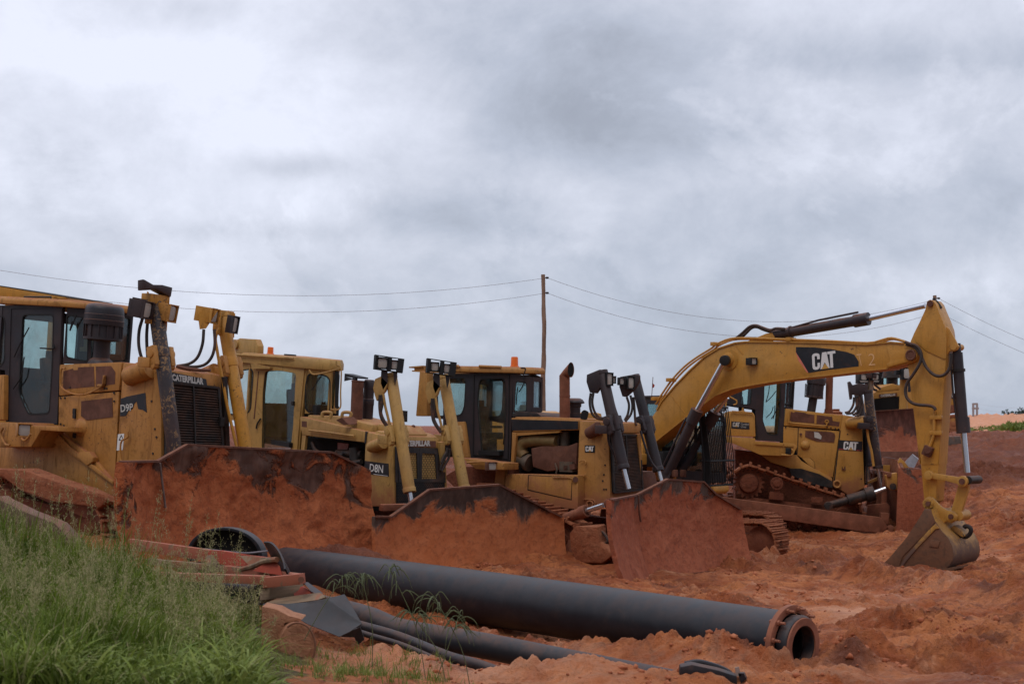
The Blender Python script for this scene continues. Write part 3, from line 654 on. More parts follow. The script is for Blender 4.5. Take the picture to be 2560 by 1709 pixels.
def seat(parent, c, s=1):
    g = G(); c = Vector(c); g.box(c + V(0, 0, .0), (.5 * s, .5 * s, .16)); g.box(c + V(-.24, 0, .36), (.14, .48, .62), Matrix.Rotation(-.15, 3, 'Y')); g.box(c + V(-.28, 0, .72), (.1, .26, .18)); g.box(c + V(0, 0, -.25), (.3, .3, .36))
    for s_ in (-1, 1): g.box(c + V(-.02, s_ * .3, .2), (.36, .07, .06))
    g.build('seat', SEATM, parent, .03)
    g = G()
    for y in (-.33, .36, .42): g.cyl(c + V(.15, y, -.2), c + V(.22, y, .38), .014, n=8); g.lathe(c + V(.22, y, .36), (0, 0, 1), [(.01, 0), (.028, .02), (.028, .06), (.01, .09)], 10)
    g.build('control_lever', BLK, parent)
def wall(name, mat, parent, pts, holes, nrm, gmat=None, thick=.06, seal=True, label=None):
    """sheet-metal wall with real window openings; panes sit mid-thickness as sub-parts"""
    nrm = Vector(nrm); g = G(); g.holed(pts, holes, nrm * thick); o = g.build(name, mat, parent, label=label)
    for h in holes:
        g = G(); g.prism([p + nrm * (thick * .45) for p in h], nrm * .008); g.build('window_pane', gmat or GLT, o, smooth=0)
        if seal:
            for k in (0,):
                g = G(); c = sum((Vector(p) for p in h), Vector()) / len(h); hp = []
                for p in h: q = Vector(p) - nrm * .006; hp.append(q)
                out = [p + (p - c).normalized() * .022 for p in hp]; inn = [p - (p - c).normalized() * .008 for p in hp]; g.holed(out, [inn], nrm * .02)
                g.build('window_seal', RUB, o)
    return o
def mir(pts, c): return [V(p.x, 2 * c - p.y, p.z) for p in pts]
def soften(poly, r=.06, n=3):
    """round the corners of a traced outline"""
    out = []; m = len(poly)
    for i in range(m):
        a, b, c = poly[i - 1], poly[i], poly[(i + 1) % m]; u, v_ = (a - b), (c - b); rr = min(r, u.length * .4, v_.length * .4)
        p, q = b + u.normalized() * rr, b + v_.normalized() * rr
        for k in range(n + 1): t = k / n; out.append(p * (1 - t) ** 2 + b * 2 * t * (1 - t) + q * t * t)
    return out
def bolts(g, pts, r=.018, ax=(0, -1, 0), h=.015):
    ax = Vector(ax)
    for p in pts: g.cyl(Vector(p), Vector(p) + ax * h, r, n=6)
# ================================================================== bulldozer 1 (left, near)
def cab_r(fr, p, A, B, rear, z_, sidepts, holes, fpts, fholes, roofz, cy, doorz=None, frame=None, gm=None, fgm=None, roofm=None, over=.16):
    """black-framed cab whose front narrows; A,B plan points of the near front and far front corners, rear = plan point of near rear corner"""
    nrm = V(-(A[1] - rear[1]), (A[0] - rear[0]), 0).normalized()
    if nrm.y < 0: nrm = -nrm
    pts = fr.P(z_, sidepts, A, rear); hs = [soften(fr.P(z_, h, A, rear), .09) for h in holes]
    wall('cab_side', frame, p, pts, hs, nrm, gm)
    n2 = V(nrm.x, -nrm.y, 0); wall('cab_side', frame, p, mir(pts, cy), [mir(h, cy) for h in hs], n2, gm)
    fp = fr.F(z_, fpts, A[0]) if isinstance(fpts, str) else fpts
    fh = [soften(fr.F(z_, h, A[0]) if isinstance(h, str) else h, .06) for h in fholes]
    wall('cab_front', frame, p, fp, fh, (-1, 0, 0), fgm or gm)
    zt = max(q.z for q in pts); zb = min(q.z for q in pts); xr, yr = rear; far = 2 * cy - yr
    zs = zb + (zt - zb) * .52
    outer = [V(xr, yr, zb), V(xr, far, zb), V(xr, far, zt - .04), V(xr, yr, zt - .04)]
    hole = soften([V(xr, yr + .22, zs), V(xr, far - .22, zs), V(xr, far - .22, zt - .2), V(xr, yr + .22, zt - .2)], .08)
    wall('cab_rear', frame, p, outer, [hole], (.06, 0, 0) and (1, 0, 0), gm)
    g = G(); g.prism([V(A[0] - .03, A[1] + .05, zb + .02), V(A[0] - .03, B[1] - .05, zb + .02), V(xr + .05, far - .05, zb + .02), V(xr + .05, yr + .05, zb + .02)], (0, 0, .08)); g.build('cab_floor', BLK, p)
    return pts
def roof_slab(p, C, A, rear, cy, z0, z1, over, mat, tilt=0, rearx=0, fx=.05):
    """roof following the cab's plan: narrow front C, shoulders A, wide rear"""
    half = [(C[0] + fx, C[1] - .02), (A[0] + .02, A[1] - over), (rear[0] - rearx, rear[1] - over)]
    lo = [V(x, y, z0) for x, y in half] + [V(x, 2 * cy - y, z0) for x, y in reversed(half)]
    c = sum(lo, Vector()) / len(lo); hi = [c + (q - c) * .95 + V(0, 0, z1 - z0) for q in lo]
    lo2 = [q + V(0, 0, (z1 - z0) * .6) for q in lo]
    for q in lo + hi + lo2: q.z += tilt * (q.x - A[0])
    g = G(); g.loft([lo, lo2, hi]); return g.build('cab_roof', mat, p, .02)
def grille(p, pts, x, nslat=24, mat=None, cols=3, diag=True):
    """louvred radiator guard between four corners tl,tr,br,bl on the front plane"""
    tl, tr, br, bl = pts; o = one('radiator_screen', DARK, p, 'prism', [q + V(.005, 0, 0) for q in (tl, tr, br, bl)], (.01, 0, 0))
    g = G()
    for k in range(nslat): f = (k + .5) / nslat; a = tl.lerp(bl, f); b = tr.lerp(br, f); g.bar(a + V(.05, 0, 0), b + V(.05, 0, 0), .05, .014, (.6, 0, .8))
    for k in range(cols + 1): f = k / cols; g.bar(tl.lerp(tr, f) + V(.065, 0, 0), bl.lerp(br, f) + V(.065, 0, 0), .03 if 0 < k < cols else .05, .035, (1, 0, 0))
    g.bar(tl + V(.065, 0, 0), tr + V(.065, 0, 0), .04, .04); g.bar(bl + V(.065, 0, 0), br + V(.065, 0, 0), .04, .04)
    return g.build('radiator_grille', mat or IRON, p)
def raise_z(fr, pxy, z_, Y): return at(z_, pxy[0], pxy[1], Y)

def dozer1():
    fr = Frame(at('a', 985, 900, 24.5), 55, 4.2, -2, 2.05); W = 1.46
    p = fr.empty('bulldozer'); tag(p, 'large ochre bulldozer at the left edge with a black-framed cab and a wide mud-caked blade', 'bulldozer', 'bulldozers parked in the yard')
    S = fr.S; F = fr.F
    # engine enclosure
    one('engine_hood', Y1, p, 'prism', S('a', '362,566 745,550 728,724 360,757'), (0, W, 0), bevel=.025)
    one('engine_side_panel', Y1, p, 'prism', S('a', '360,763 728,732 700,1290 640,1240 566,1135 540,1095 480,1098 432,1050 358,944', .012), (0, .05, 0), bevel=.006)
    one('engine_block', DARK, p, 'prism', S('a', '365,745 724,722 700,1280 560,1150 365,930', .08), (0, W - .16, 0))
    one('engine_side_panel', Y1, p, 'prism', [q + V(0, W - .06, 0) for q in S('a', '360,763 728,732 700,1290 540,1095 358,944')], (0, .05, 0), bevel=.006)
    gd = one('radiator_guard', Y1, p, 'prism', S('a', '750,552 862,560 985,600 985,1165 745,1318 700,1300 737,742'), (0, W, 0), bevel=.05)
    one('nose_cap', Y1, p, 'prism', S('a', '850,548 985,594 990,672 860,640', -.0) and [q + V(.012, .16, 0) for q in S('a', '855,556 985,596 990,676 880,650')], (0, W - .32, 0), bevel=.05)
    # louvres / brown screens
    for pts in ('388,606 445,590 450,600 475,598 478,582 575,578 578,700 386,718', '586,578 680,574 706,612 703,685 588,702'):
        one('louvre_screen', RUST, gd, 'prism', S('a', pts, -.004), (0, .01, 0)).parent = p
    one('louvre_screen', RUST, p, 'prism', S('a', '497,790 686,768 690,886 530,906 495,880', .002), (0, .01, 0))
    g = G(); c = fr.S1('a', 497, 950, .02); g.lathe(c + V(0, .02, 0), (0, -1, 0), [(.18, 0), (.165, .035), (.11, .07), (.05, .085), (.0, .09)], 30); g.build('access_bulge', Y1, p)
    # hand rails
    g = G(); g.tube(S('a', '400,588 378,592 370,640 374,700 420,735 480,750 540,742 620,700 632,660 640,632', -.06), .017); g.tube(S('a', '640,632 634,690 600,696', -.03), .03); g.build('hand_rail', Y1, p)
    g = G(); g.tube(S('a', '782,978 782,1010 742,1040 738,1130 750,1160 785,1155', -.07), .016); g.build('grab_handle', Y1, p)
    # hinges and bolts
    g = G()
    for u, v_ in ((455, 850), (455, 880), (455, 1000)): g.box(fr.S1('a', u, v_, -.005), (.07, .03, .09))
    bolts(g, [fr.S1('a', u, v_, 0) for u, v_ in ((372, 770), (398, 770), (372, 930), (392, 940), (700, 740), (700, 790), (655, 712), (642, 712), (430, 705), (950, 960), (960, 1010), (938, 1110), (930, 790), (720, 1290), (470, 1085))], .02)
    g.build('hinge_and_bolts', IRON, p)
    # trunnion bosses
    for s, y in ((-1, 0), (1, W)):
        g = G(); a = fr.S1('a', 790, 640, -.02); b = fr.S1('a', 930, 585, -.02); a.y = b.y = y + s * .02; g.cyl(a, b, .17, .19); g.lathe(a, (a - b), [(.17, 0), (.13, .03), (.07, .035), (.07, .06), (.03, .06)], 20)
        g.build('cylinder_mount', Y1, p, .01)
    # model badge, torn
    bd = one('model_badge', DECB, p, 'prism', S('a', '738,775 775,762 890,738 899,860 872,842 846,838 836,790 822,806 812,836 786,850 770,880 735,882', -.006), (0, .004, 0))
    O, Rv, Uv = quad_on(S('a', '740,858 816,848 738,812', -.008)); lettering('model_lettering', 'D9P', WHITE, bd, O, Rv, Uv, .003, .015)
    wl = one('warning_label', WHITEC, p, 'prism', S('a', '722,992 760,988 752,1088 714,1092', -.004), (0, .003, 0))
    one('label_print', BLK, wl, 'holed', S('a', '726,1030 757,1028 742,994', -.007), [S('a', '732,1026 751,1025 742,1003', -.007)], (0, .002, 0))
    # front
    ga, gb = S('a', '985,600 985,1165'); GT = lambda pts, e=0.: fr.T('a', pts, ga, gb, e); grille(p, GT('1005,672 1322,706 1356,1160 1003,1160', .004), 0, 30, cols=2)
    sl = one('name_bar', DECB, p, 'prism', GT('1046,612 1262,655 1268,700 1052,668', .03), (.006, 0, 0))
    O, Rv, Uv = quad_on(GT('1054,664 1246,690 1052,622', .04)); lettering('name_lettering', 'CATERPILLAR', WHITE, sl, O, Rv, Uv, .003, .05)
    g = G(); g.bar(fr.F1('a', 1372, 640, .02), fr.F1('a', 1390, 1130, .02), .07, .1); g.box(fr.F1('a', 1352, 915, .07), (.1, .1, .16)); g.build('guard_hinge', IRON, p)
    # cab
    A = (fr.S1('a', 385, 560, .16).x, .16); B = (A[0], W - .16); rear = (A[0] - 1.6, -.22)
    cab_r(fr, p, A, B, rear, 'a', '-10,203 385,206 560,222 556,562 372,560 352,936 30,916 25,600 -60,560 -70,203',
          ['150,262 318,262 328,275 320,560 300,862 172,866 112,738 130,480 128,275', '405,268 432,262 520,285 545,400 540,545 410,520'], 
          [], [], 0, W / 2, frame=BK, gm=GLD) if False else None
    # door panel faces the side, the windscreen quarter faces forward
    xd = fr.P1('a', 385, 560, (fr.S1('a', 385, 560, .02).x, .02), (fr.S1('a', 385, 560, .02).x - 1.6, -.26)); A = (xd.x, .02); rear = (xd.x - 1.6, -.26); cy = W / 2
    sp = fr.P('a', '-35,203 385,206 372,560 352,936 36,916 30,600 -60,590', A, rear)
    nrm = V(-(A[1] - rear[1]), A[0] - rear[0], 0).normalized(); 
    if nrm.y < 0: nrm = -nrm
    h1 = soften(fr.P('a', '138,262 326,262 318,560 300,862 172,868 116,740 128,480', A, rear), .08)
    h2 = soften(fr.P('a', '-30,275 18,270 30,300 26,540 0,580 -50,590', A, rear), .06)
    wall('cab_side', BK, p, sp, [h1, h2], nrm, GLD); wall('cab_side', BK, p, mir(sp, cy), [mir(h1, cy), mir(h2, cy)], V(nrm.x, -nrm.y, 0), GLT)
    g = G(); g.add(*(lambda q: (q + [x + nrm * -.012 for x in q], [(0, 1, 5, 4), (1, 2, 6, 5), (2, 3, 7, 6), (3, 0, 4, 7)]))(fr.P('a', '70,225 382,222 352,930 52,915', A, rear))); g.build('door_edge', RUB, p)
    # angled windscreen quarters
    C1 = (A[0] + .50, A[1] + .30)
    q = fr.P('a', '385,206 562,222 556,562 372,560', A, C1); q[0] = V(A[0], A[1], q[0].z); q[3] = V(A[0], A[1], q[3].z)
    hq = soften(fr.P('a', '408,264 540,286 534,548 402,518', A, C1), .06); n3 = V(-.5, .8, 0).normalized()
    wall('cab_front', BK, p, q, [hq], n3, GLT); wall('cab_front', BK, p, mir(q, cy), [mir(hq, cy)], V(n3.x, -n3.y, 0), GLT)
    zt, zb_ = q[1].z, q[2].z
    fo = [V(C1[0], C1[1], zb_), V(C1[0], 2 * cy - C1[1], zb_), V(C1[0], 2 * cy - C1[1], zt), V(C1[0], C1[1], zt)]
    fh = soften([V(C1[0], C1[1] + .06, zb_ + .1), V(C1[0], 2 * cy - C1[1] - .06, zb_ + .1), V(C1[0], 2 * cy - C1[1] - .06, zt - .1), V(C1[0], C1[1] + .06, zt - .1)], .06)
    wall('cab_front', BK, p, fo, [fh], (-1, 0, 0), GLT)
    zt = sp[0].z; zlow = sp[3].z; xr, yr = rear; far = 2 * cy - yr
    wall('cab_rear', BK, p, [V(xr, yr, zlow), V(xr, far, zlow), V(xr, far, zt), V(xr, yr, zt)], [soften([V(xr, yr + .2, zlow + 1.), V(xr, far - .2, zlow + 1.), V(xr, far - .2, zt - .2), V(xr, yr + .2, zt - .2)], .08)], (1, 0, 0), GLT)
    one('cab_floor', BLK, p, 'prism', [V(xr + .07, yr + .07, zlow + .05), V(A[0] - .05, A[1] + .08, zlow + .05), V(A[0] - .05, 2 * cy - A[1] - .08, zlow + .05), V(xr + .07, far - .07, zlow + .05)], (0, 0, .08))
    one('dashboard', BLK, p, 'box', (A[0] + .15, cy, zb_ + .05), (.3, .8, .35), bevel=.04); seat(p, (xr + .75, cy - .1, zlow + .55))
    g = G(); g.box((xr + .5, far - .35, zlow + .9), (.3, .06, 1.2)); g.box((xr + .5, far - .3, zlow + 1.2), (.2, .05, .9)); g.build('cab_lining', CREAM, p)
    roof_slab(p, C1, A, rear, cy, fr.P1('a', 200, 204, A, rear).z, fr.P1('a', 200, 158, A, rear).z, .1, Y1, 0, .3, .12)
    g = G(); zr = fr.P1('a', 200, 150, A, rear).z; 
    a1 = fr.P1('a', 148, 152, A, rear); a2 = fr.P1('a', 312, 152, A, rear); g.tube([a1 - V(0, 0, .05), a1 + V(0, 0, .0), a2, a2 - V(0, 0, .05)], .018, sm=0)
    g.build('roof_rail', IRON, p)
    for b in ('190,340 130,450 98,520', '160,520 140,640 92,715', '455,300 440,360 480,262'):
        one('window_wiper', BLK, p, 'tube', [x - nrm * .05 for x in fr.P('a', b, A, rear)], .012)
    one('door_handle', BLK, p, 'tube', [x - nrm * .04 for x in fr.P('a', '255,466 335,468 338,440', A, rear)], .014)
    # precleaner on its stack
    c = fr.S1('a', 617, 552, .34); s1 = fr.S1('a', 617, 435, .34).z - c.z; s2 = fr.S1('a', 617, 195, .34).z - c.z; r = (fr.S1('a', 722, 300, .34) - fr.S1('a', 514, 300, .34)).length / 2 * .75
    g = G(); g.lathe(c + V(0, 0, -.05), (0, 0, 1), [(.24, 0), (.22, .06), (.2, .09), (.15, .13), (.15, s1 + .08), (.17, s1 + .1)], 28); so = g.build('air_intake', BK, p)
    g = G(); z0, z1 = s1 + .04, s2; g.lathe(c, (0, 0, 1), [(r * .55, z0 + .0), (r * .98, z0 + .02), (r * .98, z0 + .06)], 32); hh = z1 - z0
    g.lathe(c, (0, 0, 1), [(r * .90, z0 + .06), (r * .90, z0 + hh * .42)], 32, False)
    for k in range(14): a = k * 2 * math.pi / 14; g.box(c + V(math.cos(a) * r * .94, math.sin(a) * r * .94, z0 + hh * .25), (.012, .03, hh * .36))
    g.lathe(c, (0, 0, 1), [(r, z0 + hh * .42), (r * 1.03, z0 + hh * .55), (r * 1.0, z0 + hh * .56), (r * 1.01, z0 + hh * .70), (r * .99, z0 + hh * .71), (r * .98, z0 + hh * .84), (r * .93, z0 + hh * .92), (r * .8, z0 + hh * .98), (r * .5, z0 + hh * 1.01), (0, z0 + hh * 1.02)], 32)
    g.build('precleaner', BK, so)
    # step, fender, side frame
    one('fender', Y1, p, 'prism', S('a', '-60,920 185,920 192,938 356,942 362,975 250,968 190,1070 -60,1070', -.55), (0, .52, 0), bevel=.02)
    one('main_frame', Y1, p, 'prism', S('a', '-60,1060 300,1060 270,965 352,968 560,1128 690,1285 745,1318 745,1410 620,1352 330,1262 -60,1190', -.06), (0, W + .12, 0), bevel=.01)
    one('side_brace', Y1, p, 'prism', S('a', '265,965 330,968 420,1062 560,1175 690,1278 690,1300 560,1205 400,1090 300,1030', -.12), (0, .05, 0), bevel=.01)
    one('step_box', Y1, p, 'prism', S('a', '485,1100 545,1098 568,1135 566,1160 530,1185 470,1130', -.14), (0, .12, 0), bevel=.01)
    lp = fr.S1('a', 150, 968, -.62); lamp(p, lp, (1, -.5, 0), .26, .24, .16, Y1)
    hoses(p, [S('a', '20,950 5,990 30,1050 60,1060', -.6), S('a', '120,1000 150,1030 190,990', -.68)], .02, Y1)
    # near tank behind the door
    one('fuel_tank', Y1, p, 'prism', S('a', '-90,628 24,628 20,905 -90,905', -.3), (0, .4, 0), bevel=.03)
    track_line(fr, p, 'a', (20, 1225), (610, 1400), -1.02, .6, W, -.55, -3.95, -2.9, .45, .46)
    # blade
    x0 = 1.5
    J = fr.F1('a', 970, 1160, x0); c1 = fr.F1('a', 1150, 1060, x0); c2 = fr.F1('b', 1020, 1136, x0); jf = fr.F1('b', 1180, 1215, x0)
    zb = c1.z - 1.95; tip = fr.hit('a', 745, 1165, (x0, J.y, 0), V(1, .466, 0)); ft = fr.hit('b', 1292, 1268, (x0, jf.y, 0), V(1, -.2, 0))
    bl = blade(fr, p, [(tip.x, tip.y, tip.z), (x0, J.y, J.z), (x0, c1.y, c1.z), (x0, c2.y, c2.z), (x0, jf.y, jf.z), (ft.x, ft.y, ft.z)], zb,
          mudmat('mud_blade_left', (.34, .085, .030, 1), (.48, .145, .055, 1), (.12, .036, .02, 1), 1.0, 1.0, .82, thr=1.2, patch=(.58, .66), top=.2, zref=c1.z - .9, steelcol=(.080, .040, .028, 1), seed=2.6), .24, .05, .05, 1.9)
    one('wing_seam', steel('seam_grey', (.12, .09, .08, 1), .5, 0, .3), bl, 'tube', [q + V(.03, 0, 0) for q in F('a', '972,1168 982,1260 995,1360 1005,1440', x0 + .02)], .018)
    g = G(); g.prism([fr.S1('a', u, v_, -1.08) for u, v_ in ((-40, 1195), (0, 1200), (150, 1207), (330, 1272), (500, 1320), (640, 1375), (655, 1410), (600, 1440), (320, 1412), (130, 1345), (20, 1262), (-40, 1240))], (0, .34, 0)); g.build('caked_mud', TRK, p, .03, rough=.07, rs=3)
    for y in (-.75, W + .75): one('push_arm', RUSTR, p, 'bar', V(x0 - .45, y, zb + .42), V(-2.6, y, .75), .26, .34, bevel=.02)
    one('lift_link', RUST, p, 'box', (x0 - .5, W / 2, zb + .9), (.3, 1.2, .3))
    # lift cylinders
    yn = -.30; T = fr.S1('a', 950, 195, yn); Pv = fr.S1('a', 985, 500, yn); Bt = fr.S1('a', 1078, 1160, yn)
    liftcyl(p, T, Pv, Bt, Bt + (Bt - T).normalized() * .5, .125, BKc, Y1, None); yf = W + .22
    T2 = fr.S1('a', 1364, 262, yf); P2_ = fr.S1('a', 1410, 560, yf); B2 = fr.S1('a', 1512, 1130, yf)
    liftcyl(p, T2, P2_, B2, B2 + (B2 - T2).normalized() * .5, .12, Y1b, Y1, None)
    # lamp brackets
    g = G(); g.box(T + V(0, 0, .08), (.24, .42, .16)); g.prism([T + V(-.05, -.16, .2), T + V(.10, -.16, .0), T + V(.10, -.16, -.35), T + V(-.05, -.16, -.35)], (0, .04, 0)); g.prism([T + V(-.05, .16, .2), T + V(.12, .16, .1), T + V(.12, .16, -.45), T + V(-.05, .16, -.3)], (0, .04, 0)); g.build('lamp_bracket', Y1b, p, .01)
    g = G(); g.prism([V(*(T + V(0, -.42, .36))), T + V(0, -.40, .18), T + V(0, -.14, .22), T + V(0, .20, .12), T + V(0, .22, .29), T + V(0, .0, .31), T + V(0, -.2, .29)], (.16, 0, .02)); g.build('lamp_shroud', BK, p, .02)
    d1 = (1, -.15, -.05)
    lamp(p, fr.at('a', 895, 232, T and 23.9), (.95, .35, -.1), .30, .30, .26, BK); lamp(p, fr.at('a', 1048, 252, 24.2), (.95, .3, -.12), .26, .30, .2, Y1)
    one('lamp_back_plate', BK, p, 'prism', [fr.at('a', u, v_, 23.8) for u, v_ in ((812, 152), (905, 170), (850, 262), (793, 250))], (-.02, .02, 0))
    g = G(); g.box(T2 + V(.0, .0, .02), (.22, .36, .12)); 
    for s in (-.17, .17): g.prism([T2 + V(-.06, s, .1), T2 + V(.12, s, .05), T2 + V(.14, s, -.4), T2 + V(-.06, s, -.3)], (0, .03, 0))
    g.build('lamp_bracket', Y1b, p, .01)
    lamp(p, fr.at('a', 1305, 268, 25.6), (.95, .3, -.1), .27, .27, .3, Y1b); lamp(p, fr.at('a', 1432, 322, 25.8), (.95, .3, -.1), .22, .32, .1, BK)
    one('lamp_back_plate', Y1b, p, 'prism', [fr.at('a', u, v_, 25.5) for u, v_ in ((1212, 255), (1250, 220), (1335, 235), (1262, 345), (1225, 350))], (-.03, .02, 0))
    hoses(p, [[fr.at('a', u, v_, 24.1) for u, v_ in ((872, 285), (852, 360), (850, 450), (870, 530), (900, 560))], [fr.at('a', u, v_, 24.15) for u, v_ in ((905, 285), (898, 400), (905, 530), (915, 555))],
              [fr.at('a', u, v_, 25.4) for u, v_ in ((1248, 350), (1240, 440), (1210, 520), (1160, 560), (1085, 575))], [fr.at('a', u, v_, 25.4) for u, v_ in ((1312, 350), (1315, 450), (1290, 530), (1230, 575), (1100, 580))]], .027)
    g = G(); g.tube([fr.at('a', u, v_, 25.6) for u, v_ in ((1345, 340), (1320, 400), (1330, 480), (1368, 690), (1398, 850), (1450, 1070))], .028); g.build('cylinder_pipe', Y1b, p)
    one('hood_manifold', RUST, p, 'tube', [fr.at('a', u, v_, 25.2) for u, v_ in ((1080, 575), (1150, 592), (1230, 600), (1290, 600))], .03)
dozer1()
# the canopy of another machine behind it, at the left edge
def canopy():
    fr = Frame((wx(-20, 30), 30, .9), 60, 5, 0); p = fr.empty('canopy_machine'); tag(p, 'plain yellow sloping canopy roof rising behind the leftmost bulldozer cab', 'machine')
    D = lambda u, v_: fr.at('a', u, v_, 30)
    g = G(); g.prism([D(-260, 55), D(0, 85), D(405, 150), D(412, 165), D(0, 160), D(-260, 140)], fr.Mi @ V(.5, 1.6, 0)); g.build('canopy_roof', Y1b, p, .02)
    g = G(); g.prism([D(-260, 50), D(0, 82), D(412, 150), D(412, 156), D(0, 88), D(-260, 57)], fr.Mi @ V(.5, 1.62, 0)); g.build('roof_seal', RUB, p)
    g = G()
    for u in (-220, 60, 330): g.bar(D(u, 150), D(u, 150) - V(0, 0, 2.2), .12, .12)
    g.build('canopy_post', Y1b, p); one('machine_body', Y1b, p, 'prism', [D(-260, 700), D(380, 700), D(380, 1100), D(-260, 1100)], fr.Mi @ V(.5, 1.6, 0))
canopy()
# ================================================================== bulldozer 2 (old lemon yellow)
def fill_cab(fr, p, sides, floorz, mat, cy, seat_at=None, lining=CREAM):
    pass
def perforated(name, mat, p, O, Rv, Uv, nx, ny, r, back=None, thick=.012, stag=True, poly=None):
    """punched plate: a hexagonal web of cells with real round openings"""
    g = G(); nn = Rv.cross(Uv).normalized(); W_, H_ = Rv.length, Uv.length; ru, uu = Rv.normalized(), Uv.normalized(); cw, ch = W_ / nx, H_ / ny
    for j in range(ny):
        for i in range(nx):
            off = .5 if (j % 2 and stag) else 0
            x0, y0 = (i + off) * cw, j * ch
            if x0 + cw > W_ + .01: continue
            c = V(0, 0, 0); base = O + ru * (x0 + cw / 2) + uu * (y0 + ch / 2)
            sq = [base + ru * (a * cw / 2) + uu * (b * ch / 2) for a, b in ((-1, -1), (0, -1), (1, -1), (1, 0), (1, 1), (0, 1), (-1, 1), (-1, 0))]
            ci = [base + ru * (r * math.cos(t)) + uu * (r * math.sin(t)) for t in [math.atan2(b * ch, a * cw) for a, b in ((-1, -1), (0, -1), (1, -1), (1, 0), (1, 1), (0, 1), (-1, 1), (-1, 0))]]
            g.add(sq + ci, [(k, (k + 1) % 8, 8 + (k + 1) % 8, 8 + k) for k in range(8)])
    return g.build(name, mat, p, smooth=0)
def dozer2():
    fr = Frame(at('c', 490, 1000, 27.8), 42, 5, -1, 1.72); W = 1.2; S, F = fr.S, fr.F
    p = fr.empty('bulldozer'); tag(p, 'old lemon-yellow bulldozer with yellow cab and two yellow lift cylinders, second machine from the left', 'bulldozer', 'bulldozers parked in the yard')
    cy = W / 2; ga, gb = S('c', '482,868 500,1450'); GT = lambda pts, e=0.: fr.T('c', pts, ga, gb, e)
    one('radiator_guard', Y2, p, 'prism', S('c', '252,812 432,850 482,868 500,1450 216,1450 240,1060'), (0, W, 0), bevel=.04)
    one('nose_cap', Y2, p, 'prism', [q + V(.015, .06, 0) for q in S('c', '300,800 430,818 486,850 490,955 300,960')], (0, W - .12, 0), bevel=.07)
    one('engine_hood', Y2, p, 'prism', S('b', '783,872 900,900 1258,982 1253,1060 1180,1052 800,1008 788,960'), (0, W, 0), bevel=.02)
    one('hood_top', Y2, p, 'prism', [q + V(0, .14, 0) for q in S('b', '800,860 1000,868 1150,905 1255,930 1258,1000 800,950')], (0, W - .28, 0), bevel=.03)
    one('hood_crown', Y2, p, 'prism', [q + V(0, .3, 0) for q in S('c', '250,742 420,760 478,830 470,870 240,850')], (0, W - .6, 0), bevel=.04)
    one('hood_rail', Y2, p, 'tube', S('b', '848,972 1000,990 1178,1014', -.05), .02, sm=0)
    one('hood_seam', IRON, p, 'prism', S('b', '1258,980 1272,985 1262,1068 1250,1066', -.01), (0, .03, 0))
    pl = one('rating_plate', RUST, p, 'prism', S('b', '796,905 832,908 832,950 796,946', -.004), (0, .006, 0))
    # open engine bay
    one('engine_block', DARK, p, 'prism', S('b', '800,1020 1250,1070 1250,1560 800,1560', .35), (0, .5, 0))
    g = G()
    a = fr.S1('b', 1180, 1100, .2); g.cyl(a, fr.S1('b', 1190, 1240, .2), .12); g.cyl(fr.S1('b', 1060, 1140, .25), fr.S1('b', 1240, 1150, .25), .09); g.box(fr.S1('b', 1130, 1240, .2), (.5, .3, .4)); g.tube(S('b', '870,1060 900,1120 980,1150 1100,1150', .12), .04)
    g.tube(S('b', '1040,1140 1090,1190 1150,1210 1230,1200', .1), .05); g.build('engine_parts', IRON, p)
    one('bay_panel', steel('faded_red_panel', (.26, .10, .09, 1), .5, 0, .3, seed=11), p, 'prism', S('b', '1056,1062 1135,1070 1130,1105 1110,1125 1056,1122', .3), (0, .02, 0))
    one('side_frame', Y2, p, 'prism', S('b', '800,1008 825,1012 815,1120 790,1118'), (0, .06, 0))
    # badge
    bd = one('model_badge', DECB, p, 'prism', S('c', '245,1060 447,1085 450,1196 240,1168', -.006), (0, .005, 0))
    O, Rv, Uv = quad_on(S('c', '286,1152 400,1166 290,1084', -.009)); lettering('model_lettering', 'D8N', WHITEC, bd, O, Rv, Uv, .003, .015)
    one('badge_line', WHITEC, bd, 'prism', S('c', '320,1172 440,1188 440,1192 320,1176', -.009), (0, .002, 0))
    # mount tube
    for s, y in ((-1, 0), (1, W)):
        a = fr.S1('c', 318, 945, y); b = fr.S1('c', 440, 905, y); a.y = y + s * .05; b.y = y + s * .1
        g = G(); g.cyl(a, b, .115, .125); g.box(a - V(.02, 0, 0), (.06, .16, .16)); g.build('cylinder_mount', Y2, p, .012)
    # front screens
    q = GT('600,950 706,952 704,1236 610,1236', .02); hx = IRON
    def screen(tl, tr, br, bl, nx, ny, r, mat=IRON, inset=.0):
        o = one('radiator_screen', mat, p, 'holed', [tl, tr, br, bl], [[tl.lerp(br, .13), tr.lerp(bl, .13), br.lerp(tl, .10), bl.lerp(tr, .10)]], (.03, 0, 0))
        a = tl.lerp(br, .11); b = tr.lerp(bl, .11); c_ = br.lerp(tl, .08); d = bl.lerp(tr, .08)
        perforated('punched_plate', mat, o, d + V(.012, 0, 0), c_ - d, a - d, nx, ny, r)
        one('screen_backing', Y2 if mat is IRON else DARK, o, 'prism', [x + V(-.0, 0, 0) for x in (a, b, c_, d)], (-.004, 0, 0)); return o
    z = GT('520,955 704,958 706,1240 528,1238', .02); screen(*z, 7, 12, .030)
    z = GT('706,958 858,965 868,1240 708,1242', .02); screen(*z, 6, 12, .030)
    z = GT('510,1242 925,1244 925,1520 512,1520', .02)
    one('radiator_screen', DARK, p, 'prism', z, (.004, 0, 0)); perforated('punched_plate', IRON, p, z[3] + V(.02, 0, 0), z[2] - z[3], z[0] - z[3], 26, 20, .013)
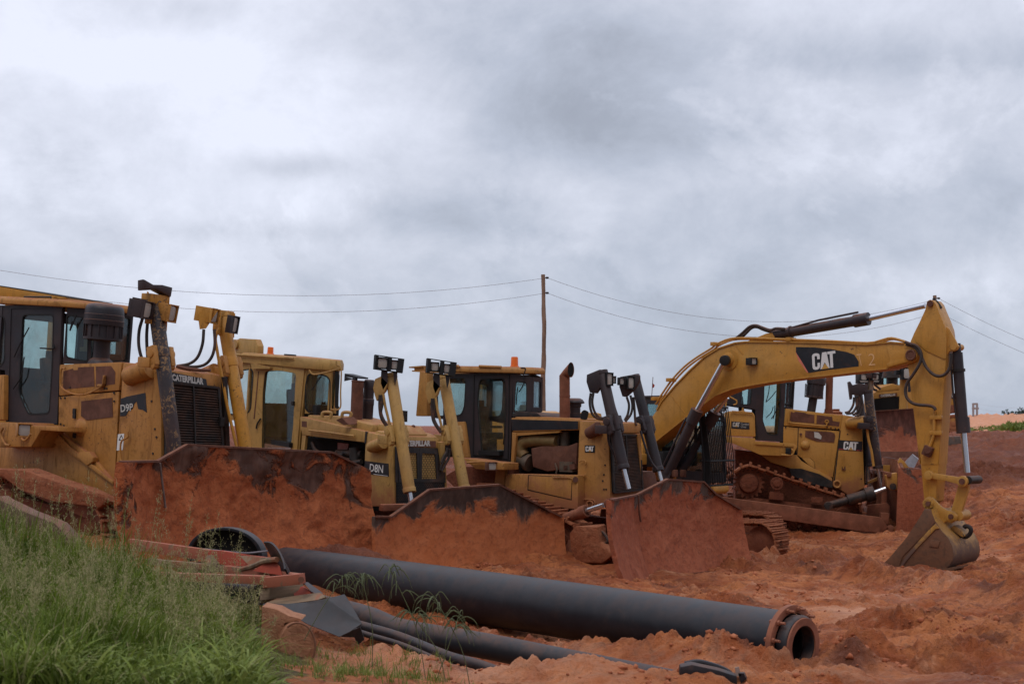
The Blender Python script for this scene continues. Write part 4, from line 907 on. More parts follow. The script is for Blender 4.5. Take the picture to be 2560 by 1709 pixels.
    one('screen_frame', IRON, p, 'holed', GT('500,940 925,955 930,1246 505,1244', .022), [GT('522,958 860,966 868,1238 528,1236', .022)], (.015, 0, 0))
    nb = one('name_bar', RUST, p, 'prism', GT('560,884 848,892 850,945 560,942', .035), (.006, 0, 0))
    O, Rv, Uv = quad_on(GT('548,938 804,936 548,888', .045)); lettering('name_lettering', 'CATERPILLAR', WHITE, nb, O, Rv, Uv, .003, .05)
    one('guard_post', Y2, p, 'bar', fr.F1('c', 890, 900, .02), fr.F1('c', 915, 1420, .02), .12, .12)
    hoses(p, [[fr.F1('c', u, v_, .12) for u, v_ in l] for l in (((950, 950), (935, 1020), (900, 1090), (890, 1140)), ((968, 960), (962, 1030), (925, 1100), (900, 1150)), ((940, 985), (910, 1040), (895, 1080)))], .026)
    # cab: side walls converge to a narrower front
    xA = fr.S1('b', 818, 850, .18).x; A = (xA, .18); rear = (xA - 1.75, -.20); C1 = (xA + .42, .50)
    nrm = V(-(A[1] - rear[1]), A[0] - rear[0], 0).normalized(); nrm = nrm if nrm.y > 0 else -nrm
    sp = fr.P('b', '205,430 335,428 838,505 800,850 778,1120 745,1480 420,1480 395,900 205,900', A, rear)
    hd = soften(fr.P('b', '535,545 640,538 762,560 745,850 742,930 722,1120 510,1115 518,700', A, rear), .07)
    hr = soften(fr.P('b', '225,560 430,530 445,560 425,820 385,862 235,850', A, rear), .09)
    wall('cab_side', Y2, p, sp, [hd, hr], nrm, GLD); wall('cab_side', Y2, p, mir(sp, cy), [mir(hd, cy), mir(hr, cy)], V(nrm.x, -nrm.y, 0), GLT)
    q = fr.P('b', '838,500 1012,505 1010,850 800,850', A, C1); q[0] = V(A[0], A[1], q[0].z); q[3] = V(A[0], A[1], q[3].z)
    hq = soften(fr.P('b', '845,568 940,570 985,588 1000,620 1000,842 850,842 822,810 828,640', A, C1), .05); n3 = V(-.6, .75, 0).normalized()
    wall('cab_front', Y2, p, q, [hq], n3, GLD); wall('cab_front', Y2, p, mir(q, cy), [mir(hq, cy)], V(n3.x, -n3.y, 0), GLT)
    zt, z0 = q[1].z, q[2].z
    fo = [V(C1[0], C1[1], z0), V(C1[0], 2 * cy - C1[1], z0), V(C1[0], 2 * cy - C1[1], zt), V(C1[0], C1[1], zt)]
    wall('cab_front', Y2, p, fo, [[V(C1[0], C1[1] + .05, z0 + .1), V(C1[0], 2 * cy - C1[1] - .05, z0 + .1), V(C1[0], 2 * cy - C1[1] - .05, zt - .1), V(C1[0], C1[1] + .05, zt - .1)]], (-1, 0, 0), GLT, seal=False)
    xr, yr = rear; far = 2 * cy - yr; zl = sp[4].z; zt2 = sp[0].z
    wall('cab_rear', Y2, p, [V(xr, yr, zl), V(xr, far, zl), V(xr, far, zt2), V(xr, yr, zt2)], [soften([V(xr, yr + .2, zl + .9), V(xr, far - .2, zl + .9), V(xr, far - .2, zt2 - .25), V(xr, yr + .2, zt2 - .25)], .08)], (1, 0, 0), GLT)
    # door frame raised a little, hinge strip
    df = fr.P('b', '455,500 822,520 790,860 770,1118 452,1118 452,900', A, rear); one('cab_door', Y2, p, 'holed', [x - nrm * .03 for x in df], [[x - nrm * .03 for x in hd]], nrm * .028)
    g = G(); g.box((xr + .8, cy, zl + .1), (1.4, 1.2, .1)); g.build('cab_floor', BLK, p); seat(p, fr.P1('b', 620, 900, A, rear) + V(-.1, .7, 0)); one('cab_lining', CREAM, p, 'box', (xr + .3, far - .3, zl + 1.2), (.5, .06, 1.0)); one('dashboard', BLK, p, 'box', (A[0] + .1, cy, z0 - .05), (.3, .6, .4), bevel=.03)
    g = G(); g.prism([x - nrm * .035 for x in fr.P('b', '488,545 494,545 462,890 454,890', A, rear)], nrm * .02); g.build('door_hinge', RUST, p)
    one('door_latch', BLK, p, 'box', fr.P1('b', 745, 778, A, rear) - nrm * .05, (.07, .05, .09)); one('door_handle', BLK, p, 'tube', [x - nrm * .06 for x in fr.P('b', '512,888 488,925 480,960', A, rear)], .018)
    one('door_visor', Y2, p, 'prism', [x - nrm * .12 for x in fr.P('b', '452,492 480,490 592,515 592,528 465,528', A, rear)], nrm * .1)
    # roof
    rz0 = fr.P1('b', 600, 470, A, rear).z; rz1 = fr.P1('b', 600, 420, A, rear).z
    roof_slab(p, C1, A, rear, cy, fr.P1('b', 600, 505, A, rear).z, fr.P1('b', 600, 428, A, rear).z, .08, Y2, 0, .3, .04)
    one('roof_band', Y2, p, 'prism', [x - nrm * .06 for x in fr.P('b', '335,430 570,440 835,470 838,510 600,500 335,478', A, rear)], nrm * .05)
    one('roof_panel', Y2, p, 'prism', [V(q.x, q.y - .02, q.z) for q in fr.P('b', '845,462 1012,470 1008,510 845,505', A, C1)], n3 * .05)
    one('roof_rail', Y2, p, 'tube', [x - nrm * .1 for x in fr.P('b', '345,425 560,440 760,452', A, rear)], .02, sm=0)
    # winch box, beacon, vent
    b0 = fr.S('b', '290,432 292,330 345,305 412,310 460,312 478,360 476,436', .35); one('roof_blower', Y2, p, 'prism', b0, (0, .16, 0), bevel=.02)
    one('blower_hub', Y2, p, 'cyl', fr.S1('b', 308, 348, .3), fr.S1('b', 308, 348, .3) + V(0, .12, 0), .11)
    g = G(); b = fr.S1('b', 568, 416, .5); g.lathe(b, (0, 0, 1), [(.085, -.1), (.085, .0), (.07, .01), (.066, .13), (.06, .145), (0, .15)], 20); g.build('beacon', AMBER, p); one('roof_vent', BLK, p, 'box', fr.S1('b', 712, 428, .6), (.2, .2, .04), bevel=.01)
    # mirror bracket of bent tube on the far front
    def Pm(u, v_): return fr.at('b', u, v_, 30.2)
    one('mirror_bracket', Y2, p, 'tube', [Pm(*a) for a in ((848, 535), (885, 568), (1000, 545), (1072, 525), (1078, 520))], .016, sm=4)
    one('mirror_bracket', Y2, p, 'tube', [Pm(*a) for a in ((1048, 470), (1050, 500), (1082, 528), (1078, 700), (1078, 800), (1050, 824), (1005, 820))], .016, sm=4)
    one('mirror', BLK, p, 'prism', [fr.at('b', u, v_, 30.3) for u, v_ in ((1040, 545), (1066, 545), (1062, 810), (1036, 810))], fr.Mi @ V(0, .03, 0))
    one('window_wiper', BLK, p, 'tube', [x + V(.02, -.02, 0) for x in fr.P('b', '945,575 920,610 870,680', A, C1)], .01); one('window_wiper', BLK, p, 'tube', [x - nrm * .06 for x in fr.P('b', '950,580 930,600 905,650', A, C1)], .008)
    # hood fittings
    for u in (978, 1122): one('lifting_eye', Y2, p, 'tube', [fr.at('b', a + u, b, 29) for a, b in ((-35, 880), (-25, 845), (30, 848), (22, 890))], .035)
    one('loose_plate', RUST, p, 'prism', [fr.at('b', u, v_, 28.8) for u, v_ in ((1045, 900), (1085, 880), (1135, 930), (1100, 935))], (0, .3, .02))
    # exhaust stack and intake
    e0 = fr.S1('b', 1190, 960, .38); e1 = fr.S1('b', 1203, 612, .38); g = G(); g.cyl(e0, e1, .125, n=28); g.cyl(e1 - V(0, 0, .02), e1, .135); g.build('exhaust_stack', RUST, p)
    g = G(); f0 = fr.S1('b', 1106, 585, .38); f1 = fr.S1('b', 1216, 595, .38); g.prism([f0, f0 + V(0, 0, .07), f1 + V(0, 0, .02), f1 - V(0, 0, .01)], (0, .22, 0)); g.prism([f0 + V(0, .0, 0), f0 - V(0, 0, .09), f0 + V(.35, 0, -.02)], (0, .02, 0)); g.box(e1 + V(-.1, 0, .02), (.1, .06, .08)); g.build('rain_flap', BLK, p)
    i0 = fr.S1('b', 1268, 920, .75); i1 = fr.S1('b', 1278, 605, .75); hh = i1.z - i0.z; g = G()
    g.lathe(i0, (0, 0, 1), [(.19, 0), (.19, .03), (.12, .04), (.12, hh * .4), (.125, hh * .42), (.125, hh * .55), (.12, hh * .56), (.11, hh * .57), (.11, hh * .80), (.12, hh * .8), (.125, hh * .95), (.09, hh)], 24); g.build('air_intake', BK, p)
    g = G(); c = fr.S1('c', 655, 820, .7); g.lathe(c, (0, 0, 1), [(.12, -.1), (.12, .0), (.1, .03), (.04, .05), (.04, .14), (.0, .16)], 18); g.build('radiator_cap', RUST, p)
    one('work_lamp_back', BLK, p, 'prism', [fr.at('c', u, v_, 29.5) for u, v_ in ((543, 630), (608, 636), (606, 730), (560, 730))], fr.Mi @ V(0, .06, 0))
    # blade
    x0 = 1.45
    J = fr.F1('d', -125 + 0, 1490, x0)
    J = fr.F1('c', 375, 1500, x0); c1 = fr.F1('c', 915, 1296, x0); c2 = fr.F1('d', 822, 1258, x0); jf = fr.F1('d', 1230, 1440, x0)
    J = fr.F1('D', 898, 1186, x0); c1 = fr.F1('D', 986, 1124, x0); c2 = fr.F1('D', 1146, 1112, x0)
    jf = fr.F1('D', 1255, 1168, x0)
    tip = fr.hit('D', 868, 1156, (x0, J.y, 0), V(1, .466, 0)); ft = fr.hit('D', 1290, 1186, (x0, jf.y, 0), V(1, -.3, 0)); zb = fr.F1('D', 1100, 1365, x0).z
    blade(fr, p, [(tip.x, tip.y, J.z + .05), (x0, J.y, J.z), (x0, c1.y, c1.z), (x0, c2.y, c2.z), (x0, jf.y, jf.z), (ft.x, ft.y, ft.z)], zb,
          mudmat('mud_blade_mid', (.46, .140, .050, 1), (.50, .170, .070, 1), (.20, .06, .028, 1), 1.0, .5, .85, thr=1.1, patch=(.53, .62), top=.5, zref=c1.z - .62, steelcol=(.062, .042, .034, 1), seed=5.2), .22, .07, .014, 2.4)
    for y in (-.72, W + .72): one('push_arm', RUSTR, p, 'bar', V(x0 - .4, y, zb + .42), V(-2.4, y, zb + .8), .24, .32, bevel=.02)
    one('lift_link', RUST, p, 'box', (x0 - .5, W / 2, zb + .9), (.3, 1.0, .3))
    track(p, -.45, -3.5, -2.6, .95, -.95, .56, -.2, .42, .44); track(p, -.45, -3.5, -2.6, .95, W + .39, .56, -.2, .42, .44)
    # lift cylinders
    yn = -.26; T = fr.S1('c', 468, 330, yn); Pv = fr.S1('c', 515, 815, yn); Bt = fr.S1('c', 628, 1330, yn); Rd = fr.S1('c', 650, 1470, yn)
    liftcyl(p, T, Pv, Bt, Rd, .115, Y2, Y2, None, rodr=.05); yf = W + .26
    T2 = fr.S1('c', 915, 345, yf); P2_ = fr.S1('c', 985, 815, yf); B2 = fr.S1('c', 1095, 1310, yf)
    liftcyl(p, T2, P2_, B2, B2 + (B2 - T2).normalized() * .4, .113, Y2, Y2, None)
    for (sx, sy, dpt, tt) in ((0, 0, 27.3, T), (0, 0, 28.6, T2)):
        n_ = tt is T; o_ = (0, 0) if n_ else (445, 30)
        def K(u, v_, dd=0): return fr.at('c', u + o_[0], v_ + o_[1], dpt + dd)
        # flat steel loop carrying two lamps, cheek plates
        g = G(); 
        for a, b in (((322, 165), (318, 280)), ((352, 165), (345, 280))): pass
        g.tube([K(*a) for a in ((330, 160), (470, 182), (575, 196), (562, 312), (445, 296), (320, 278), (330, 160))], .014, 4, sm=0)
        g.prism([K(330, 160), K(356, 164), K(344, 283), K(318, 278)], fr.Mi @ V(.03, -.10, 0)); g.prism([K(528, 190), K(578, 196), K(563, 314), K(508, 305)], fr.Mi @ V(.02, -.1, 0)); g.prism([K(443, 178), K(470, 182), K(458, 298), K(428, 292)], fr.Mi @ V(.03, -.1, 0))
        g.build('lamp_bracket', BLK, p)
        lamp(p, K(396, 230, -.08), (.5, -.5, -.05) if n_ else (.5, -.35, 0), .22 if n_ else .17, .22 if n_ else .19, .10, BLK); lamp(p, K(497, 245, -.06), (.6, -.3, 0), .15, .19, .09, BLK)
        g = G(); g.prism([K(385, 292), K(438, 298), K(440, 400), K(400, 465), (K(378, 400))], fr.Mi @ V(0, .05, 0)); g.prism([K(485, 300), K(522, 310), K(518, 360), K(500, 420)], fr.Mi @ V(0, .05, 0)); g.build('lamp_post', BK, p, .008)
        g = G(); g.prism([K(330, 365), K(385, 340), K(440, 395), K(415, 470), K(345, 552), K(328, 500), K(315, 440)], fr.Mi @ V(.03, .10, 0)); g.build('hose_guard', Y2, p, .01)
        hoses(p, [[K(*a) for a in ((375, 500), (372, 600), (385, 690), (420, 750), (450, 790))], [K(*a) for a in ((385, 500), (392, 580), (382, 650), (408, 720), (442, 770))]], .03)
        one('cylinder_pipe', Y2, p, 'tube', [K(*a) for a in ((402, 490), (420, 600), (440, 680), (462, 770))], .026)
dozer2()
# ================================================================== bulldozer 3 (black cab, open engine bay)
def dozer3():
    fr = Frame(at('e', 300, 900, 29.5), 50, .6, -.6, 1.9); W = 1.2; S, F = fr.S, fr.F; cy = W / 2
    p = fr.empty('bulldozer'); tag(p, 'dusty bulldozer with black lift cylinders, brown exhaust stack and open engine bay, third from left', 'bulldozer', 'bulldozers parked in the yard')
    gp = S('d', '1525,680 1705,684 1780,700 1802,1440 1512,1465 1505,1160 1520,760'); GT = lambda pts, e=0.: fr.T('e', pts, gp[2], gp[3], e)
    one('radiator_guard', Y3, p, 'prism', gp, (0, W, 0), bevel=.045)
    one('nose_cap', Y3, p, 'prism', [q + V(.01, .08, 0) for q in S('e', '240,690 300,700 300,790 240,790')], (0, W - .16, 0), bevel=.04)
    hd = one('engine_hood', Y3, p, 'prism', S('d', '918,655 1515,676 1515,762 930,780'), (0, W, 0), bevel=.02)
    one('hood_top', Y3, p, 'prism', [q + V(0, .12, 0) for q in S('d', '918,645 1200,645 1515,662 1515,700 925,700')], (0, W - .24, 0), bevel=.03)
    one('hood_stripe', DECB, p, 'prism', S('d', '920,668 1512,684 1512,756 926,768', -.006), (0, .006, 0))
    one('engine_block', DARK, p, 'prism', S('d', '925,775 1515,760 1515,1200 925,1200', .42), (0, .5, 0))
    g = G(); E = lambda u, v_, y=.2: fr.S1('d', u, v_, y)
    g.tube([E(1040, 1000), E(1010, 950), E(1030, 880), E(1120, 855), E(1230, 860), E(1330, 870)], .14, 14); g.build('intake_elbow', steel('old_duct', (.13, .085, .03, 1), .6, .1, .4, seed=12), p)
    g = G(); g.cyl(E(960, 1010), E(1070, 1050), .12, .16); g.cyl(E(1060, 1048), E(1090, 1060), .19); g.cyl(E(1200, 830, .35), E(1380, 860, .35), .16); g.cyl(E(1400, 780, .3), E(1400, 900, .3), .11); g.box(E(1430, 1090, .15), (.35, .2, .22)); g.tube([E(1310, 1060, .08), E(1325, 1110, .05), E(1318, 1150, .05)], .02); g.build('engine_parts', steel('engine_metal', (.07, .055, .04, 1), .6, .2, .4, seed=13), p)
    one('heat_shield', RUST, p, 'prism', [E(*a, .10) for a in ((1095, 925), (1200, 905), (1420, 905), (1505, 875), (1495, 1095), (1235, 1130), (1110, 1090))], (0, .22, 0), bevel=.02)
    g = G(); g.prism([E(1380, 1080, .05), E(1420, 1078, .05), E(1422, 1120, .05), E(1385, 1125, .05)], (0, .12, 0)); g.prism([E(1435, 1070, .03), E(1480, 1062, .03), E(1482, 1110, .03), E(1440, 1115, .03)], (0, .1, 0)); g.build('bracket_box', RUST, p)
    one('bay_post', Y3, p, 'prism', S('d', '925,782 962,790 955,900 940,1052 915,1045 922,900', .0), (0, .08, 0), bevel=.01)
    one('bay_beam', Y3, p, 'prism', S('d', '925,782 1350,770 1350,785 960,815', .02), (0, .06, 0))
    # lower box with its door
    one('battery_box', Y3, p, 'prism', S('d', '868,1152 1510,1165 1510,1470 900,1400 862,1250', -.25), (0, .45, 0), bevel=.02)
    one('box_door', Y3, p, 'prism', S('d', '1075,1168 1452,1188 1455,1225 1448,1378 1070,1292', -.262), (0, .012, 0), bevel=.004)
    one('door_gasket', RUB, p, 'holed', S('d', '1068,1162 1459,1182 1455,1386 1063,1298', -.256), [S('d', '1074,1168 1453,1188 1449,1380 1069,1293', -.256)], (0, .004, 0))
    one('box_door_handle', Y3, p, 'tube', S('d', '1290,1165 1290,1180 1310,1186 1450,1190 1456,1230', -.28), .012)
    one('filler_plug', RUST, p, 'cyl', fr.S1('d', 1490, 1203, -.28), fr.S1('d', 1490, 1203, -.25), .06)
    # fender, lamp, tunnel below
    one('fender', Y3, p, 'prism', S('d', '478,1012 560,1020 700,1040 855,1056 852,1118 700,1116 600,1108', -.55), (0, .5, 0), bevel=.02)
    one('side_frame', MUDD, p, 'prism', S('d', '470,1090 850,1100 905,1420 620,1480 320,1180', -.1), (0, W + .1, 0))
    one('frame_plate', Y3, p, 'prism', S('d', '790,1056 858,1056 860,1255 770,1235', -.2), (0, .1, 0))
    lamp(p, fr.S1('d', 748, 1085, -.62), (1, -.45, 0), .22, .18, .14, RUST)
    one('fender_rail', Y3, p, 'tube', S('d', '525,1058 540,1052 700,1046 712,1060', -.62), .022)
    one('grab_handle', Y3, p, 'tube', S('d', '1525,1045 1560,1030 1585,1050 1570,1080', -.05), .014); one('grab_handle', Y3, p, 'tube', S('d', '1520,1175 1545,1195 1580,1160', -.05), .014)
    g = G(); g.prism([fr.S1('l', u, v_, -1.05) for u, v_ in ((905, 60), (935, 35), (1058, 30), (1062, 120), (1130, 160), (1135, 190), (1080, 235), (950, 235), (905, 150))], (0, .3, 0)); g.build('mud_clogged_trunnion', TRK, p, .04, rough=.05, rs=6); g = G(); g.tube([fr.S1('l', u, v_, -.9) for u, v_ in ((1058, 50), (1090, 70), (1110, 110), (1085, 130))], .03); g.build('hydraulic_hose', HOSE, p)
    g = G(); g.tube(S('d', '1540,1395 1550,1380 1640,1382 1665,1410 1655,1450', -.03), .014); g.tube(S('d', '1600,1440 1595,1405 1625,1395 1645,1415 1640,1440', -.03), .02); g.build('step_rail', Y3, p)
    bolts(g := G(), [fr.S1('d', u, v_, 0) for u, v_ in ((1755, 1075), (1745, 1160), (1735, 1215), (1765, 1290), (1745, 1290))], .02); g.build('guard_bolts', IRON, p)
    lg = one('badge_plate', DECB, p, 'prism', S('d', '1572,898 1664,898 1662,965 1573,963', -.006), (0, .005, 0))
    cat_logo(WHITEC, DECY, lg, *quad_on(S('d', '1582,953 1655,953 1582,908', -.01)), .003)
    # mounts
    for s, y in ((-1, 0), (1, W)):
        a = fr.S1('d', 1610, 795, y); b = fr.S1('d', 1720, 745, y); a.y = y + s * .02; b.y = y + s * .08
        g = G(); g.cyl(a, b, .115, .14); g.build('cylinder_mount', RUST if s < 0 else Y3, p, .012)
    # front
    grille(p, GT('296,800 540,812 572,1290 318,1320', .005), 0, 38, cols=2)
    bb = one('badge_plate', DECB, p, 'prism', GT('375,730 424,735 424,790 375,785', .03), (.006, 0, 0)); cat_logo(WHITE, DECY, bb, *quad_on(GT('380,780 418,782 380,742', .04)), .003)
    one('guard_post', Y3, p, 'bar', fr.F1('e', 545, 800, .03), fr.F1('e', 580, 1290, .03), .1, .08); one('belly_box', RUST, p, 'prism', GT('590,1135 700,1130 740,1290 600,1290', -.1), (-.3, 0, 0), bevel=.02)
    # cab
    xA = fr.S1('d', 930, 600, .20).x; A = (xA, .20); rear = (xA - 1.7, -.22); C1 = (xA + .38, .42)
    nrm = V(-(A[1] - rear[1]), A[0] - rear[0], 0).normalized(); nrm = nrm if nrm.y > 0 else -nrm
    sp = fr.P('d', '225,285 350,262 936,258 922,650 908,1048 560,1010 520,700 230,655', A, rear)
    hr = soften(fr.P('d', '250,312 500,302 512,330 500,560 470,630 262,638', A, rear), .08); hd = soften(fr.P('d', '638,308 850,306 866,340 870,590 852,985 700,990 655,962 618,480', A, rear), .09)
    wall('cab_side', BK, p, sp, [hr, hd], nrm, GLD); wall('cab_side', BK, p, mir(sp, cy), [mir(hr, cy), mir(hd, cy)], V(nrm.x, -nrm.y, 0), GLT)
    one('door_edge', RUB, p, 'holed', [x - nrm * .02 for x in fr.P('d', '585,270 905,268 895,1025 578,985', A, rear)], [[x - nrm * .02 for x in fr.P('d', '592,278 897,276 888,1016 585,978', A, rear)]], nrm * .02)
    q = fr.P('d', '936,258 1105,292 1102,600 924,610', A, C1); q[0] = V(A[0], A[1], q[0].z); q[3] = V(A[0], A[1], q[3].z)
    hq = soften(fr.P('d', '962,330 1075,350 1075,600 948,602', A, C1), .06); hq = soften(fr.P('d', '962,332 1052,345 1052,596 948,598', A, C1), .05); n3 = V(-.6, .75, 0).normalized()
    wall('cab_front', BK, p, q, [hq], n3, GLT); wall('cab_front', BK, p, mir(q, cy), [mir(hq, cy)], V(n3.x, -n3.y, 0), GLT)
    zt, z0 = q[1].z, q[2].z; fo = [V(C1[0], C1[1], z0), V(C1[0], 2 * cy - C1[1], z0), V(C1[0], 2 * cy - C1[1], zt), V(C1[0], C1[1], zt)]
    wall('cab_front', BK, p, fo, [[V(C1[0], C1[1] + .05, z0 + .1), V(C1[0], 2 * cy - C1[1] - .05, z0 + .1), V(C1[0], 2 * cy - C1[1] - .05, zt - .1), V(C1[0], C1[1] + .05, zt - .1)]], (-1, 0, 0), GLT, seal=False)
    xr, yr = rear; far = 2 * cy - yr; zl = sp[5].z; zt2 = sp[1].z
    wall('cab_rear', BK, p, [V(xr, yr, zl), V(xr, far, zl), V(xr, far, zt2), V(xr, yr, zt2)], [soften([V(xr, yr + .15, zl + .95), V(xr, far - .15, zl + .95), V(xr, far - .15, zt2 - .2), V(xr, yr + .15, zt2 - .2)], .08)], (1, 0, 0), GLT)
    one('cab_floor', BLK, p, 'box', (xr + .8, cy, zl + .12), (1.4, 1.2, .1)); seat(p, (xr + .65, cy, zl + .5)); one('dashboard', CREAM, p, 'box', (A[0] + .1, cy + .1, z0 - .25), (.25, .5, .8), bevel=.03)
    one('cowl', IRON, p, 'prism', [q_ + V(0, .0, 0) for q_ in S('d', '925,620 960,598 1150,610 1186,640 1186,662 925,650', .15)], (0, .8, 0), bevel=.02)
    # roof
    rz0 = fr.P1('d', 640, 258, A, rear).z; rz1 = fr.P1('d', 640, 203, A, rear).z
    roof_slab(p, C1, A, rear, cy, rz0, rz1, .12, Y3, -.02, .1, .05)
    one('roof_rail', Y3, p, 'tube', [x - nrm * .12 for x in fr.P('d', '655,198 850,206', A, rear)], .03, sm=0); one('roof_rail', Y3, p, 'tube', [x - nrm * .12 for x in fr.P('d', '350,200 470,196 478,205', A, rear)], .03, sm=0)
    one('rollover_post', Y3, p, 'prism', [x - nrm * .1 for x in fr.P('d', '122,240 188,250 185,640 88,640', A, rear)], (0, .22, 0), bevel=.02); one('rollover_post', Y3, p, 'prism', [V(x.x, 2 * cy - x.y - .1, x.z) for x in fr.P('d', '122,240 188,250 185,640 88,640', A, rear)], (0, .22, 0), bevel=.02)
    g = G(); a, b, c, d = fr.P('d', '8,200 130,190 130,248 35,244', A, rear); g.prism([a, b, b - V(0, 0, .03), a - V(0, 0, .03)], (0, 1.7, 0)); g.prism([d, c, c + V(0, 0, .03), d + V(0, 0, .03)], (0, 1.7, 0)); g.prism([a + V(.12, .05, -.02), b + V(0, .05, 0), c + V(0, .05, 0), d + V(.03, .05, 0)], (0, 1.6, 0)); g.build('rollover_beam', Y3, p)
    one('tank', Y3, p, 'prism', [x - nrm * .05 for x in fr.P('d', '400,720 440,690 508,688 552,1008 470,1010', A, rear)], (0, .3, 0), bevel=.02)
    g = G(); b = fr.P1('d', 898, 198, A, rear) + V(-.05, .25, 0); g.lathe(b, (0, 0, 1), [(.10, -.02), (.10, .02), (.085, .03), (.08, .2), (.07, .225), (0, .23)], 20); g.build('beacon', AMBER, p); one('beacon_base', BLK, p, 'lathe', b - V(0, 0, .06), (0, 0, 1), [(.11, 0), (.11, .05), (.10, .06)])
    one('window_wiper', BLK, p, 'tube', [x + V(.03, -.03, 0) for x in fr.P('d', '1035,330 1015,380 985,425', A, C1)], .012); one('window_wiper', BLK, p, 'tube', [x + V(.03, -.03, 0) for x in fr.P('d', '975,380 965,460 960,540', A, C1)], .012)
    one('roof_cable', BLK, p, 'tube', [x + V(.05, -.05, 0) for x in fr.P('d', '1000,212 1040,215 1035,250 1020,285 1030,320', A, C1)], .012)
    # stacks
    e0 = fr.S1('d', 1395, 670, .35); e1 = fr.S1('d', 1393, 280, .35); g = G(); rr = .115; g.cyl(e0, e1, rr, n=28)
    for v_ in (468, 605): c = fr.S1('d', 1395, v_, .35); g.cyl(c, c + V(0, 0, .03), rr * 1.05)
    ring1, e = g.ring(e1, V(0, 0, 1), rr, 28); tc_ = fr.S1('d', 1450, 228, .35); wrap = lambda k: [tc_ + V(0, (q_ - e1).y * k, -(q_ - e1).x / rr * .165 * k) + V(-.02 * (1 - k) * 8, 0, 0) for q_ in ring1]
    mid_ = [e1.lerp(tc_, .38) + (q_ - e1).lerp(w_ - tc_, .42) * 1.05 for q_, w_ in zip(ring1, wrap(1))]; g.loft([ring1, mid_, wrap(1)], False); g.build('exhaust_stack', RUSTR, p)
    g = G(); g.loft([wrap(.9), wrap(.85)]); g.build('stack_lining', DARK, p)
    i0 = fr.S1('d', 1480, 690, .75); hh = fr.S1('d', 1480, 480, .75).z - i0.z; g = G(); g.lathe(i0, (0, 0, 1), [(.15, -.1), (.15, hh * .35), (.13, hh * .36), (.13, hh * .62), (.15, hh * .64), (.15, hh * .76), (.2, hh * .78), (.22, hh * .80), (.22, hh * .82), (.18, hh * .94), (.12, hh)], 24); g.build('air_intake', BK, p)
    one('mirror', BLK, p, 'prism', soften([fr.at('d', u, v_, 29.6) for u, v_ in ((1530, 665), (1545, 598), (1570, 582), (1612, 602), (1592, 675))], .04), fr.Mi @ V(0, .08, 0))
    # blade
    x0 = 1.4
    J = fr.F1('e', 548, 1345, x0); c1 = fr.F1('e', 822, 1205, x0); c2 = fr.F1('e', 1138, 1228, x0); jf = fr.F1('e', 1240, 1330, x0)
    tip = fr.hit('D', 1404, 1140, (x0, J.y, 0), V(1, .466, 0)); ft = fr.hit('D', 1700, 1168, (x0, jf.y, 0), V(1, -.466, 0)); zb = fr.F1('D', 1560, 1332, x0).z + .1
    blade(fr, p, [(tip.x, tip.y, J.z + .02), (x0, J.y, J.z), (x0, c1.y, c1.z), (x0, c2.y, c2.z), (x0, jf.y, jf.z), (ft.x, ft.y, ft.z)], zb,
          mudmat('mud_blade_right', (.30, .082, .040, 1), (.36, .112, .056, 1), (.12, .038, .024, 1), 1.2, .7, .85, thr=1.3, patch=(.60, .68), top=.30, zref=c1.z - .5, steelcol=(.075, .050, .040, 1), seed=7.1), .2, .07, .02, 2.6, edgemat=MUDD)
    one('wing_seam', RUST, p, 'tube', [q + V(.04, 0, 0) for q in F('e', '542,1345 545,1420 550,1500 562,1580', x0 + .03)], .02)
    for y in (-.72, W + .72): one('push_arm', RUSTR, p, 'bar', V(x0 - .4, y, zb + .42), V(-2.4, y, zb + .7), .24, .34, bevel=.02)
    track_line(fr, p, 'd', (330, 1150), (650, 1262), -.95, .56, W)
    # tilt cylinder
    a, b, c = fr.S1('d', 1370, 1560, -.8), fr.S1('d', 1590, 1480, -.8), fr.S1('d', 1740, 1430, -.8); g = G(); g.cyl(a, b, .105); g.cyl(b - (b - a) * .25, b, .13); t_ = g.build('tilt_cylinder', RUSTR, p, .01); one('cylinder_rod', CHROME, t_, 'cyl', b, c, .052)
    g = G(); g.prism([fr.S1('d', u, v_, -.88) for u, v_ in ((1735, 1420), (1760, 1375), (1815, 1360), (1825, 1450), (1760, 1470))], (0, .2, 0)); g.cyl(fr.S1('d', 1770, 1412, -.92), fr.S1('d', 1770, 1412, -.86), .07); g.build('tilt_bracket', RUSTR, p, .02)
    # lift cylinders
    yn = -.28; T = fr.S1('e', 232, 245, yn); Pv = fr.S1('e', 330, 690, yn); Bt = fr.S1('e', 425, 1110, yn); Rd = fr.S1('e', 470, 1290, yn)
    liftcyl(p, T, Pv, Bt, Rd, .115, BK, BK, None, rodr=.05); yf = W + .28
    T2 = fr.S1('e', 520, 285, yf); P2_ = fr.S1('e', 615, 690, yf); B2 = fr.S1('e', 735, 1130, yf); R2 = fr.S1('e', 765, 1240, yf)
    liftcyl(p, T2, P2_, B2, R2, .112, BK, BK, None, rodr=.048)
    K = lambda u, v_, d=0: fr.at('e', u, v_, 29.2 + d)
    one('hose_guard', BK, p, 'prism', [K(*a) for a in ((95, 272), (212, 224), (262, 240), (270, 300), (240, 350), (178, 438), (122, 430), (92, 335))], fr.Mi @ V(.05, .12, 0), bevel=.01)
    lamp(p, K(296, 312, -.05), (.7, -.4, 0), .15, .27, .14, BLK); lamp(p, K(332, 318, 0), (.7, -.4, 0), .09, .15, .08, BLK)
    K2 = lambda u, v_, d=0: fr.at('e', u, v_, 30.2 + d)
    one('hose_guard', BK, p, 'prism', [K2(*a) for a in ((392, 290), (440, 282), (520, 268), (558, 275), (560, 330), (520, 400), (440, 470), (412, 465), (385, 380))], fr.Mi @ V(.05, .12, 0), bevel=.01)
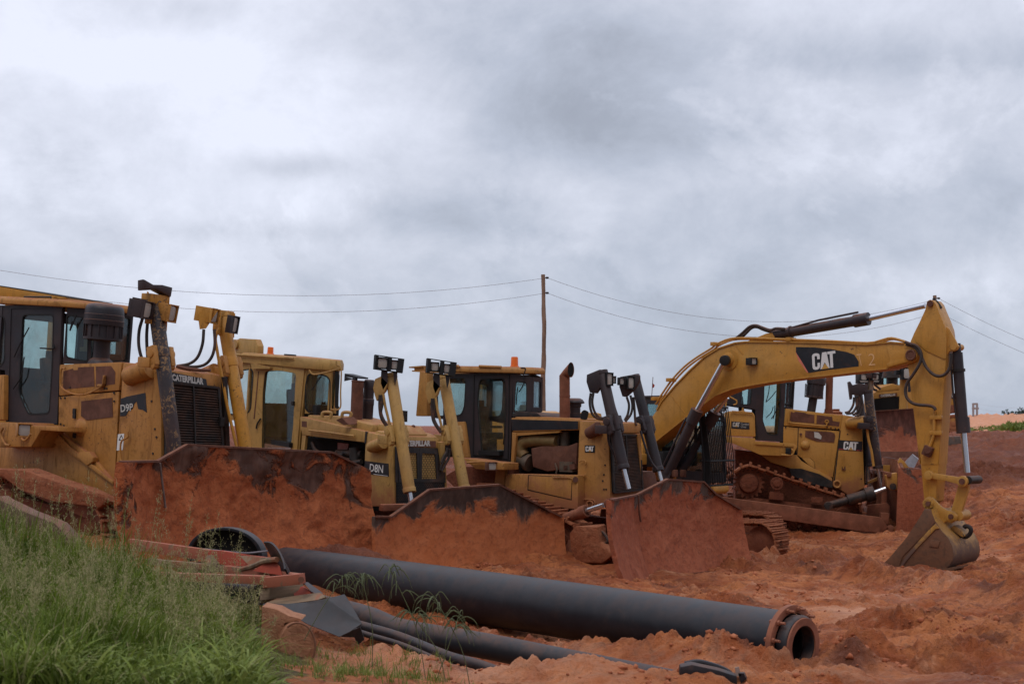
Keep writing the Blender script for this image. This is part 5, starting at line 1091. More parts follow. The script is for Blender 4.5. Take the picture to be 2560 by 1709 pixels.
    lamp(p, K2(487, 345, -.12), (.75, -.55, 0), .15, .27, .12, BLK); lamp(p, K2(405, 330, -.1), (.75, -.5, 0), .12, .16, .1, BLK)
    hoses(p, [[K(*a) for a in ((132, 435), (122, 520), (140, 610), (180, 655), (240, 670))], [K(*a) for a in ((155, 435), (145, 520), (165, 600), (205, 650), (245, 660))],
              [K2(*a) for a in ((452, 470), (472, 540), (462, 620), (432, 680))], [K2(*a) for a in ((485, 455), (502, 540), (490, 620), (440, 690))], [K2(*a) for a in ((512, 470), (520, 560), (530, 700), (545, 720))]], .026)
    hoses(p, [[K(*a) for a in ((285, 425), (320, 480), (350, 580), (378, 660))], [K(*a) for a in ((282, 780), (295, 880), (350, 1000), (400, 1100))], [K2(*a) for a in ((575, 770), (600, 860), (640, 980), (680, 1060), (725, 1120))]], .024, BK)
    one('cylinder_sleeve', BK, p, 'cyl', fr.S1('e', 345, 620, yn - .18), fr.S1('e', 380, 760, yn - .18), .05)
dozer3()
# ================================================================== bulldozer 4 (seen from its side, behind the digger)
def dozer4():
    fr = Frame(at('g', 1125, 760, 39.5), 84, 3.2, 0, 1.9); W = 1.4; S, F = fr.S, fr.F; cy = W / 2
    p = fr.empty('bulldozer'); tag(p, 'clean golden bulldozer seen side-on behind the digger, its whole crawler track in view', 'bulldozer', 'bulldozers parked in the yard')
    one('engine_hood', Y4, p, 'prism', S('g', '513,378 962,432 945,546 500,514'), (0, W, 0), bevel=.03)
    one('engine_side_panel', Y4, p, 'prism', S('g', '498,520 612,530 938,556 885,916 842,916 748,855 744,798 708,766 640,764 604,742 600,680 495,676', .01), (0, .05, 0), bevel=.006)
    one('engine_block', DARK, p, 'prism', S('g', '500,505 940,545 880,960 600,800 495,700', .06), (0, W - .12, 0))
    one('panel_seam', RUB, p, 'prism', S('g', '612,530 617,530 612,700 606,742 601,742 606,700', -.002), (0, .01, 0))
    gp = S('g', '962,430 1000,434 1108,452 1118,575 1136,1000 1010,1062 920,1000 884,985 940,552')
    one('radiator_guard', Y4, p, 'prism', gp, (0, W, 0), bevel=.04)
    one('guard_seam', RUB, p, 'prism', S('g', '940,552 946,552 896,1000 886,1000', -.004), (0, .01, 0))
    one('hood_screen', RUST, p, 'prism', S('g', '556,402 578,412 590,402 670,412 680,420 745,428 745,496 560,482 548,470', -.004), (0, .01, 0)); one('hood_screen', RUST, p, 'prism', S('g', '760,428 880,444 885,476 940,484 932,520 900,516 756,500', -.004), (0, .01, 0)); one('hood_screen', RUST, p, 'prism', S('g', '670,552 870,562 898,572 905,595 895,645 760,636 700,615 668,600', -.004), (0, .01, 0))
    one('pale_patch', WHITE, p, 'prism', S('g', '738,562 772,566 798,596 792,620 742,606', -.02), (0, .008, 0))  # small pale plate standing proud of the lower screen
    g = G(); g.lathe(fr.S1('g', 668, 665, .01), (0, -1, 0), [(.135, 0), (.125, .04), (.08, .08), (0, .095)], 28); g.build('access_bulge', Y4, p)
    g = G(); g.tube(S('g', '548,396 540,410 540,478 552,490 700,505 820,515 838,500 838,482', -.06), .02); g.torus(fr.S1('g', 838, 482, -.05), (0, 1, 0), .045, .018, 18, 6); g.build('hand_rail', Y4, p)
    one('hood_divider', Y4, p, 'prism', S('g', '742,424 758,426 756,500 740,496', -.01), (0, .02, 0))
    g = G(); bolts(g, [fr.S1('g', u, v_, 0) for u, v_ in ((840, 526), (870, 530), (905, 535), (930, 540), (515, 526), (1100, 710), (1108, 930), (1000, 580))], .022); g.build('panel_bolts', IRON, p)
    bd = one('badge_plate', DECB, p, 'prism', S('g', '934,625 1117,637 1118,715 930,703', -.006), (0, .005, 0)); cat_logo(WHITEC, DECY, bd, *quad_on(S('g', '966,699 1078,706 972,636', -.01)), .003)
    one('badge_stripe', DECR, bd, 'prism', S('g', '932,692 985,697 985,701 931,699', -.008), (0, .002, 0)); one('badge_stripe', DECR, bd, 'prism', S('g', '1070,703 1117,706 1117,711 1072,709', -.008), (0, .002, 0))
    for s, y in ((-1, 0), (1, W)):
        a = fr.S1('g', 1000, 498, y); b = fr.S1('g', 1130, 482, y); a.y = y + s * .02; b.y = y + s * .16; g = G(); g.lathe(a, b - a, [(.05, -.06), (.12, -.03), (.15, .05), (.17, .2), (.17, (b - a).length)], 22); g.build('cylinder_mount', Y4, p)
    one('mount_pin', IRON, p, 'cyl', fr.S1('g', 1035, 500, -.2), fr.S1('g', 1040, 500, -.05), .05)
    one('grab_handle', Y4, p, 'tube', S('g', '972,728 965,745 968,850', -.06), .016); one('door_lock', RUST, p, 'box', fr.S1('g', 970, 848, -.02), (.1, .04, .09)); one('tow_eye', Y4, p, 'torus', fr.S1('g', 918, 972, -.05), (0, 1, 0), .09, .03)
    one('small_door', Y4, p, 'prism', S('g', '642,766 704,766 742,800 744,848 690,815', -.02), (0, .02, 0), bevel=.004); one('filler_plug', RUST, p, 'cyl', fr.S1('g', 634, 580, -.04), fr.S1('g', 634, 580, 0), .035)
    grille(p, [V(0, .12, gp[2].z - .25), V(0, W - .12, gp[2].z - .25), V(gp[4].x - .0, W - .12, gp[4].z + .1), V(gp[4].x, .12, gp[4].z + .1)], 0, 30)
    # cab
    xA = fr.S1('g', 515, 600, .02).x; A = (xA, .02); rear = (xA - 1.75, -.2); C1 = (xA + .2, .35); nrm = V(-(A[1] - rear[1]), A[0] - rear[0], 0).normalized(); nrm = nrm if nrm.y > 0 else -nrm
    sp = fr.P('g', '-140,120 520,100 505,400 494,640 290,628 278,385 60,350 -140,345', A, rear)
    hd = soften(fr.P('g', '350,150 478,140 470,400 455,586 372,580 335,470 345,300', A, rear), .06); hr = soften(fr.P('g', '-40,200 150,190 145,345 60,330 -40,330', A, rear), .05); hr2 = soften(fr.P('g', '178,190 252,185 240,348 160,345', A, rear), .05)
    wall('cab_side', BK, p, sp, [hd, hr2], nrm, GLT); wall('cab_side', BK, p, mir(sp, cy), [mir(hd, cy), mir(hr2, cy)], V(nrm.x, -nrm.y, 0), GLT)
    zt, z0 = sp[1].z, sp[3].z; zc = fr.P1('g', 515, 395, A, rear).z; q = [V(A[0], A[1], zt), V(C1[0], C1[1], zt), V(C1[0], C1[1], zc), V(A[0], A[1], zc)]; cc = sum(q, Vector()) / 4; n3 = V(-.86, .5, 0)
    for m_ in (0, 1):
        qq = mir(q, cy) if m_ else q; wall('cab_front', BK, p, qq, [[x + (sum(qq, Vector()) / 4 - x) * .2 for x in qq]], V(n3.x, n3.y * (-1 if m_ else 1), 0), GLT, seal=False)
    q = [V(C1[0], C1[1], zt), V(C1[0], 2 * cy - C1[1], zt), V(C1[0], 2 * cy - C1[1], zc), V(C1[0], C1[1], zc)]; wall('cab_front', BK, p, q, [[x + (sum(q, Vector()) / 4 - x) * .15 for x in q]], (-1, 0, 0), GLT, seal=False)
    xr, yr = rear; far = 2 * cy - yr; zl = fr.P1('g', 100, 400, A, rear).z; wall('cab_rear', BK, p, [V(xr, yr, zl), V(xr, far, zl), V(xr, far, zt), V(xr, yr, zt)], [[V(xr, yr + .2, zl + .25), V(xr, far - .2, zl + .25), V(xr, far - .2, zt - .2), V(xr, yr + .2, zt - .2)]], (1, 0, 0), GLT, seal=False)
    roof_slab(p, C1, A, rear, cy, zt, zt + .2, .1, Y4, 0, .3); one('cab_floor', BLK, p, 'box', (A[0] - .8, cy, z0 + .2), (1.5, 1.3, .1)); seat(p, (A[0] - 1.0, cy, z0 + .55))
    for l in ('385,200 378,260 358,330', '436,243 400,290 358,328', '428,355 425,420 400,460', '360,450 400,410 415,365', '460,375 430,410 415,460'): one('window_wiper', BLK, p, 'tube', [x - nrm * .04 for x in fr.P('g', l, A, rear)], .012)
    one('door_handle', BLK, p, 'tube', [x - nrm * .05 for x in fr.P('g', '438,308 490,312', A, rear)], .012, sm=0)
    one('mirror_bracket', BLK, p, 'tube', [fr.at('g', u, v_, 39.3) for u, v_ in ((520, 180), (550, 180), (555, 200), (550, 330), (540, 345), (510, 345))], .03, sm=3)
    for k in range(5): pass
    one('cab_hinge', IRON, p, 'box', fr.P1('g', 283, 590, A, rear) - nrm * .03, (.08, .05, .12)); one('cab_hinge', IRON, p, 'box', fr.P1('g', 268, 500, A, rear) - nrm * .03, (.08, .05, .12))
    # tank, step, side
    tk = one('fuel_tank', Y4, p, 'prism', S('g', '40,410 80,398 262,412 274,435 280,602 20,592', -.45), (0, .7, 0), bevel=.04)
    lab = one('badge_plate', DECB, p, 'prism', S('g', '88,478 230,490 232,543 88,535', -.456), (0, .005, 0)); cat_logo(WHITE, DECY, lab, *quad_on(S('g', '100,521 155,523 102,486', -.46)), .003)
    for tx, b in (('Certified', '164,508 226,511 165,492'), ('Used', '164,528 204,530 165,513')): lettering('badge_lettering', tx, WHITE, lab, *quad_on(S('g', b, -.46)), .003, .0)
    one('tank_rail', Y4, p, 'tube', S('g', '85,420 95,400 250,412 262,428', -.5), .02, sm=0); one('filler_cap', Y4, p, 'lathe', fr.S1('g', 178, 405, -.2), (0, 0, 1), [(.07, -.05), (.07, .02), (.03, .04), (.03, .1), (0, .12)])
    one('hand_rail', Y4, p, 'tube', S('g', '45,375 52,300 60,280 120,310 130,315 130,340 105,350', -.5), .02)
    one('fender', Y4, p, 'prism', S('g', '20,598 278,612 275,636 580,656 604,672 580,736 560,748 470,750 318,742 104,652 20,640', -.62), (0, .6, 0), bevel=.012)
    one('step_plate', Y4, p, 'prism', S('g', '278,634 494,648 496,674 280,660', -.66), (0, .06, 0), bevel=.006); one('step_plate', Y4, p, 'prism', S('g', '500,648 578,654 578,680 502,676', -.66), (0, .06, 0), bevel=.006)
    one('lamp_loop', Y4, p, 'tube', S('g', '480,742 560,742 574,720 565,700 540,700', -.68), .025); lamp(p, fr.S1('g', 548, 712, -.62), (1, -.3, 0), .2, .16, .1, BLK)
    one('main_frame', Y4, p, 'prism', S('g', '318,742 600,742 640,790 745,850 880,925 882,985 760,905 560,850 400,800', -.04), (0, W + .08, 0), bevel=.01)
    one('frame_skirt', IRON, p, 'prism', S('g', '545,848 640,850 780,892 882,950 884,1000 700,970 560,900', -.07), (0, .1, 0))
    one('belly', MUDD, p, 'prism', S('g', '120,700 600,760 1130,1000 1100,1220 120,1180', .1), (0, W - .2, 0))
    track_line(fr, p, 'g', (150, 775), (1000, 1062), -.98, .6, W, -.55, -4.05, -3.15, .5, .48)
    g = G(); c = fr.S1('g', 447, 968, -1.0); g.lathe(c, (0, 1, 0), [(.03, -.04), (.09, -.03), (.1, 0), (.17, .0), (.18, .06), (.18, .3)], 26); o = g.build('carrier_roller', MUDD, p, rough=.015); g = G(); g.prism([fr.S1('g', u, v_, -.95) for u, v_ in ((425, 1010), (470, 1010), (470, 1040), (498, 1050), (496, 1100), (385, 1090), (390, 1030), (425, 1030))], (0, .2, 0)); g.build('roller_bracket', MUDD, o, .01, rough=.01)
    # push arm & tilt cylinder
    g = G(); g.prism([fr.S1('g', u, v_, -1.32) for u, v_ in ((20, 1072), (110, 1085), (840, 1178), (1262, 1232), (1322, 1312), (1262, 1356), (1140, 1345), (520, 1256), (20, 1180))], (0, .28, 0)); g.cyl(fr.S1('g', 1335, 1320, -1.3), fr.S1('g', 1335, 1320, -1.04), .1); pa = g.build('push_arm', RUSTR, p, .02, rough=.006)
    one('arm_cap', RUSTR, pa, 'prism', [fr.S1('g', u, v_, -1.345) for u, v_ in ((1170, 1288), (1258, 1296), (1255, 1352), (1168, 1342))], (0, .03, 0))
    one('push_arm', RUSTR, p, 'prism', [V(q.x, W - q.y, q.z) for q in [fr.S1('g', u, v_, -1.32) for u, v_ in ((110, 1085), (1262, 1232), (1322, 1312), (1140, 1345), (520, 1256), (110, 1200))]], (0, -.28, 0), bevel=.02)
    a, b, c = [fr.S1('g', u, v_, -1.15) for u, v_ in ((850, 1140), (1190, 1045), (1300, 1005))]; g = G(); g.cyl(a, a.lerp(b, .5), .105); g.cyl(a.lerp(b, .45), b, .15); g.cyl(b.lerp(a, .14), b + (b - a) * .06, .2, n=14); g.cyl(a + V(0, -.12, 0), a + V(0, .12, 0), .11); tcy = g.build('tilt_cylinder', IRON, p, .008); one('cylinder_rod', CHROME, tcy, 'cyl', b, c, .06)
    one('tilt_bracket', Y4, p, 'prism', [fr.S1('g', u, v_, -1.1) for u, v_ in ((1300, 900), (1390, 880), (1395, 1020), (1340, 1020), (1310, 990))], (0, .3, 0), bevel=.02); one('bracket_pin', IRON, p, 'cyl', fr.S1('g', 1357, 990, -1.2), fr.S1('g', 1357, 990, -1.0), .09)
    one('bracket_cheek', IRON, p, 'prism', [fr.S1('g', u, v_, -.9) for u, v_ in ((1300, 930), (1330, 885), (1390, 885), (1385, 960), (1330, 985))], (0, .2, 0), bevel=.01)
    for l in ('1140,960 1240,915 1250,935 1140,980', '1280,820 1390,825 1390,880 1280,900'): one('blade_strut', Y4, p, 'prism', [fr.S1('g', *q, .3) for q in prs(l)], (0, .15, 0))
    one('guard_plate', RUSTR, p, 'prism', [fr.S1('g', u, v_, -.8) for u, v_ in ((1160, 1135), (1310, 1120), (1332, 1140), (1325, 1300), (1150, 1220))], (0, .1, 0), bevel=.01)
    # lift cylinders
    yn = -.3; T = fr.S1('g', 1160, 240, yn); Pv = fr.S1('g', 1168, 470, yn); Bt = fr.S1('g', 1240, 850, yn); Rd = fr.S1('g', 1298, 1110, yn)
    liftcyl(p, T, Pv, Bt, Rd, .125, BKc, BK, None, rodr=.06)
    for o in [c for c in sc.objects if c.parent and c.parent.parent == p and c.name.startswith('trunnion_yoke')]: pass
    one('lift_arm_post', paint('paint_chipped_pale', (.36, .23, .10, 1), (.2, .16, .12, 1), .4, 2.2, .3, -3, .5, seed=14), p, 'cyl', fr.S1('g', 1187, 110, -.15), fr.S1('g', 1170, 400, -.15), .075); one('post_cap', BK, p, 'box', fr.S1('g', 1183, 120, -.15), (.28, .3, .16), bevel=.02)
    one('hose_guard', BK, p, 'prism', [fr.S1('g', u, v_, -.35) for u, v_ in ((1040, 195), (1090, 182), (1160, 190), (1160, 260), (1100, 275), (1040, 268), (1036, 305), (1026, 308), (1008, 170), (1022, 165))], (0, .3, 0), bevel=.01)
    one('cylinder_pipe', Y4, p, 'tube', [fr.S1('g', u, v_, -.42) for u, v_ in ((1150, 510), (1165, 620), (1190, 720), (1205, 830))], .035)
    hoses(p, [[fr.S1('g', u, v_, -.3) for u, v_ in l] for l in (((1052, 290), (1045, 350), (1015, 400), (980, 412)), ((1072, 285), (1075, 350), (1040, 410), (990, 420)), ((1088, 280), (1100, 340), (1075, 410), (1040, 430)), ((1095, 275), (1118, 350), (1100, 420), (1075, 438)))], .032)
    for u in (1128, 1218): lamp(p, fr.S1('g', u, 132, -.25), (.3, -.95, 0), .22, .2, .16, BLK)
    yf = W + .25; T2, P3, B3 = T.copy(), Pv.copy(), Bt.copy()
    for q in (T2, P3, B3): q.y = yf
    liftcyl(p, T2, P3, B3, B3 + (B3 - T2).normalized() * .8, .12, BK, BK, None)
    # stacks
    c0 = fr.S1('g', 715, 400, .35); z1 = fr.S1('g', 715, 300, .35).z - c0.z; z2 = fr.S1('g', 750, 140, .35).z - c0.z; g = G(); g.lathe(c0, (.1, 0, 1), [(.12, -.2), (.12, z1 + .05)], 20)
    r_ = .26; g.lathe(c0 + V(.03, 0, 0), (.08, 0, 1), [(.12, z1), (r_ * .98, z1 + .02), (r_ * .98, z1 + .05), (r_ * .9, z1 + .06), (r_ * .88, z1 + .4), (r_ * 1.0, z1 + .41), (r_ * 1.02, z1 + .55), (r_ * .98, z1 + .60), (r_ * .8, z2 + .06), (.1, z2 + .1)], 26)
    for k in range(10): a = k * 2 * math.pi / 10; g.box(c0 + V(.05 + math.cos(a) * .245, math.sin(a) * .245, z1 + .22), (.025, .025, .38))
    g.build('precleaner', BK, p); g = G(); a, b = fr.S1('g', 852, 412, .6), fr.S1('g', 862, 60, .6); g.cyl(a, b, .1, n=22); g.cyl(a, a + V(0, 0, .1), .12); g.build('exhaust_stack', RUSTR, p)
    # blade (its near end shows)
    x0 = fr.S1('i', 545, 700, -1.3).x + .1; tp = fr.S1('i', 560, 305, -1.3).z; zb = fr.S1('i', 545, 1050, -1.3).z
    blade(fr, p, [(x0 + .62, -1.75, tp), (x0, -1.15, tp), (x0, -.6, tp + .22), (x0, W + .6, tp + .22), (x0, W + 1.15, tp), (x0 + .62, W + 1.75, tp)], zb, TRK, .22, .08, .02, 2.4)
    one('blade_plate', MUDBL, p, 'prism', [fr.S1('i', u, v_, -1.8) for u, v_ in ((552, 300), (700, 312), (860, 322), (860, 1060), (540, 1052), (522, 1020), (535, 700))], (0, .07, 0), bevel=.01)
    one('blade_rock_guard', steel('scraped_steel', (.30, .32, .36, 1), .4, .3, .4, seed=15), p, 'prism', [fr.S1('i', u, v_, -.8) for u, v_ in ((618, 235), (700, 150), (765, 205), (720, 300), (660, 290))], (.1, .5, 0)); one('blade_bracket', Y4, p, 'prism', [fr.S1('i', u, v_, -.85) for u, v_ in ((545, 240), (568, 190), (620, 235), (660, 300), (560, 300))], (0, .12, 0), bevel=.01)
MUDBL = mudmat('mud_blade_side', (.27, .080, .038, 1), (.33, .105, .055, 1), (.12, .036, .022, 1), 1.3, .6, .82, thr=1.5, patch=(.60, .68), top=.2, zref=1.2, steelcol=(.07, .05, .042, 1), seed=3.3)
dozer4()
# ================================================================== bulldozer 5 (far, faces us)
def dozer5():
    Y = 60; fr = Frame((wx(2225, Y), Y, 1.15), 8, 0, 0); K = lambda u, v_, d=0: fr.at('h', u, v_, Y + d); p = fr.empty('bulldozer')
    tag(p, 'distant yellow bulldozer facing the camera with a tall brown blade, behind the digger stick', 'bulldozer', 'bulldozers parked in the yard')
    D = lambda u, v_, d=0: K(u, v_, d); back = fr.Mi @ V(-.25, 3.2, 0)
    one('radiator_guard', Y4, p, 'prism', [D(*a) for a in ((228, 930), (475, 905), (520, 915), (520, 1110), (228, 1110))], back * .4, bevel=.05)
    tl, tr, br, bl = [D(u, v_, -.05) for u, v_ in ((235, 985), (472, 962), (472, 1098), (235, 1105))]; one('radiator_grille', DARK, p, 'prism', [tl, tr, br, bl], back * .01)
    nb = one('name_bar', RUST, p, 'prism', [D(u, v_, -.06) for u, v_ in ((278, 945), (438, 932), (438, 962), (278, 974))], back * .01); a, b, c = [D(u, v_, -.1) for u, v_ in ((292, 970), (425, 958), (292, 948))]; lettering('name_lettering', 'CATERPILLAR', WHITE, nb, a, b - a, c - a, .0, .05)
    one('engine_hood', Y4, p, 'prism', [D(*a) for a in ((240, 930), (470, 905), (470, 870), (400, 850), (300, 880))], back, bevel=.05)
    # cab with real panes
    o, hole = [D(u, v_, 1.6) for u, v_ in ((286, 735), (560, 735), (560, 925), (286, 920))], [[D(u, v_, 1.6) for u, v_ in ((305, 755), (345, 755), (345, 885), (305, 885))], [D(u, v_, 1.6) for u, v_ in ((430, 755), (470, 755), (470, 885), (430, 885))]]
    wall('cab_front', BK, p, o, hole, back * .3, GLT, seal=False); wall('cab_rear', BK, p, [q + back * .5 for q in o], [[q + back * .5 for q in h] for h in hole], back * .3, GLT, seal=False); one('cab_roof', Y4, p, 'prism', [D(u, v_, 1.5) for u, v_ in ((270, 700), (580, 700), (580, 738), (270, 738))], back * .7, bevel=.03)
    g = G(); b = D(385, 870, 1.0); g.cyl(D(392, 880, 1), D(392, 790, 1), .22, n=18); g.cyl(D(390, 800, 1), D(390, 730, 1), .42, .36, n=20); g.build('precleaner', IRON, p)
    g = G(); g.cyl(D(500, 745, -.6), D(492, 1085, -.6), .17, n=16); g.build('lift_cylinder', Y4, p); g = G(); g.cyl(D(195, 770, -.6), D(180, 940, -.6), .17, n=16); g.build('lift_cylinder', RUST, p)
    for u in (500, 195): one('lamp_bracket', BLK, p, 'box', D(u, 740, -.7), (.25, .8, .3)); 
    lamp(p, D(248, 792, -1.1), (1, 0, 0), .4, .5, .3, BLK); lamp(p, D(142, 790, -1.1), (1, 0, 0), .5, .55, .3, BLK); lamp(p, D(530, 760, -1.1), (1, 0, 0), .4, .5, .3, BLK)
    hoses(p, [[D(u, v_, -.4) for u, v_ in l] for l in (((215, 820), (240, 860), (290, 900)), ((205, 850), (230, 900), (260, 910)))], .05)
    x0 = 2.0; q = [fr.F1('h', u, v_, x0) for u, v_ in ((140, 1115), (215, 1098), (600, 1072), (690, 1095), (610, 1420))]
    blade(fr, p, [(x0, q[0].y, q[0].z), (x0, q[1].y, q[1].z), (x0, q[2].y, q[2].z), (x0, q[3].y, q[3].z)], q[4].z - .25, mudmat('mud_blade_far', (.24, .066, .034, 1), (.30, .10, .055, 1), (.12, .04, .025, 1), .8, .6, .85, thr=.9, patch=(.44, .5), top=.35, zref=(q[1].z + q[4].z) / 2 - .1, steelcol=(.075, .030, .022, 1), seed=1.1), .3, .1, .03, 1.2, nz_=24)
    track(p, -.4, -4.0, -3.0, 1.9, q[0].y + .3, .6, 0, .45, .46, shoes=34); track(p, -.4, -4.0, -3.0, 1.9, q[3].y - .9, .6, 0, .45, .46, shoes=34)
dozer5()
# ================================================================== dump truck far right, crawler frame below it
def truck():
    Y = 135; fr = Frame((wx(2365, Y), Y, 2.2), 100, 0, 0); K = lambda u, v_, d=0: fr.at('h', u, v_, Y + d); p = fr.empty('dump_truck'); bk = fr.Mi @ V(-.2, 2.6, 0)
    tag(p, 'yellow dump truck far behind the digger stick, one muddy front wheel showing', 'dump truck')
    one('cab', Y4, p, 'prism', [K(*a) for a in ((800, 900), (925, 893), (938, 910), (960, 985), (966, 1020), (970, 1040), (800, 1040))], bk, bevel=.06)
    one('windscreen', BLK, p, 'prism', [K(u, v_, -.05) for u, v_ in ((912, 935), (952, 935), (958, 982), (914, 984))], bk * .01); one('door_sign', WHITEC, p, 'prism', [K(u, v_, -.1) for u, v_ in ((926, 940), (944, 940), (946, 972), (928, 972))], bk * .005)
    one('bumper', RUSTR, p, 'prism', [K(*a) for a in ((800, 1040), (972, 1040), (978, 1110), (900, 1120), (800, 1200))], bk, bevel=.05)
    one('dump_body', Y4, p, 'prism', [K(*a) for a in ((420, 860), (800, 850), (800, 1100), (480, 1150))], bk, bevel=.06)
    for u, v_, r in ((942, 1208, 20), (600, 1208, 0)):
        g = G(); c = K(u, v_, -.3); ax = fr.Mi @ V(.35, 1, 0); R_ = .9
        g.lathe(c, ax, [(.3, .02), (.5, .0), (.55, .06), (.6, .0), (.8, -.02), (R_, .1), (R_, .5), (.8, .6), (.3, .6)], 32); w_ = g.build('wheel', TRK, p); g = G(); g.lathe(c - ax * .02, ax, [(.05, -.06), (.2, -.05), (.22, .02), (.4, .06), (.55, .0)], 28); g.build('rim', Y4, w_)
truck()
def crawler():
    Y = 66; fr = Frame((wx(2385, Y), Y, 1.2), 60, 0, 0); K = lambda u, v_, d=0: fr.at('h', u, v_, Y + d); p = fr.empty('crawler_undercarriage'); bk = fr.Mi @ V(.4, 1.5, 0)
    tag(p, 'rusty grey crawler frame with hanging track shoes, right of the digger stick', 'track frame')
    one('side_plate', steel('grey_plate', (.10, .075, .062, 1), .7, 0, .5, seed=16), p, 'prism', [K(*a) for a in ((820, 1325), (1000, 1318), (1015, 1400), (820, 1412))], bk, bevel=.02)
    for u in (905, 935, 965, 992): g = G(); g.lathe(K(u, 1445, .0), fr.Mi @ V(.4, 1, 0), [(.1, -.05), (.16, 0), (.32, .05), (.34, .5)], 16); g.build('roller', RUST, p)
    one('track_belt', TRK, p, 'prism', [K(*a) for a in ((880, 1405), (1012, 1398), (1010, 1425), (880, 1430))], bk, bevel=.02)
crawler()
# ================================================================== excavator
def digger():
    B = at('i', 870, 690, 31.5); fr = Frame((B.x, B.y, -.3), 50, 0, 0); S = fr.S
    p = fr.empty('excavator'); tag(p, 'golden excavator with its boom arched over and its bucket resting on the soil', 'excavator')
    hb = .30
    # boom
    top = '90,645 115,600 190,512 262,438 340,366 418,318 505,290 560,284 800,286 1000,290 1200,298 1330,286 1400,292 1440,312'
    endr = '1476,330 1478,362 1462,385 1440,395'
    bot = '1310,425 1150,442 1000,460 850,476 700,494 593,512 493,531 404,566 345,609 279,656 180,735 77,817 20,862 -10,888 -40,870 -20,800 20,740'
    sh = S('f', top + ' ' + endr + ' ' + bot, -hb)
    bm = one('boom', YE, p, 'prism', sh, (0, 2 * hb, 0), bevel=.015)
    rim = S('f', top, -hb)
    g = G(); 
    for a, b in zip(S('f', bot, -hb)[:-5], S('f', bot, -hb)[1:-4]): g.bar(a + V(0, hb, 0), b + V(0, hb, 0), 2 * hb + .06, .03, V(0, 1, 0).cross(b - a))
    g.build('boom_flange', YE, bm); g = G()
    for a, b in zip(rim[:-2], rim[1:-1]): g.bar(a + V(0, hb, 0), b + V(0, hb, 0), 2 * hb + .06, .03, V(0, 1, 0).cross(b - a))
    g.build('boom_flange', YE, bm)
    # raised boss plates
    one('boom_boss', YE, bm, 'prism', [q - V(0, .035, 0) for q in soften(S('f', '1310,306 1352,338 1400,326 1440,316 1472,334 1474,364 1450,382 1318,418 1308,404 1330,388', -hb), .08)], (0, .04, 0), bevel=.008)
    pc = fr.S1('f', 1440, 355, -hb); g = G(); g.cyl(pc - V(0, .07, 0), pc + V(0, 2 * hb + .07, 0), .085, n=24); g.torus(pc - V(0, .06, 0), (0, 1, 0), .10, .025); g.build('boom_pin', RUST, bm)
    c = fr.S1('f', 470, 378, -hb); g = G(); g.lathe(c, (0, -1, 0), [(.27, 0), (.26, .02), (.17, .025), (.15, .06), (.11, .07), (.11, .1)], 32); g.build('cylinder_boss', YE, bm)
    one('boom_head_pin', RUB, p, 'cyl', fr.S1('e', 1335, 143, -hb - .1), fr.S1('e', 1322, 145, -hb - .34), .125, bevel=.015)
    wl = fr.S1('f', 612, 388, -hb); l_ = lamp(p, wl - V(0, .1, 0), (.9, -.45, 0), .17, .17, .2, BLK)
    for l in ('165,568 238,662', '500,294 545,350'): 
        a, b = S('f', l, -hb); g = G(); g.bar(a, b, .02, .02); g.build('weld_seam', YE, bm)
    # badge on the boom
    dk = one('boom_badge', DECB, bm, 'prism', S('f', '826,311 920,313 1010,322 1095,338 1135,352 1158,388 1158,414 1000,432 893,449 852,380 826,340', -hb - .004), (0, .004, 0))
    rd = one('badge_fade', steel('faded_pink', (.50, .14, .09, 1), .5, 0, .1, seed=21), bm, 'prism', S('f', '825,338 830,345 853,382 895,448 884,446 838,382', -hb - .003), (0, .003, 0))
    cat_logo(WHITEC, DECY, dk, *quad_on(S('f', '916,434 1040,418 911,348', -hb - .008)), .004)
    for s_, b in (('T', '1160,412 1186,410 1146,350'), ('2', '1210,410 1246,408 1210,348')):
        lettering('chalk_mark', s_, steel('chalk' + s_, (.70, .42, .20, 1), .8, 0, .0, 0, seed=22), bm, *quad_on(S('f', b, -hb - .004)), .002, -.012)
    # boom pipes along the top
    for dy, dz in ((-.2, 0), (-.08, .02)):
        pts = S('f', '75,620 112,560 165,486 230,418 300,366 372,322 400,300 470,272 560,268 680,272 800,276 1000,284 1200,294 1270,280 1325,268 1390,284 1420,296', -hb)
        one('boom_pipe', YE, p, 'tube', [q + V(0, -dy * 1.0 - .02 - .0, dz) for q in pts], .026, sm=3)
    for u, v_ in ((165, 486), (400, 296), (800, 272), (85, 585)): one('pipe_clamp', YE, p, 'box', fr.S1('f', u, v_, -.2), (.12, .3, .09), bevel=.01)
    # bracket and stick cylinder
    for y in (-.13, .09): one('cylinder_lug', YE, bm, 'prism', S('f', '560,284 600,268 668,240 700,236 712,258 700,286', y), (0, .05, 0), bevel=.01)
    a, b, c = [fr.S1('f', u, v_, 0) for u, v_ in ((712, 248), (1205, 163), (1512, 92))]; d = (b - a).normalized(); g = G(); g.cyl(a, b, .118, n=26); g.cyl(a - d * .02, a + d * .35, .125); g.cyl(b - d * .32, b + d * .03, .15, n=26); g.cyl(a + d * .42, a + d * .46, .15)
    g.tube([a + V(.45, -.06, .14), a.lerp(b, .5) + V(0, -.06, .16), b + V(-.2, -.06, .16)], .025, sm=0); sc_ = g.build('stick_cylinder', BK, p); one('cylinder_rod', CHROME, sc_, 'cyl', b, c, .062)
    hoses(p, [S('f', '505,268 540,240 580,205 615,198 650,210 690,222 720,214 765,216', -.15), S('f', '512,270 550,250 590,212 620,206 655,220 700,232 740,222', -.02)], .035)
    # stick
    hs = .225
    st = S('h', '705,118 730,103 755,108 782,140 806,200 845,290 874,370 882,430 874,600 862,760 852,900 838,1100 824,1330 810,1568', -hs)
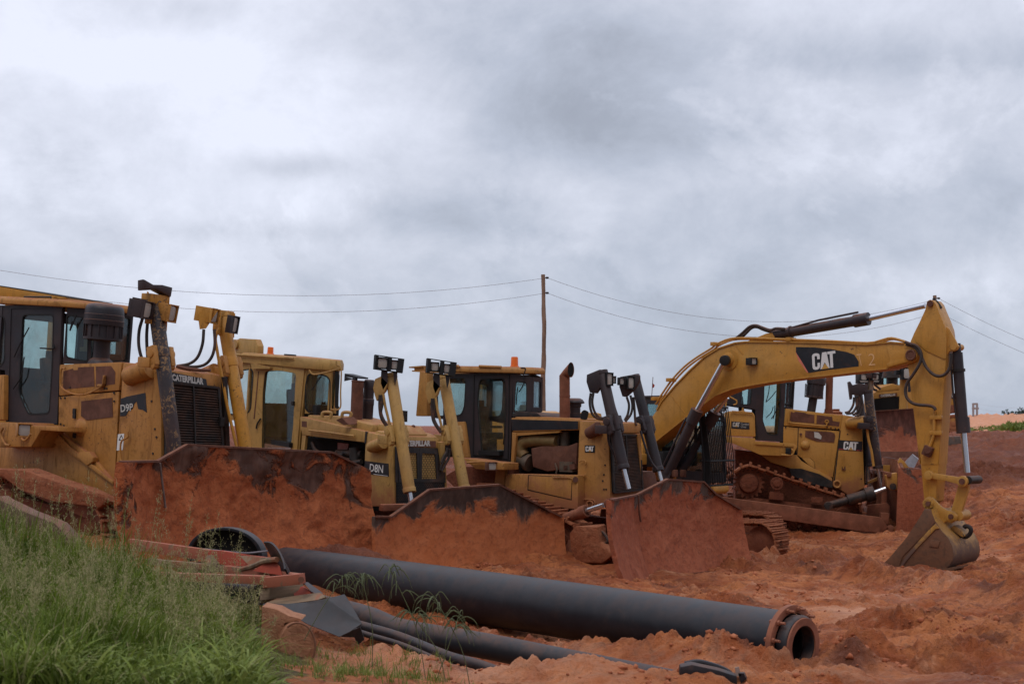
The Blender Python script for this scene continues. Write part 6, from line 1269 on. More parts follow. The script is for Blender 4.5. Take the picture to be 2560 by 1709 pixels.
    st += S('i', '1000,60 985,260 972,420 958,560 950,660 900,700 850,700 832,660 822,560 806,380 790,200 765,40', -hs)
    st += S('h', '640,1568 615,1350 588,1120 566,960 553,840 545,760 535,690 533,600 545,520 560,470 590,400 640,300 690,190', -hs)
    sk = one('stick', YE, p, 'prism', st, (0, 2 * hs, 0), bevel=.015)
    one('stick_stiffener', YE, sk, 'prism', [q - V(0, .02, 0) for q in soften(S('h', '780,200 812,212 848,300 874,380 880,430 876,640 700,560 600,470 598,400 640,360 730,232', -hs), .06)], (0, .02, 0), bevel=.006)
    one('stick_cuff', YE, sk, 'prism', [q - V(0, .012, 0) for q in S('h', '640,1390 820,1362 815,1450 806,1568 660,1568', -hs)], (0, .012, 0))
    g = G(); g.cyl(fr.S1('h', 728, 138, -hs - .05), fr.S1('h', 728, 138, -hs - .05) + V(0, 2 * hs + .1, 0), .07); g.build('stick_top_pin', RUST, sk)
    one('stick_top_hook', BLK, sk, 'tube', S('h', '765,90 772,108 800,135 830,180', -.05), .035)
    for y in (-.17, .10): one('cylinder_ear', YE, sk, 'prism', S('h', '872,340 905,365 940,430 975,500 985,520 972,550 940,565 905,560 880,600', y), (0, .06, 0), bevel=.012)
    ep = fr.S1('h', 940, 522, -.2); g = G(); g.cyl(ep, ep + V(0, .42, 0), .07); g.build('ear_pin', YE, sk)
    # hoses on the stick and its pipe
    hoses(p, [S('h', '510,480 555,497 610,515 645,560 655,620 630,690 580,770 530,840 512,910 525,975 570,1020 640,1040 720,1045 765,1060 780,1085', -.38), S('h', '520,500 600,530 650,600 690,690 745,755 800,782 860,770 905,715 918,640 920,580', -.36)], .036)
    one('stick_pipe', YE, sk, 'tube', S('h', '778,1085 768,1150 770,1290 745,1370 722,1430', -hs - .05), .035, sm=0)
    for v_ in (1150, 1290): one('pipe_clamp', YE, sk, 'box', fr.S1('h', 785, v_, -hs - .04), (.28, .09, .09), bevel=.01)
    one('valve_block', RUST, sk, 'box', fr.S1('h', 712, 1450, -hs - .08), (.2, .14, .22), bevel=.02, M=Matrix.Rotation(.4, 3, 'Y')); one('valve_nut', RUST, sk, 'cyl', fr.S1('i', 862, 110, -hs - .2), fr.S1('i', 870, 110, -hs), .07)
    # bucket cylinder
    a, b, c = [fr.S1('h', u, v_, 0) for u, v_ in ((972, 575), (1030, 1290), (1068, 1568))]; c = fr.S1('i', 1298, 352, 0); d = (b - a).normalized()
    g = G(); g.cyl(a, b, .118, n=26); g.cyl(b - d * .34, b, .15, n=26); g.cyl(a.lerp(b, .22), a.lerp(b, .24), .14); g.cyl(a - d * .2, a + d * .05, .09); g.tube([a + V(-.13, -.03, -.15), a.lerp(b, .5) + V(-.15, -.03, 0), b + V(-.14, -.03, .25)], .025, sm=0); bc = g.build('bucket_cylinder', BK, p); one('cylinder_rod', CHROME, bc, 'cyl', b, c, .065)
    one('cylinder_clamp', IRON, bc, 'cyl', a.lerp(b, .205), a.lerp(b, .235), .145)
    # power link, H link
    for s, y in ((-1, -.34), (1, .28)):
        g = G(); g.prism([q for q in S('i', '865,345 930,358 1060,378 1240,405 1260,440 1240,490 1060,440 890,415 850,400', y)], (0, .06, 0)); g.cyl(fr.S1('i', 873, 382, y - .03), fr.S1('i', 873, 382, y - .03) + V(0, .12, 0), .1); g.cyl(fr.S1('i', 1240, 448, y - .04), fr.S1('i', 1240, 448, y - .04) + V(0, .14, 0), .12); g.build('power_link', YEl, p, .012)
        one('link_pin', RUST, p, 'cyl', fr.S1('i', 1240, 448, y - .08), fr.S1('i', 1240, 448, y + .1), .065)
    for y in (-.22, .10):
        g = G(); g.prism(S('i', '1195,500 1255,420 1310,440 1310,520 1230,790 1215,850 1130,870 1090,840 1120,770', y), (0, .12, 0)); g.build('bucket_link', YEl, p, .02)
    g = G(); a = fr.S1('i', 1305, 435, -.3); g.cyl(a, a + V(0, .6, 0), .09); g.build('link_shaft', IRON, p); g = G(); a = fr.S1('i', 1195, 820, -.24); g.cyl(a, a + V(0, .46, 0), .12); g.build('link_tube', YEl, p)
    # bucket
    wb = .72
    shell = S('i', '905,752 925,850 965,900 1020,985 1090,1060 1135,1150 1150,1240 1140,1310 1100,1370 1050,1405 850,1398 600,1390', -wb)
    side = S('i', '905,752 925,850 965,900 1020,985 1090,1060 1135,1150 1150,1240 1140,1310 1100,1370 1050,1405 850,1398 600,1390 430,1372 385,1340 470,1265 560,1160 640,1060 730,930 790,830 835,745', -wb)
    bkm = mudmat('bucket_steel', (.15, .082, .050, 1), (.19, .088, .050, 1), (.055, .045, .036, 1), .8, .25, .55, thr=None, seed=8)
    g = G(); n = len(shell); th = []
    for i, q in enumerate(shell): a = shell[max(i - 1, 0)]; b = shell[min(i + 1, n - 1)]; t_ = (b - a).normalized(); nn = V(-t_.z, 0, t_.x); th.append(q + nn * -.035)
    g.add([q for q in shell] + [q + V(0, 2 * wb, 0) for q in shell] + th + [q + V(0, 2 * wb, 0) for q in th], [f for i in range(n - 1) for f in ((i, i + 1, n + i + 1, n + i), (2 * n + i, 3 * n + i, 3 * n + i + 1, 2 * n + i + 1), (i, 2 * n + i, 2 * n + i + 1, i + 1), (n + i, n + i + 1, 3 * n + i + 1, 3 * n + i))] + [(0, n, 3 * n, 2 * n), (n - 1, 3 * n - 1, 4 * n - 1, 2 * n - 1)])
    bw = paint('bucket_worn_paint', (.58, .31, .055, 1), (.52, .28, .07, 1), .5, 1.8, .3, .72, .45, chipcol=(.06, .06, .065, 1), seed=17, mud=(.13, .075, .055, 1))
    bk = g.build('bucket', bw, p)
    for y in (0, 2 * wb - .03):
        one('bucket_side', bkm, bk, 'prism', [q + V(0, y - (.01 if y == 0 else -.01), 0) for q in side], (0, .03, 0), bevel=.006)
    one('side_rib', bw, bk, 'prism', [q - V(0, .035, 0) for q in S('i', '960,905 1000,955 960,965 905,1020 860,1070 800,1130 720,1220 660,1290 600,1372 560,1385 640,1262 780,1090 900,960', -wb)], (0, .03, 0), bevel=.004)
    one('side_wear_plate', bkm, bk, 'prism', [q - V(0, .03, 0) for q in S('i', '905,1085 1010,1095 985,1168 890,1155', -wb)], (0, .03, 0), bevel=.006); one('side_wear_plate', bkm, bk, 'prism', [q - V(0, .028, 0) for q in S('i', '840,750 905,760 955,885 900,960 780,1080 600,1262 560,1380 400,1345 470,1262 640,1060 760,880', -wb)], (0, .025, 0), bevel=.004)
    one('bucket_floor_lip', bkm, bk, 'prism', [q - V(0, .02, 0) for q in S('i', '600,1368 1060,1390 1180,1375 1180,1400 1060,1430 850,1428 590,1400', -wb)][:5] + [q - V(0, .02, 0) for q in S('i', '1060,1425 850,1425 590,1398', -wb)], (0, 2 * wb + .04, 0))
    for k in range(5): y = -wb + .05 + k * (2 * wb - .1) / 4; a = fr.S1('i', 430, 1362, y); one('bucket_tooth', bkm, bk, 'prism', [a + V(0, -.05, .06), a + V(-.28, -.03, -.03), a + V(0, -.05, -.06)], (0, .09, 0), bevel=.006)
    for y in (-.36, .28):
        g = G(); g.prism([q for q in S('i', '835,640 870,612 915,622 950,660 1010,720 1080,762 1150,775 1188,820 1180,870 1120,900 1060,880 1010,960 950,880 905,752 850,745 815,700', y)], (0, .08, 0)); c = fr.S1('i', 868, 690, y - .03); g.cyl(c, c + V(0, .14, 0), .125, n=26); c2 = fr.S1('i', 1115, 830, y - .03); g.cyl(c2, c2 + V(0, .14, 0), .11, n=24); g.build('bucket_ear', bw, bk, .014)
        for cc in ((868, 690), (1115, 830)): c = fr.S1('i', cc[0], cc[1], y - .07); one('bucket_pin', RUST, bk, 'cyl', c, c + V(0, .2, 0), .055)
    c = fr.S1('i', 868, 690, -.40); g = G(); bolts(g, [c + V(math.cos(a) * .095, 0, math.sin(a) * .095) for a in [k * .785 for k in range(8)]], .014); g.build('pin_bolts', bw, bk)
    one('lifting_hook', IRON, bk, 'tube', [fr.S1('i', u, v_, -.1) for u, v_ in ((1235, 1035), (1280, 1050), (1325, 1020), (1340, 975), (1318, 940), (1280, 935), (1265, 950))], .05)
    one('hook_plate', bw, bk, 'prism', [fr.S1('i', u, v_, -.2) for u, v_ in ((1110, 960), (1150, 925), (1230, 975), (1270, 1040), (1245, 1055), (1180, 1010))], (0, .3, 0), bevel=.01)
    # boom cylinders
    for y, l in ((-hb - .2, ((1322, 148), (1078, 592), (822, 1150))), (hb + .2, ((1345, 470), (1238, 610), (935, 1160)))):
        a, b, c = [fr.S1('e', u, v_, y) for u, v_ in l]; d = (c - b).normalized(); g = G(); g.cyl(b, c, .125, n=26); g.cyl(b - d * .02, b + d * .34, .155, n=26); g.tube([b + d * .25 + V(-.14, -.08, .05), b.lerp(c, .5) + V(-.14, -.08, .07), c + V(-.14, -.08, .1)], .026, sm=0); g.cyl(c - V(0, .1, 0), c + V(0, .1, 0), .14); bc = g.build('boom_cylinder', BK, p); one('cylinder_rod', CHROME, bc, 'cyl', a, b, .068)
    # house, turntable
    root = fr.S1('f', 0, 830, 0); zr = root.z
    E = lambda u, v_, y: fr.S1('e', u, v_, y)
    xh = root.x + .25; zf = zr - .45
    one('revolving_frame', YE, p, 'box', (xh - 1.6, 0, zf + .1), (3.6, 2.7, .28), bevel=.04)
    one('engine_house', YE, p, 'box', (xh - 3.1, -.1, zf + .75), (1.5, 2.7, 1.1), bevel=.1); one('tool_box', YE, p, 'box', (xh - 1.0, -.98, zf + .62), (1.7, .72, .85), bevel=.06); one('counterweight', YE, p, 'box', (xh - 4.1, 0, zf + .75), (.6, 2.7, 1.2), bevel=.15)
    one('boom_foot', YE, p, 'box', (root.x + .05, 0, zr - .2), (.7, .9, .5), bevel=.04); one('front_housing', BLK, p, 'box', (root.x + .5, .1, zf + .1), (.9, .9, .4), bevel=.05)
    one('turntable', IRON, p, 'lathe', (xh - 1.7, 0, zf - .3), (0, 0, 1), [(.8, 0), (.8, .3)])
    for a, b, y in (((880, 1150), (905, 1165), -.5), ((955, 1150), (975, 1165), .1)): c = E(a[0], a[1], y); one('cylinder_foot', RUST, p, 'box', c, (.12, .12, .18), bevel=.02)
    # tracks
    def crawl(y0):
        zb, r = .06, .46; xf = fr.S1('g', 330, 1330, y0).x - .12; xr = xf - 3.9; g = G(); path = []
        for i in range(60):
            s = i / 60 * (2 * 3.9 + 2 * math.pi * r)
            if s < 3.9: path.append((xf - 3.9 + s, zb, 0))
            elif s < 3.9 + math.pi * r: a = (s - 3.9) / r; path.append((xf + r * math.sin(a), zb + r - r * math.cos(a), a))
            elif s < 7.8 + math.pi * r: path.append((xf - (s - 3.9 - math.pi * r), zb + 2 * r, math.pi))
            else: a = (s - 7.8 - math.pi * r) / r; path.append((xr - r * math.sin(a), zb + r + r * math.cos(a), math.pi + a))
        for x, z, a in path:
            d = V(math.cos(a), 0, math.sin(a)); o = V(d.z, 0, -d.x); M = Matrix((d, V(0, 1, 0), o)).transposed(); c = V(x, y0 + .3, z)
            g.box(c, (.165, .6, .045), M); g.box(c + o * .04 + d * .05, (.03, .6, .05), M); g.box(c + o * .03 - d * .03, (.025, .6, .03), M); g.box(c - o * .05, (.14, .2, .07), M)
        g.build('track', TRK, p, .008, rough=.028, rs=5)
        g = G(); g.box(((xf + xr) / 2, y0 + .32, zb + .45), (3.5, .34, .42)); g.build('track_frame', MUDD, p, .03, rough=.03)
        for x in (xf, xr): g = G(); g.lathe((x, y0 + .12, zb + r), (0, 1, 0), [(.1, -.02), (.16, .0), (.3, .04), (.38, .02), (.40, .3)], 26); g.build('idler', MUDD, p, rough=.01)
    crawl(-1.6); crawl(1.0)
    one('lower_frame', MUDD, p, 'box', (xh - 1.7, 0, .55), (1.8, 2.2, .35), bevel=.05)
    # cab on the far side of the boom
    y0, y1 = .42, 1.42; ct = [E(595, 482, y0), E(745, 482, y0), E(1180, 520, y0)]; zt = ct[0].z; xb = ct[0].x; xf = E(1150, 900, y0).x; zb = E(1000, 1235, y0).z
    def fw(nm, pts, holes, nr): wall(nm, BK, p, pts, holes, nr, GLT, .06, False)
    sd = [V(xb, y0, zb), V(xf, y0, zb), V(xf, y0, zt - .55), V(xf - .35, y0, zt), V(xb, y0, zt)]
    h = [[V(xb + .12, y0, zb + .9), V(xf - .75, y0, zb + .9), V(xf - .75, y0, zt - .14), V(xb + .12, y0, zt - .14)], [V(xf - .62, y0, zb + .3), V(xf - .1, y0, zb + .3), V(xf - .1, y0, zt - .6), V(xf - .4, y0, zt - .14), V(xf - .62, y0, zt - .14)]]
    fw('cab_side', sd, h, (0, 1, 0)); fw('cab_side', [V(q.x, y1, q.z) for q in sd], [[V(q.x, y1, q.z) for q in k] for k in h], (0, -1, 0))
    fq = [V(xf, y0, zb), V(xf, y1, zb), V(xf, y1, zt - .55), V(xf, y0, zt - .55)]; fw('cab_front', fq, [[V(xf, y0 + .07, zb + .25), V(xf, y1 - .07, zb + .25), V(xf, y1 - .07, zt - .6), V(xf, y0 + .07, zt - .6)]], (-1, 0, 0))
    rq = [V(xb, y0, zb), V(xb, y1, zb), V(xb, y1, zt), V(xb, y0, zt)]; fw('cab_rear', rq, [[V(xb, y0 + .1, zb + .9), V(xb, y1 - .1, zb + .9), V(xb, y1 - .1, zt - .15), V(xb, y0 + .1, zt - .15)]], (1, 0, 0))
    one('cab_roof', BK, p, 'prism', [V(xb - .03, y0 - .03, zt), V(xf - .3, y0 - .03, zt), V(xf - .3, y1 + .03, zt), V(xb - .03, y1 + .03, zt)], (0, 0, .07), bevel=.03)
    one('cab_floor', BLK, p, 'box', ((xb + xf) / 2, (y0 + y1) / 2, zb + .08), (xf - xb - .1, .9, .12)); seat(p, (xb + .65, .92, zb + .6)); one('door_panel', YE, p, 'box', (xb + .6, y0 - .01, zb + .4), (.9, .03, .7))
    one('cab_step', YE, p, 'prism', [E(u, v_, y0) for u, v_ in ((1120, 1268), (1225, 1268), (1225, 1315), (1200, 1340), (1120, 1320))], (0, .75, 0), bevel=.03)
    # window guard: a cage of bars over the cab's front
    xg = E(1208, 900, y0).x; ztg = E(1160, 560, y0).z; zbg = E(1215, 1262, y0).z
    n = 15; zk = zbg + .62; gg = []
    for k in range(n): y = y0 - .06 + (y1 - y0 + .12) * k / (n - 1); g = G(); g.tube([V(xg - .18, y, ztg), V(xg, y, zk), V(xg - .04, y, zbg)], .013, 5, 0); g.build('guard_bar', BLK, p)
    for k in range(9): x = xf + .03 + (xg - xf) * k / 9; g = G(); g.tube([V(x - .14 - .10 * (k / 9), y0 - .06, ztg - .02 + .04 * (1 - k / 9)), V(x, y0 - .06, zk), V(x - .03, y0 - .06, zbg)], .012, 5, 0); g.build('guard_bar', BLK, p)
    for nm, z_, xo in (('t', ztg, -.18), ('m', zk, 0), ('b', zbg, -.04)):
        g = G(); g.tube([V(xf - .1, y0 - .07, z_), V(xg + xo, y0 - .07, z_), V(xg + xo, y1 + .07, z_), V(xf - .1, y1 + .07, z_)], .025, 6, 0); g.build('guard_frame', BLK, p)
    g = G(); g.tube([V(xf - .15, y0 - .07, ztg), V(xf + .02, y0 - .07, zk), V(xf, y0 - .07, zbg)], .03, 6, 0); g.build('guard_frame', BLK, p)
    one('cab_mirror', BLK, p, 'box', V(xf - .2, y0 - .12, zt - .9), (.08, .04, .4), bevel=.01)
    # whip aerial with its pennant
    a, b = fr.at('e', 674, 476, 34.4), fr.at('e', 686, 292, 34.4); one('aerial', RUST, p, 'cyl', a, b, .008, n=6)
    one('pennant', plain('red_cloth', (.42, .05, .03, 1), .8), p, 'prism', [fr.at('e', u, v_, 34.4) for u, v_ in ((681, 345), (690, 352), (702, 366), (694, 386), (680, 390))], fr.Mi @ V(0, .01, 0))
digger()
# ================================================================== power line
WOOD = None
def woodmat(name, a, b, sc_=6, st=(1, 1, .12), rough=.85):
    m, nt = newmat(name); t = NT(nt); v = coords(t); n1 = t.noise(v, sc_, 7, .65, .3, stretch=st); n2 = t.noise(v, 1.5, 4, .5)
    col = t.mix(t.ramp(n1, .35, .68), a, b); col = t.mix(t.m('MULTIPLY', t.ramp(n2, .45, .7), .5), col, tuple(c * .5 for c in a[:3]) + (1,)); t.finish(col, rough, 0, t.bump(n1, .5, .01)); return m
POLEM = woodmat('pole_wood', (.20, .115, .075, 1), (.33, .21, .145, 1))
WIRE = plain('wire', (.34, .31, .31, 1), .6)
def pole(pxx, top, Y, label, wtop=.085):
    z1 = CH - (top - HY) / FP * Y; x = wx(pxx, Y); z0 = hz(x, Y) - .5; fr = Frame((x, Y, z0), yaw=0); p = fr.empty('power_pole'); tag(p, label, 'pole', 'wooden power poles')
    g = G(); H = z1 - z0; pts = [V(.02 * math.sin(k * .9) + .008 * math.sin(k * 2.9), 0, H * k / 12) for k in range(13)]; g.tube(pts, [wtop * (1.35 - .35 * k / 12) * (1 + .06 * math.sin(k * 2.1)) for k in range(13)], 10, 4); g.build('pole_shaft', POLEM, p, rough=.012, rs=3)
    att = []
    for k, zz in enumerate((.14, .78)):
        c = V(.14, -.02, H - zz); g = G(); g.lathe(c - V(.1, 0, 0), (1, 0, 0), [(.02, 0), (.03, .06), (.05, .08), (.05, .12), (.035, .13), (.05, .15), (.03, .18)], 10); g.build('insulator', IRON, p); att.append(fr.wld(c))
    return att
Yp = 60
P1_ = pole(1359, 686, Yp, 'tall rough wooden power pole standing behind the third bulldozer')
P2b = pole(2338, 738, 66, 'wooden power pole hidden behind the digger stick')
P0_ = pole(-424, 580, 52, 'wooden power pole out past the left edge')
P3b = pole(2960, 960, 74, 'wooden power pole out past the right edge')
def wire(a, b, sag, label):
    a, b = Vector(a), Vector(b); g = G(); pts = [a.lerp(b, k / 24) - V(0, 0, sag * 4 * (k / 24) * (1 - k / 24)) for k in range(25)]; g.tube(pts, .0075, 5, 0); o = g.build('power_line', WIRE); tag(o, label, 'power line', 'overhead wires')
L0 = [at('n', -420, 591, 52), at('n', -420, 631, 52)]
wire(L0[0], P1_[0], 1.37, 'upper thin wire from the left edge to the tall pole'); wire(L0[1], P1_[1], 1.42, 'lower thin wire from the left edge to the tall pole')
wire(P1_[0], P2b[0], 1.45, 'upper thin wire running right from the tall pole'); wire(P1_[1], P2b[1], 1.5, 'lower thin wire running right from the tall pole')
wire(P2b[0], P3b[0], .6, 'upper thin wire descending at the right edge of the photo'); wire(P2b[1], P3b[1], .6, 'lower thin wire descending at the right edge of the photo')
def pylon(u0, u1, v0, v1, Y, label):
    K = lambda u, v_: at('h', u, v_, Y); b = K(u0, v1 + 25); fr = Frame(b, yaw=0); p = fr.empty('frame_pylon'); tag(p, label, 'pylon', 'small frame pylons on the horizon'); L_ = lambda q: fr.loc(q)
    for u in (u0, u1): one('leg', WIRE, p, 'cyl', L_(K(u, v1 + 30)), L_(K(u, v0)), .16)
    one('crossbar', WIRE, p, 'bar', L_(K(u0 - 8, v0 + 4)), L_(K(u1 + 4, v0 + 2)), .3, .3); one('crossbar', WIRE, p, 'bar', L_(K(u0 - 10, (v0 * .7 + v1 * .3))), L_(K(u1 + 14, v0 * .7 + v1 * .3)), .25, .3)
pylon(1116, 1150, 1028, 1170, 210, 'taller H-shaped wooden pylon on the horizon'); pylon(1142, 1185, 1142, 1185, 230, 'low H-shaped wooden pylon on the horizon')
wire(at('h', 1165, 1075, 210), at('h', 1700, 1112, 230), .3, 'lower distant wire from the H-shaped pylon'); wire(at('h', 1165, 1032, 210), at('h', 1700, 1060, 230), .3, 'faint upper distant wire from the H-shaped pylon')
# ================================================================== far wood on the horizon and green strip
def leafblob(g, c, r, n, s, sq=.8):
    for _ in range(n):
        d = Vector((random.gauss(0, 1), random.gauss(0, 1), random.gauss(0, 1))); d.normalize(); q = c + Vector((d.x * r, d.y * r, d.z * r * sq)) * random.random() ** .4
        a = Vector((random.gauss(0, 1), random.gauss(0, 1), random.gauss(0, 1))).normalized() * s; b = a.orthogonal().normalized() * s * random.uniform(.5, 1); i = len(g.v); g.v += [q - a, q + b, q + a, q - b]; g.f.append((i, i + 1, i + 2, i + 3))
LEAFD = plain('far_foliage', (.028, .045, .034, 1), .8)
def farwood():
    g = G()
    for k in range(150):
        t = random.random(); pxx = 2430 + 420 * t; Y = random.uniform(520, 640); hh = random.uniform(3, 7) * (1.15 if (pxx > 2515 or 2440 < pxx < 2475) else .6); x = wx(pxx, Y); z = 1.4
        g.cyl((x, Y, z), (x, Y, z + hh * .5), .25, n=5)
        for j in range(3): leafblob(g, Vector((x + random.uniform(-2, 2), Y, z + hh * random.uniform(.35, .95))), random.uniform(1.5, 3.2), 34, .6, .7)
    o = g.build('far_wood', LEAFD, smooth=0); tag(o, 'dark line of far trees beyond the sand hill', 'trees', kind='stuff')
farwood()
GR1 = None
def grassmat(name, a, b, c):
    m, nt = newmat(name); t = NT(nt); at_ = t.n('ShaderNodeAttribute'); at_.attribute_name = 'tint'; sp = t.n('ShaderNodeSeparateColor'); t.L.new(at_.outputs['Color'], sp.inputs[0])
    col = t.mix(sp.outputs[0], a, b); col = t.mix(sp.outputs[1], col, c)
    p = t.n('ShaderNodeBsdfPrincipled'); t.L.new(col, p.inputs['Base Color']); p.inputs['Roughness'].default_value = .6; p.inputs['Specular IOR Level'].default_value = .15
    tr = t.n('ShaderNodeBsdfTranslucent'); t.L.new(col, tr.inputs[0]); mx = t.n('ShaderNodeMixShader'); mx.inputs[0].default_value = .22; t.L.new(p.outputs[0], mx.inputs[1]); t.L.new(tr.outputs[0], mx.inputs[2])
    o = t.n('ShaderNodeOutputMaterial'); t.L.new(mx.outputs[0], o.inputs[0]); return m
GRM = grassmat('grass_leaf', (.066, .115, .012, 1), (.19, .235, .034, 1), (.42, .35, .19, 1))
def blades(name, P, H, W_, lean, tint, mat, segs=4, fold=None):
    """many curved leaf strips at once. P (n,3) roots, H heights, lean (n,2) tip offset, tint (n,2)"""
    n = len(P); k = segs + 1; s = np.linspace(0, 1, k)[None, :]; ang = rng.uniform(0, math.pi, n); sx, sy = np.cos(ang), np.sin(ang)
    droop = fold if fold is not None else np.full(n, .25)
    cx_ = P[:, 0:1] + lean[:, 0:1] * s ** 1.8; cy_ = P[:, 1:2] + lean[:, 1:2] * s ** 1.8; cz_ = P[:, 2:3] + H[:, None] * (s - droop[:, None] * s ** 3)
    wd = W_[:, None] * (1 - s ** 2.2) * .5 + .0004
    A = np.stack([cx_ - sx[:, None] * wd, cy_ - sy[:, None] * wd, cz_], -1); B = np.stack([cx_ + sx[:, None] * wd, cy_ + sy[:, None] * wd, cz_], -1)
    co = np.stack([A, B], 2).reshape(-1, 3).astype(np.float32)
    base = (np.arange(n) * k * 2)[:, None] + (np.arange(segs) * 2)[None, :]; q = np.stack([base, base + 1, base + 3, base + 2], -1).reshape(-1, 4)
    me = bpy.data.meshes.new(name); me.vertices.add(len(co)); me.vertices.foreach_set('co', co.ravel()); me.loops.add(q.size); me.loops.foreach_set('vertex_index', q.ravel().astype(np.int32)); me.polygons.add(len(q)); me.polygons.foreach_set('loop_start', np.arange(0, q.size, 4, dtype=np.int32)); me.update(calc_edges=True)
    ca = me.color_attributes.new('tint', 'FLOAT_COLOR', 'POINT'); c = np.zeros((n, k * 2, 4), np.float32); c[:, :, 0] = tint[:, 0:1]; c[:, :, 1] = tint[:, 1:2]; c[:, :, 3] = 1; ca.data.foreach_set('color', c.reshape(-1)); me.materials.append(mat)
    o = bpy.data.objects.new(name, me); sc.collection.objects.link(o); return o
def scatter(n, fpx, fY, dens):
    pxx = rng.uniform(fpx[0], fpx[1], n); Y = rng.uniform(fY[0], fY[1], n); keep = rng.random(n) < dens(pxx, Y); pxx, Y = pxx[keep], Y[keep]; x = (pxx - CX) / FP * Y; return x, Y, pxx
def grass():
    # main bank
    def dens(p, Y):
        edge = 640 - (Y - 11) * 14 + 60 * perlin(p / 90., Y * 1.3, 3); d = sst(edge + 50, edge - 60, p) * (1 - sst(16.5, 17.8, Y - (p < 300) * .8) * (1 - .4 * sst(700, 640, p) * sst(440, 520, p))); return d * (.55 + .45 * sst(-.25, .15, perlin(p / 60., Y * 1.7, 8)))
    x, Y, p = scatter(62000, (-220, 760), (9.2, 19.2), dens); n = len(x); z = height(x, Y); ch = .8 + .95 * perlin(x * 1.4, Y * 1.4, 12)
    tall = (.70 - .26 * sst(300, 620, p)) * (1 - .25 * sst(12, 9.5, Y)) * (1 + .45 * sst(14.5, 17, Y) * sst(620, 300, p)); H = tall * ch * rng.uniform(.45, 1.15, n)
    ln = rng.normal(0, .16, (n, 2)) + np.array([.05, 0]); dry = (rng.random(n) < .13) * rng.uniform(.4, 1, n); tint = np.stack([np.clip(.5 + .6 * perlin(x * .9, Y * .9, 15) + rng.normal(0, .25, n), 0, 1), dry], 1)
    blades('grass', np.stack([x, Y, z - .02], 1), H, rng.uniform(.006, .019, n), ln, tint, GRM, 5, rng.uniform(.1, .55, n))
    o = sc.objects['grass']; tag(o, 'long green grass covering the bank in the left foreground', 'grass', kind='stuff')
    x, Y, p = scatter(3200, (400, 690), (17.6, 19.6), lambda p, Y: sst(700, 600, p) * sst(-.2, .15, perlin(p / 22., Y * 2, 5))); n = len(x); z = height(x, Y)
    o = blades('ring_grass', np.stack([x, Y, z], 1), rng.uniform(.25, .62, n), rng.uniform(.006, .016, n), rng.normal(0, .14, (n, 2)), np.stack([rng.uniform(.1, .9, n), rng.random(n) * .35], 1), GRM, 5, rng.uniform(.1, .5, n)); tag(o, 'tufts of green grass growing in and around the black ring', 'grass', kind='stuff')
    # broad bright leaves near the camera
    x, Y, p = scatter(3600, (-100, 660), (9.2, 13), lambda p, Y: sst(680, 600, p)); n = len(x); z = height(x, Y)
    o = blades('broad_grass', np.stack([x, Y, z], 1), rng.uniform(.35, .62, n), rng.uniform(.018, .034, n), rng.normal(0, .26, (n, 2)), np.stack([rng.uniform(.3, 1, n), rng.random(n) * .15], 1), GRM, 7, rng.uniform(.35, .8, n)); tag(o, 'broad bright grass leaves among the long grass, nearest the camera', 'grass', kind='stuff')
    # seed heads: thin stalks with feathery tufts
    x, Y, p = scatter(1150, (-150, 720), (10.5, 17.8), lambda p, Y: .75 * sst(700, 560, p - (Y - 13) * 12) * sst(-.25, .2, perlin(p / 80., Y * 1.1, 44))); n = len(x); z = height(x, Y); H = rng.uniform(.55, .95, n) * (1 - .2 * sst(500, 650, p)); ln = rng.normal(0, .13, (n, 2))
    # some reach much higher, before the left bulldozer
    hi = (p > 20) & (p < 600) & (Y > 14) & (rng.random(n) < .34); H = np.where(hi, rng.uniform(1.0, 1.55, n), H)
    o = blades('grass_stalks', np.stack([x, Y, z], 1), H, np.full(n, .0045), ln, np.stack([rng.uniform(.2, .8, n), rng.uniform(.1, .5, n)], 1), GRM, 5, np.full(n, .06)); tag(o, 'thin stalks rising above the long grass of the bank', 'grass', kind='stuff')
    m = 26; s = rng.uniform(.62, 1.02, (n, m)); tx = x[:, None] + ln[:, 0:1] * s ** 1.8; ty = Y[:, None] + ln[:, 1:2] * s ** 1.8; tz = z[:, None] + H[:, None] * (s - .06 * s ** 3); sp_ = (1.06 - s) * .26
    R1 = np.stack([tx.ravel(), ty.ravel(), tz.ravel()], 1); N_ = len(R1); ll = rng.normal(0, 1, (N_, 2)) * sp_.ravel()[:, None] * .55; hh_ = rng.uniform(-.02, .09, N_)
    o = blades('seed_heads', R1, hh_, np.full(N_, .0042), ll, np.stack([rng.uniform(.5, 1, N_), rng.uniform(.35, .95, N_)], 1), GRM, 3, np.full(N_, .5)); tag(o, 'feathery pale seed heads above the long grass', 'seed heads', kind='stuff')
    R2 = R1 + np.stack([ll[:, 0] * .8, ll[:, 1] * .8, hh_ * .5], 1); R2 = np.repeat(R2, 2, 0) + rng.normal(0, .012, (2 * N_, 3))
    o = blades('seed_grains', R2, rng.uniform(.006, .014, len(R2)), np.full(len(R2), .007), rng.normal(0, .004, (len(R2), 2)), np.stack([rng.uniform(.5, 1, len(R2)), rng.uniform(.75, 1, len(R2))], 1), GRM, 1, np.zeros(len(R2))); tag(o, 'tiny pale grains on the grass seed heads', 'seed heads', kind='stuff')
    # low tufts on the sand in the foreground
    def d2(p, Y): return np.clip(np.exp(-((p - 860) / 150.) ** 2) * .9 + np.exp(-((p - 1060) / 60.) ** 2) * .5, 0, 1) * sst(.0, .35, perlin(p / 30., Y * 4, 6) + .02) * .8 
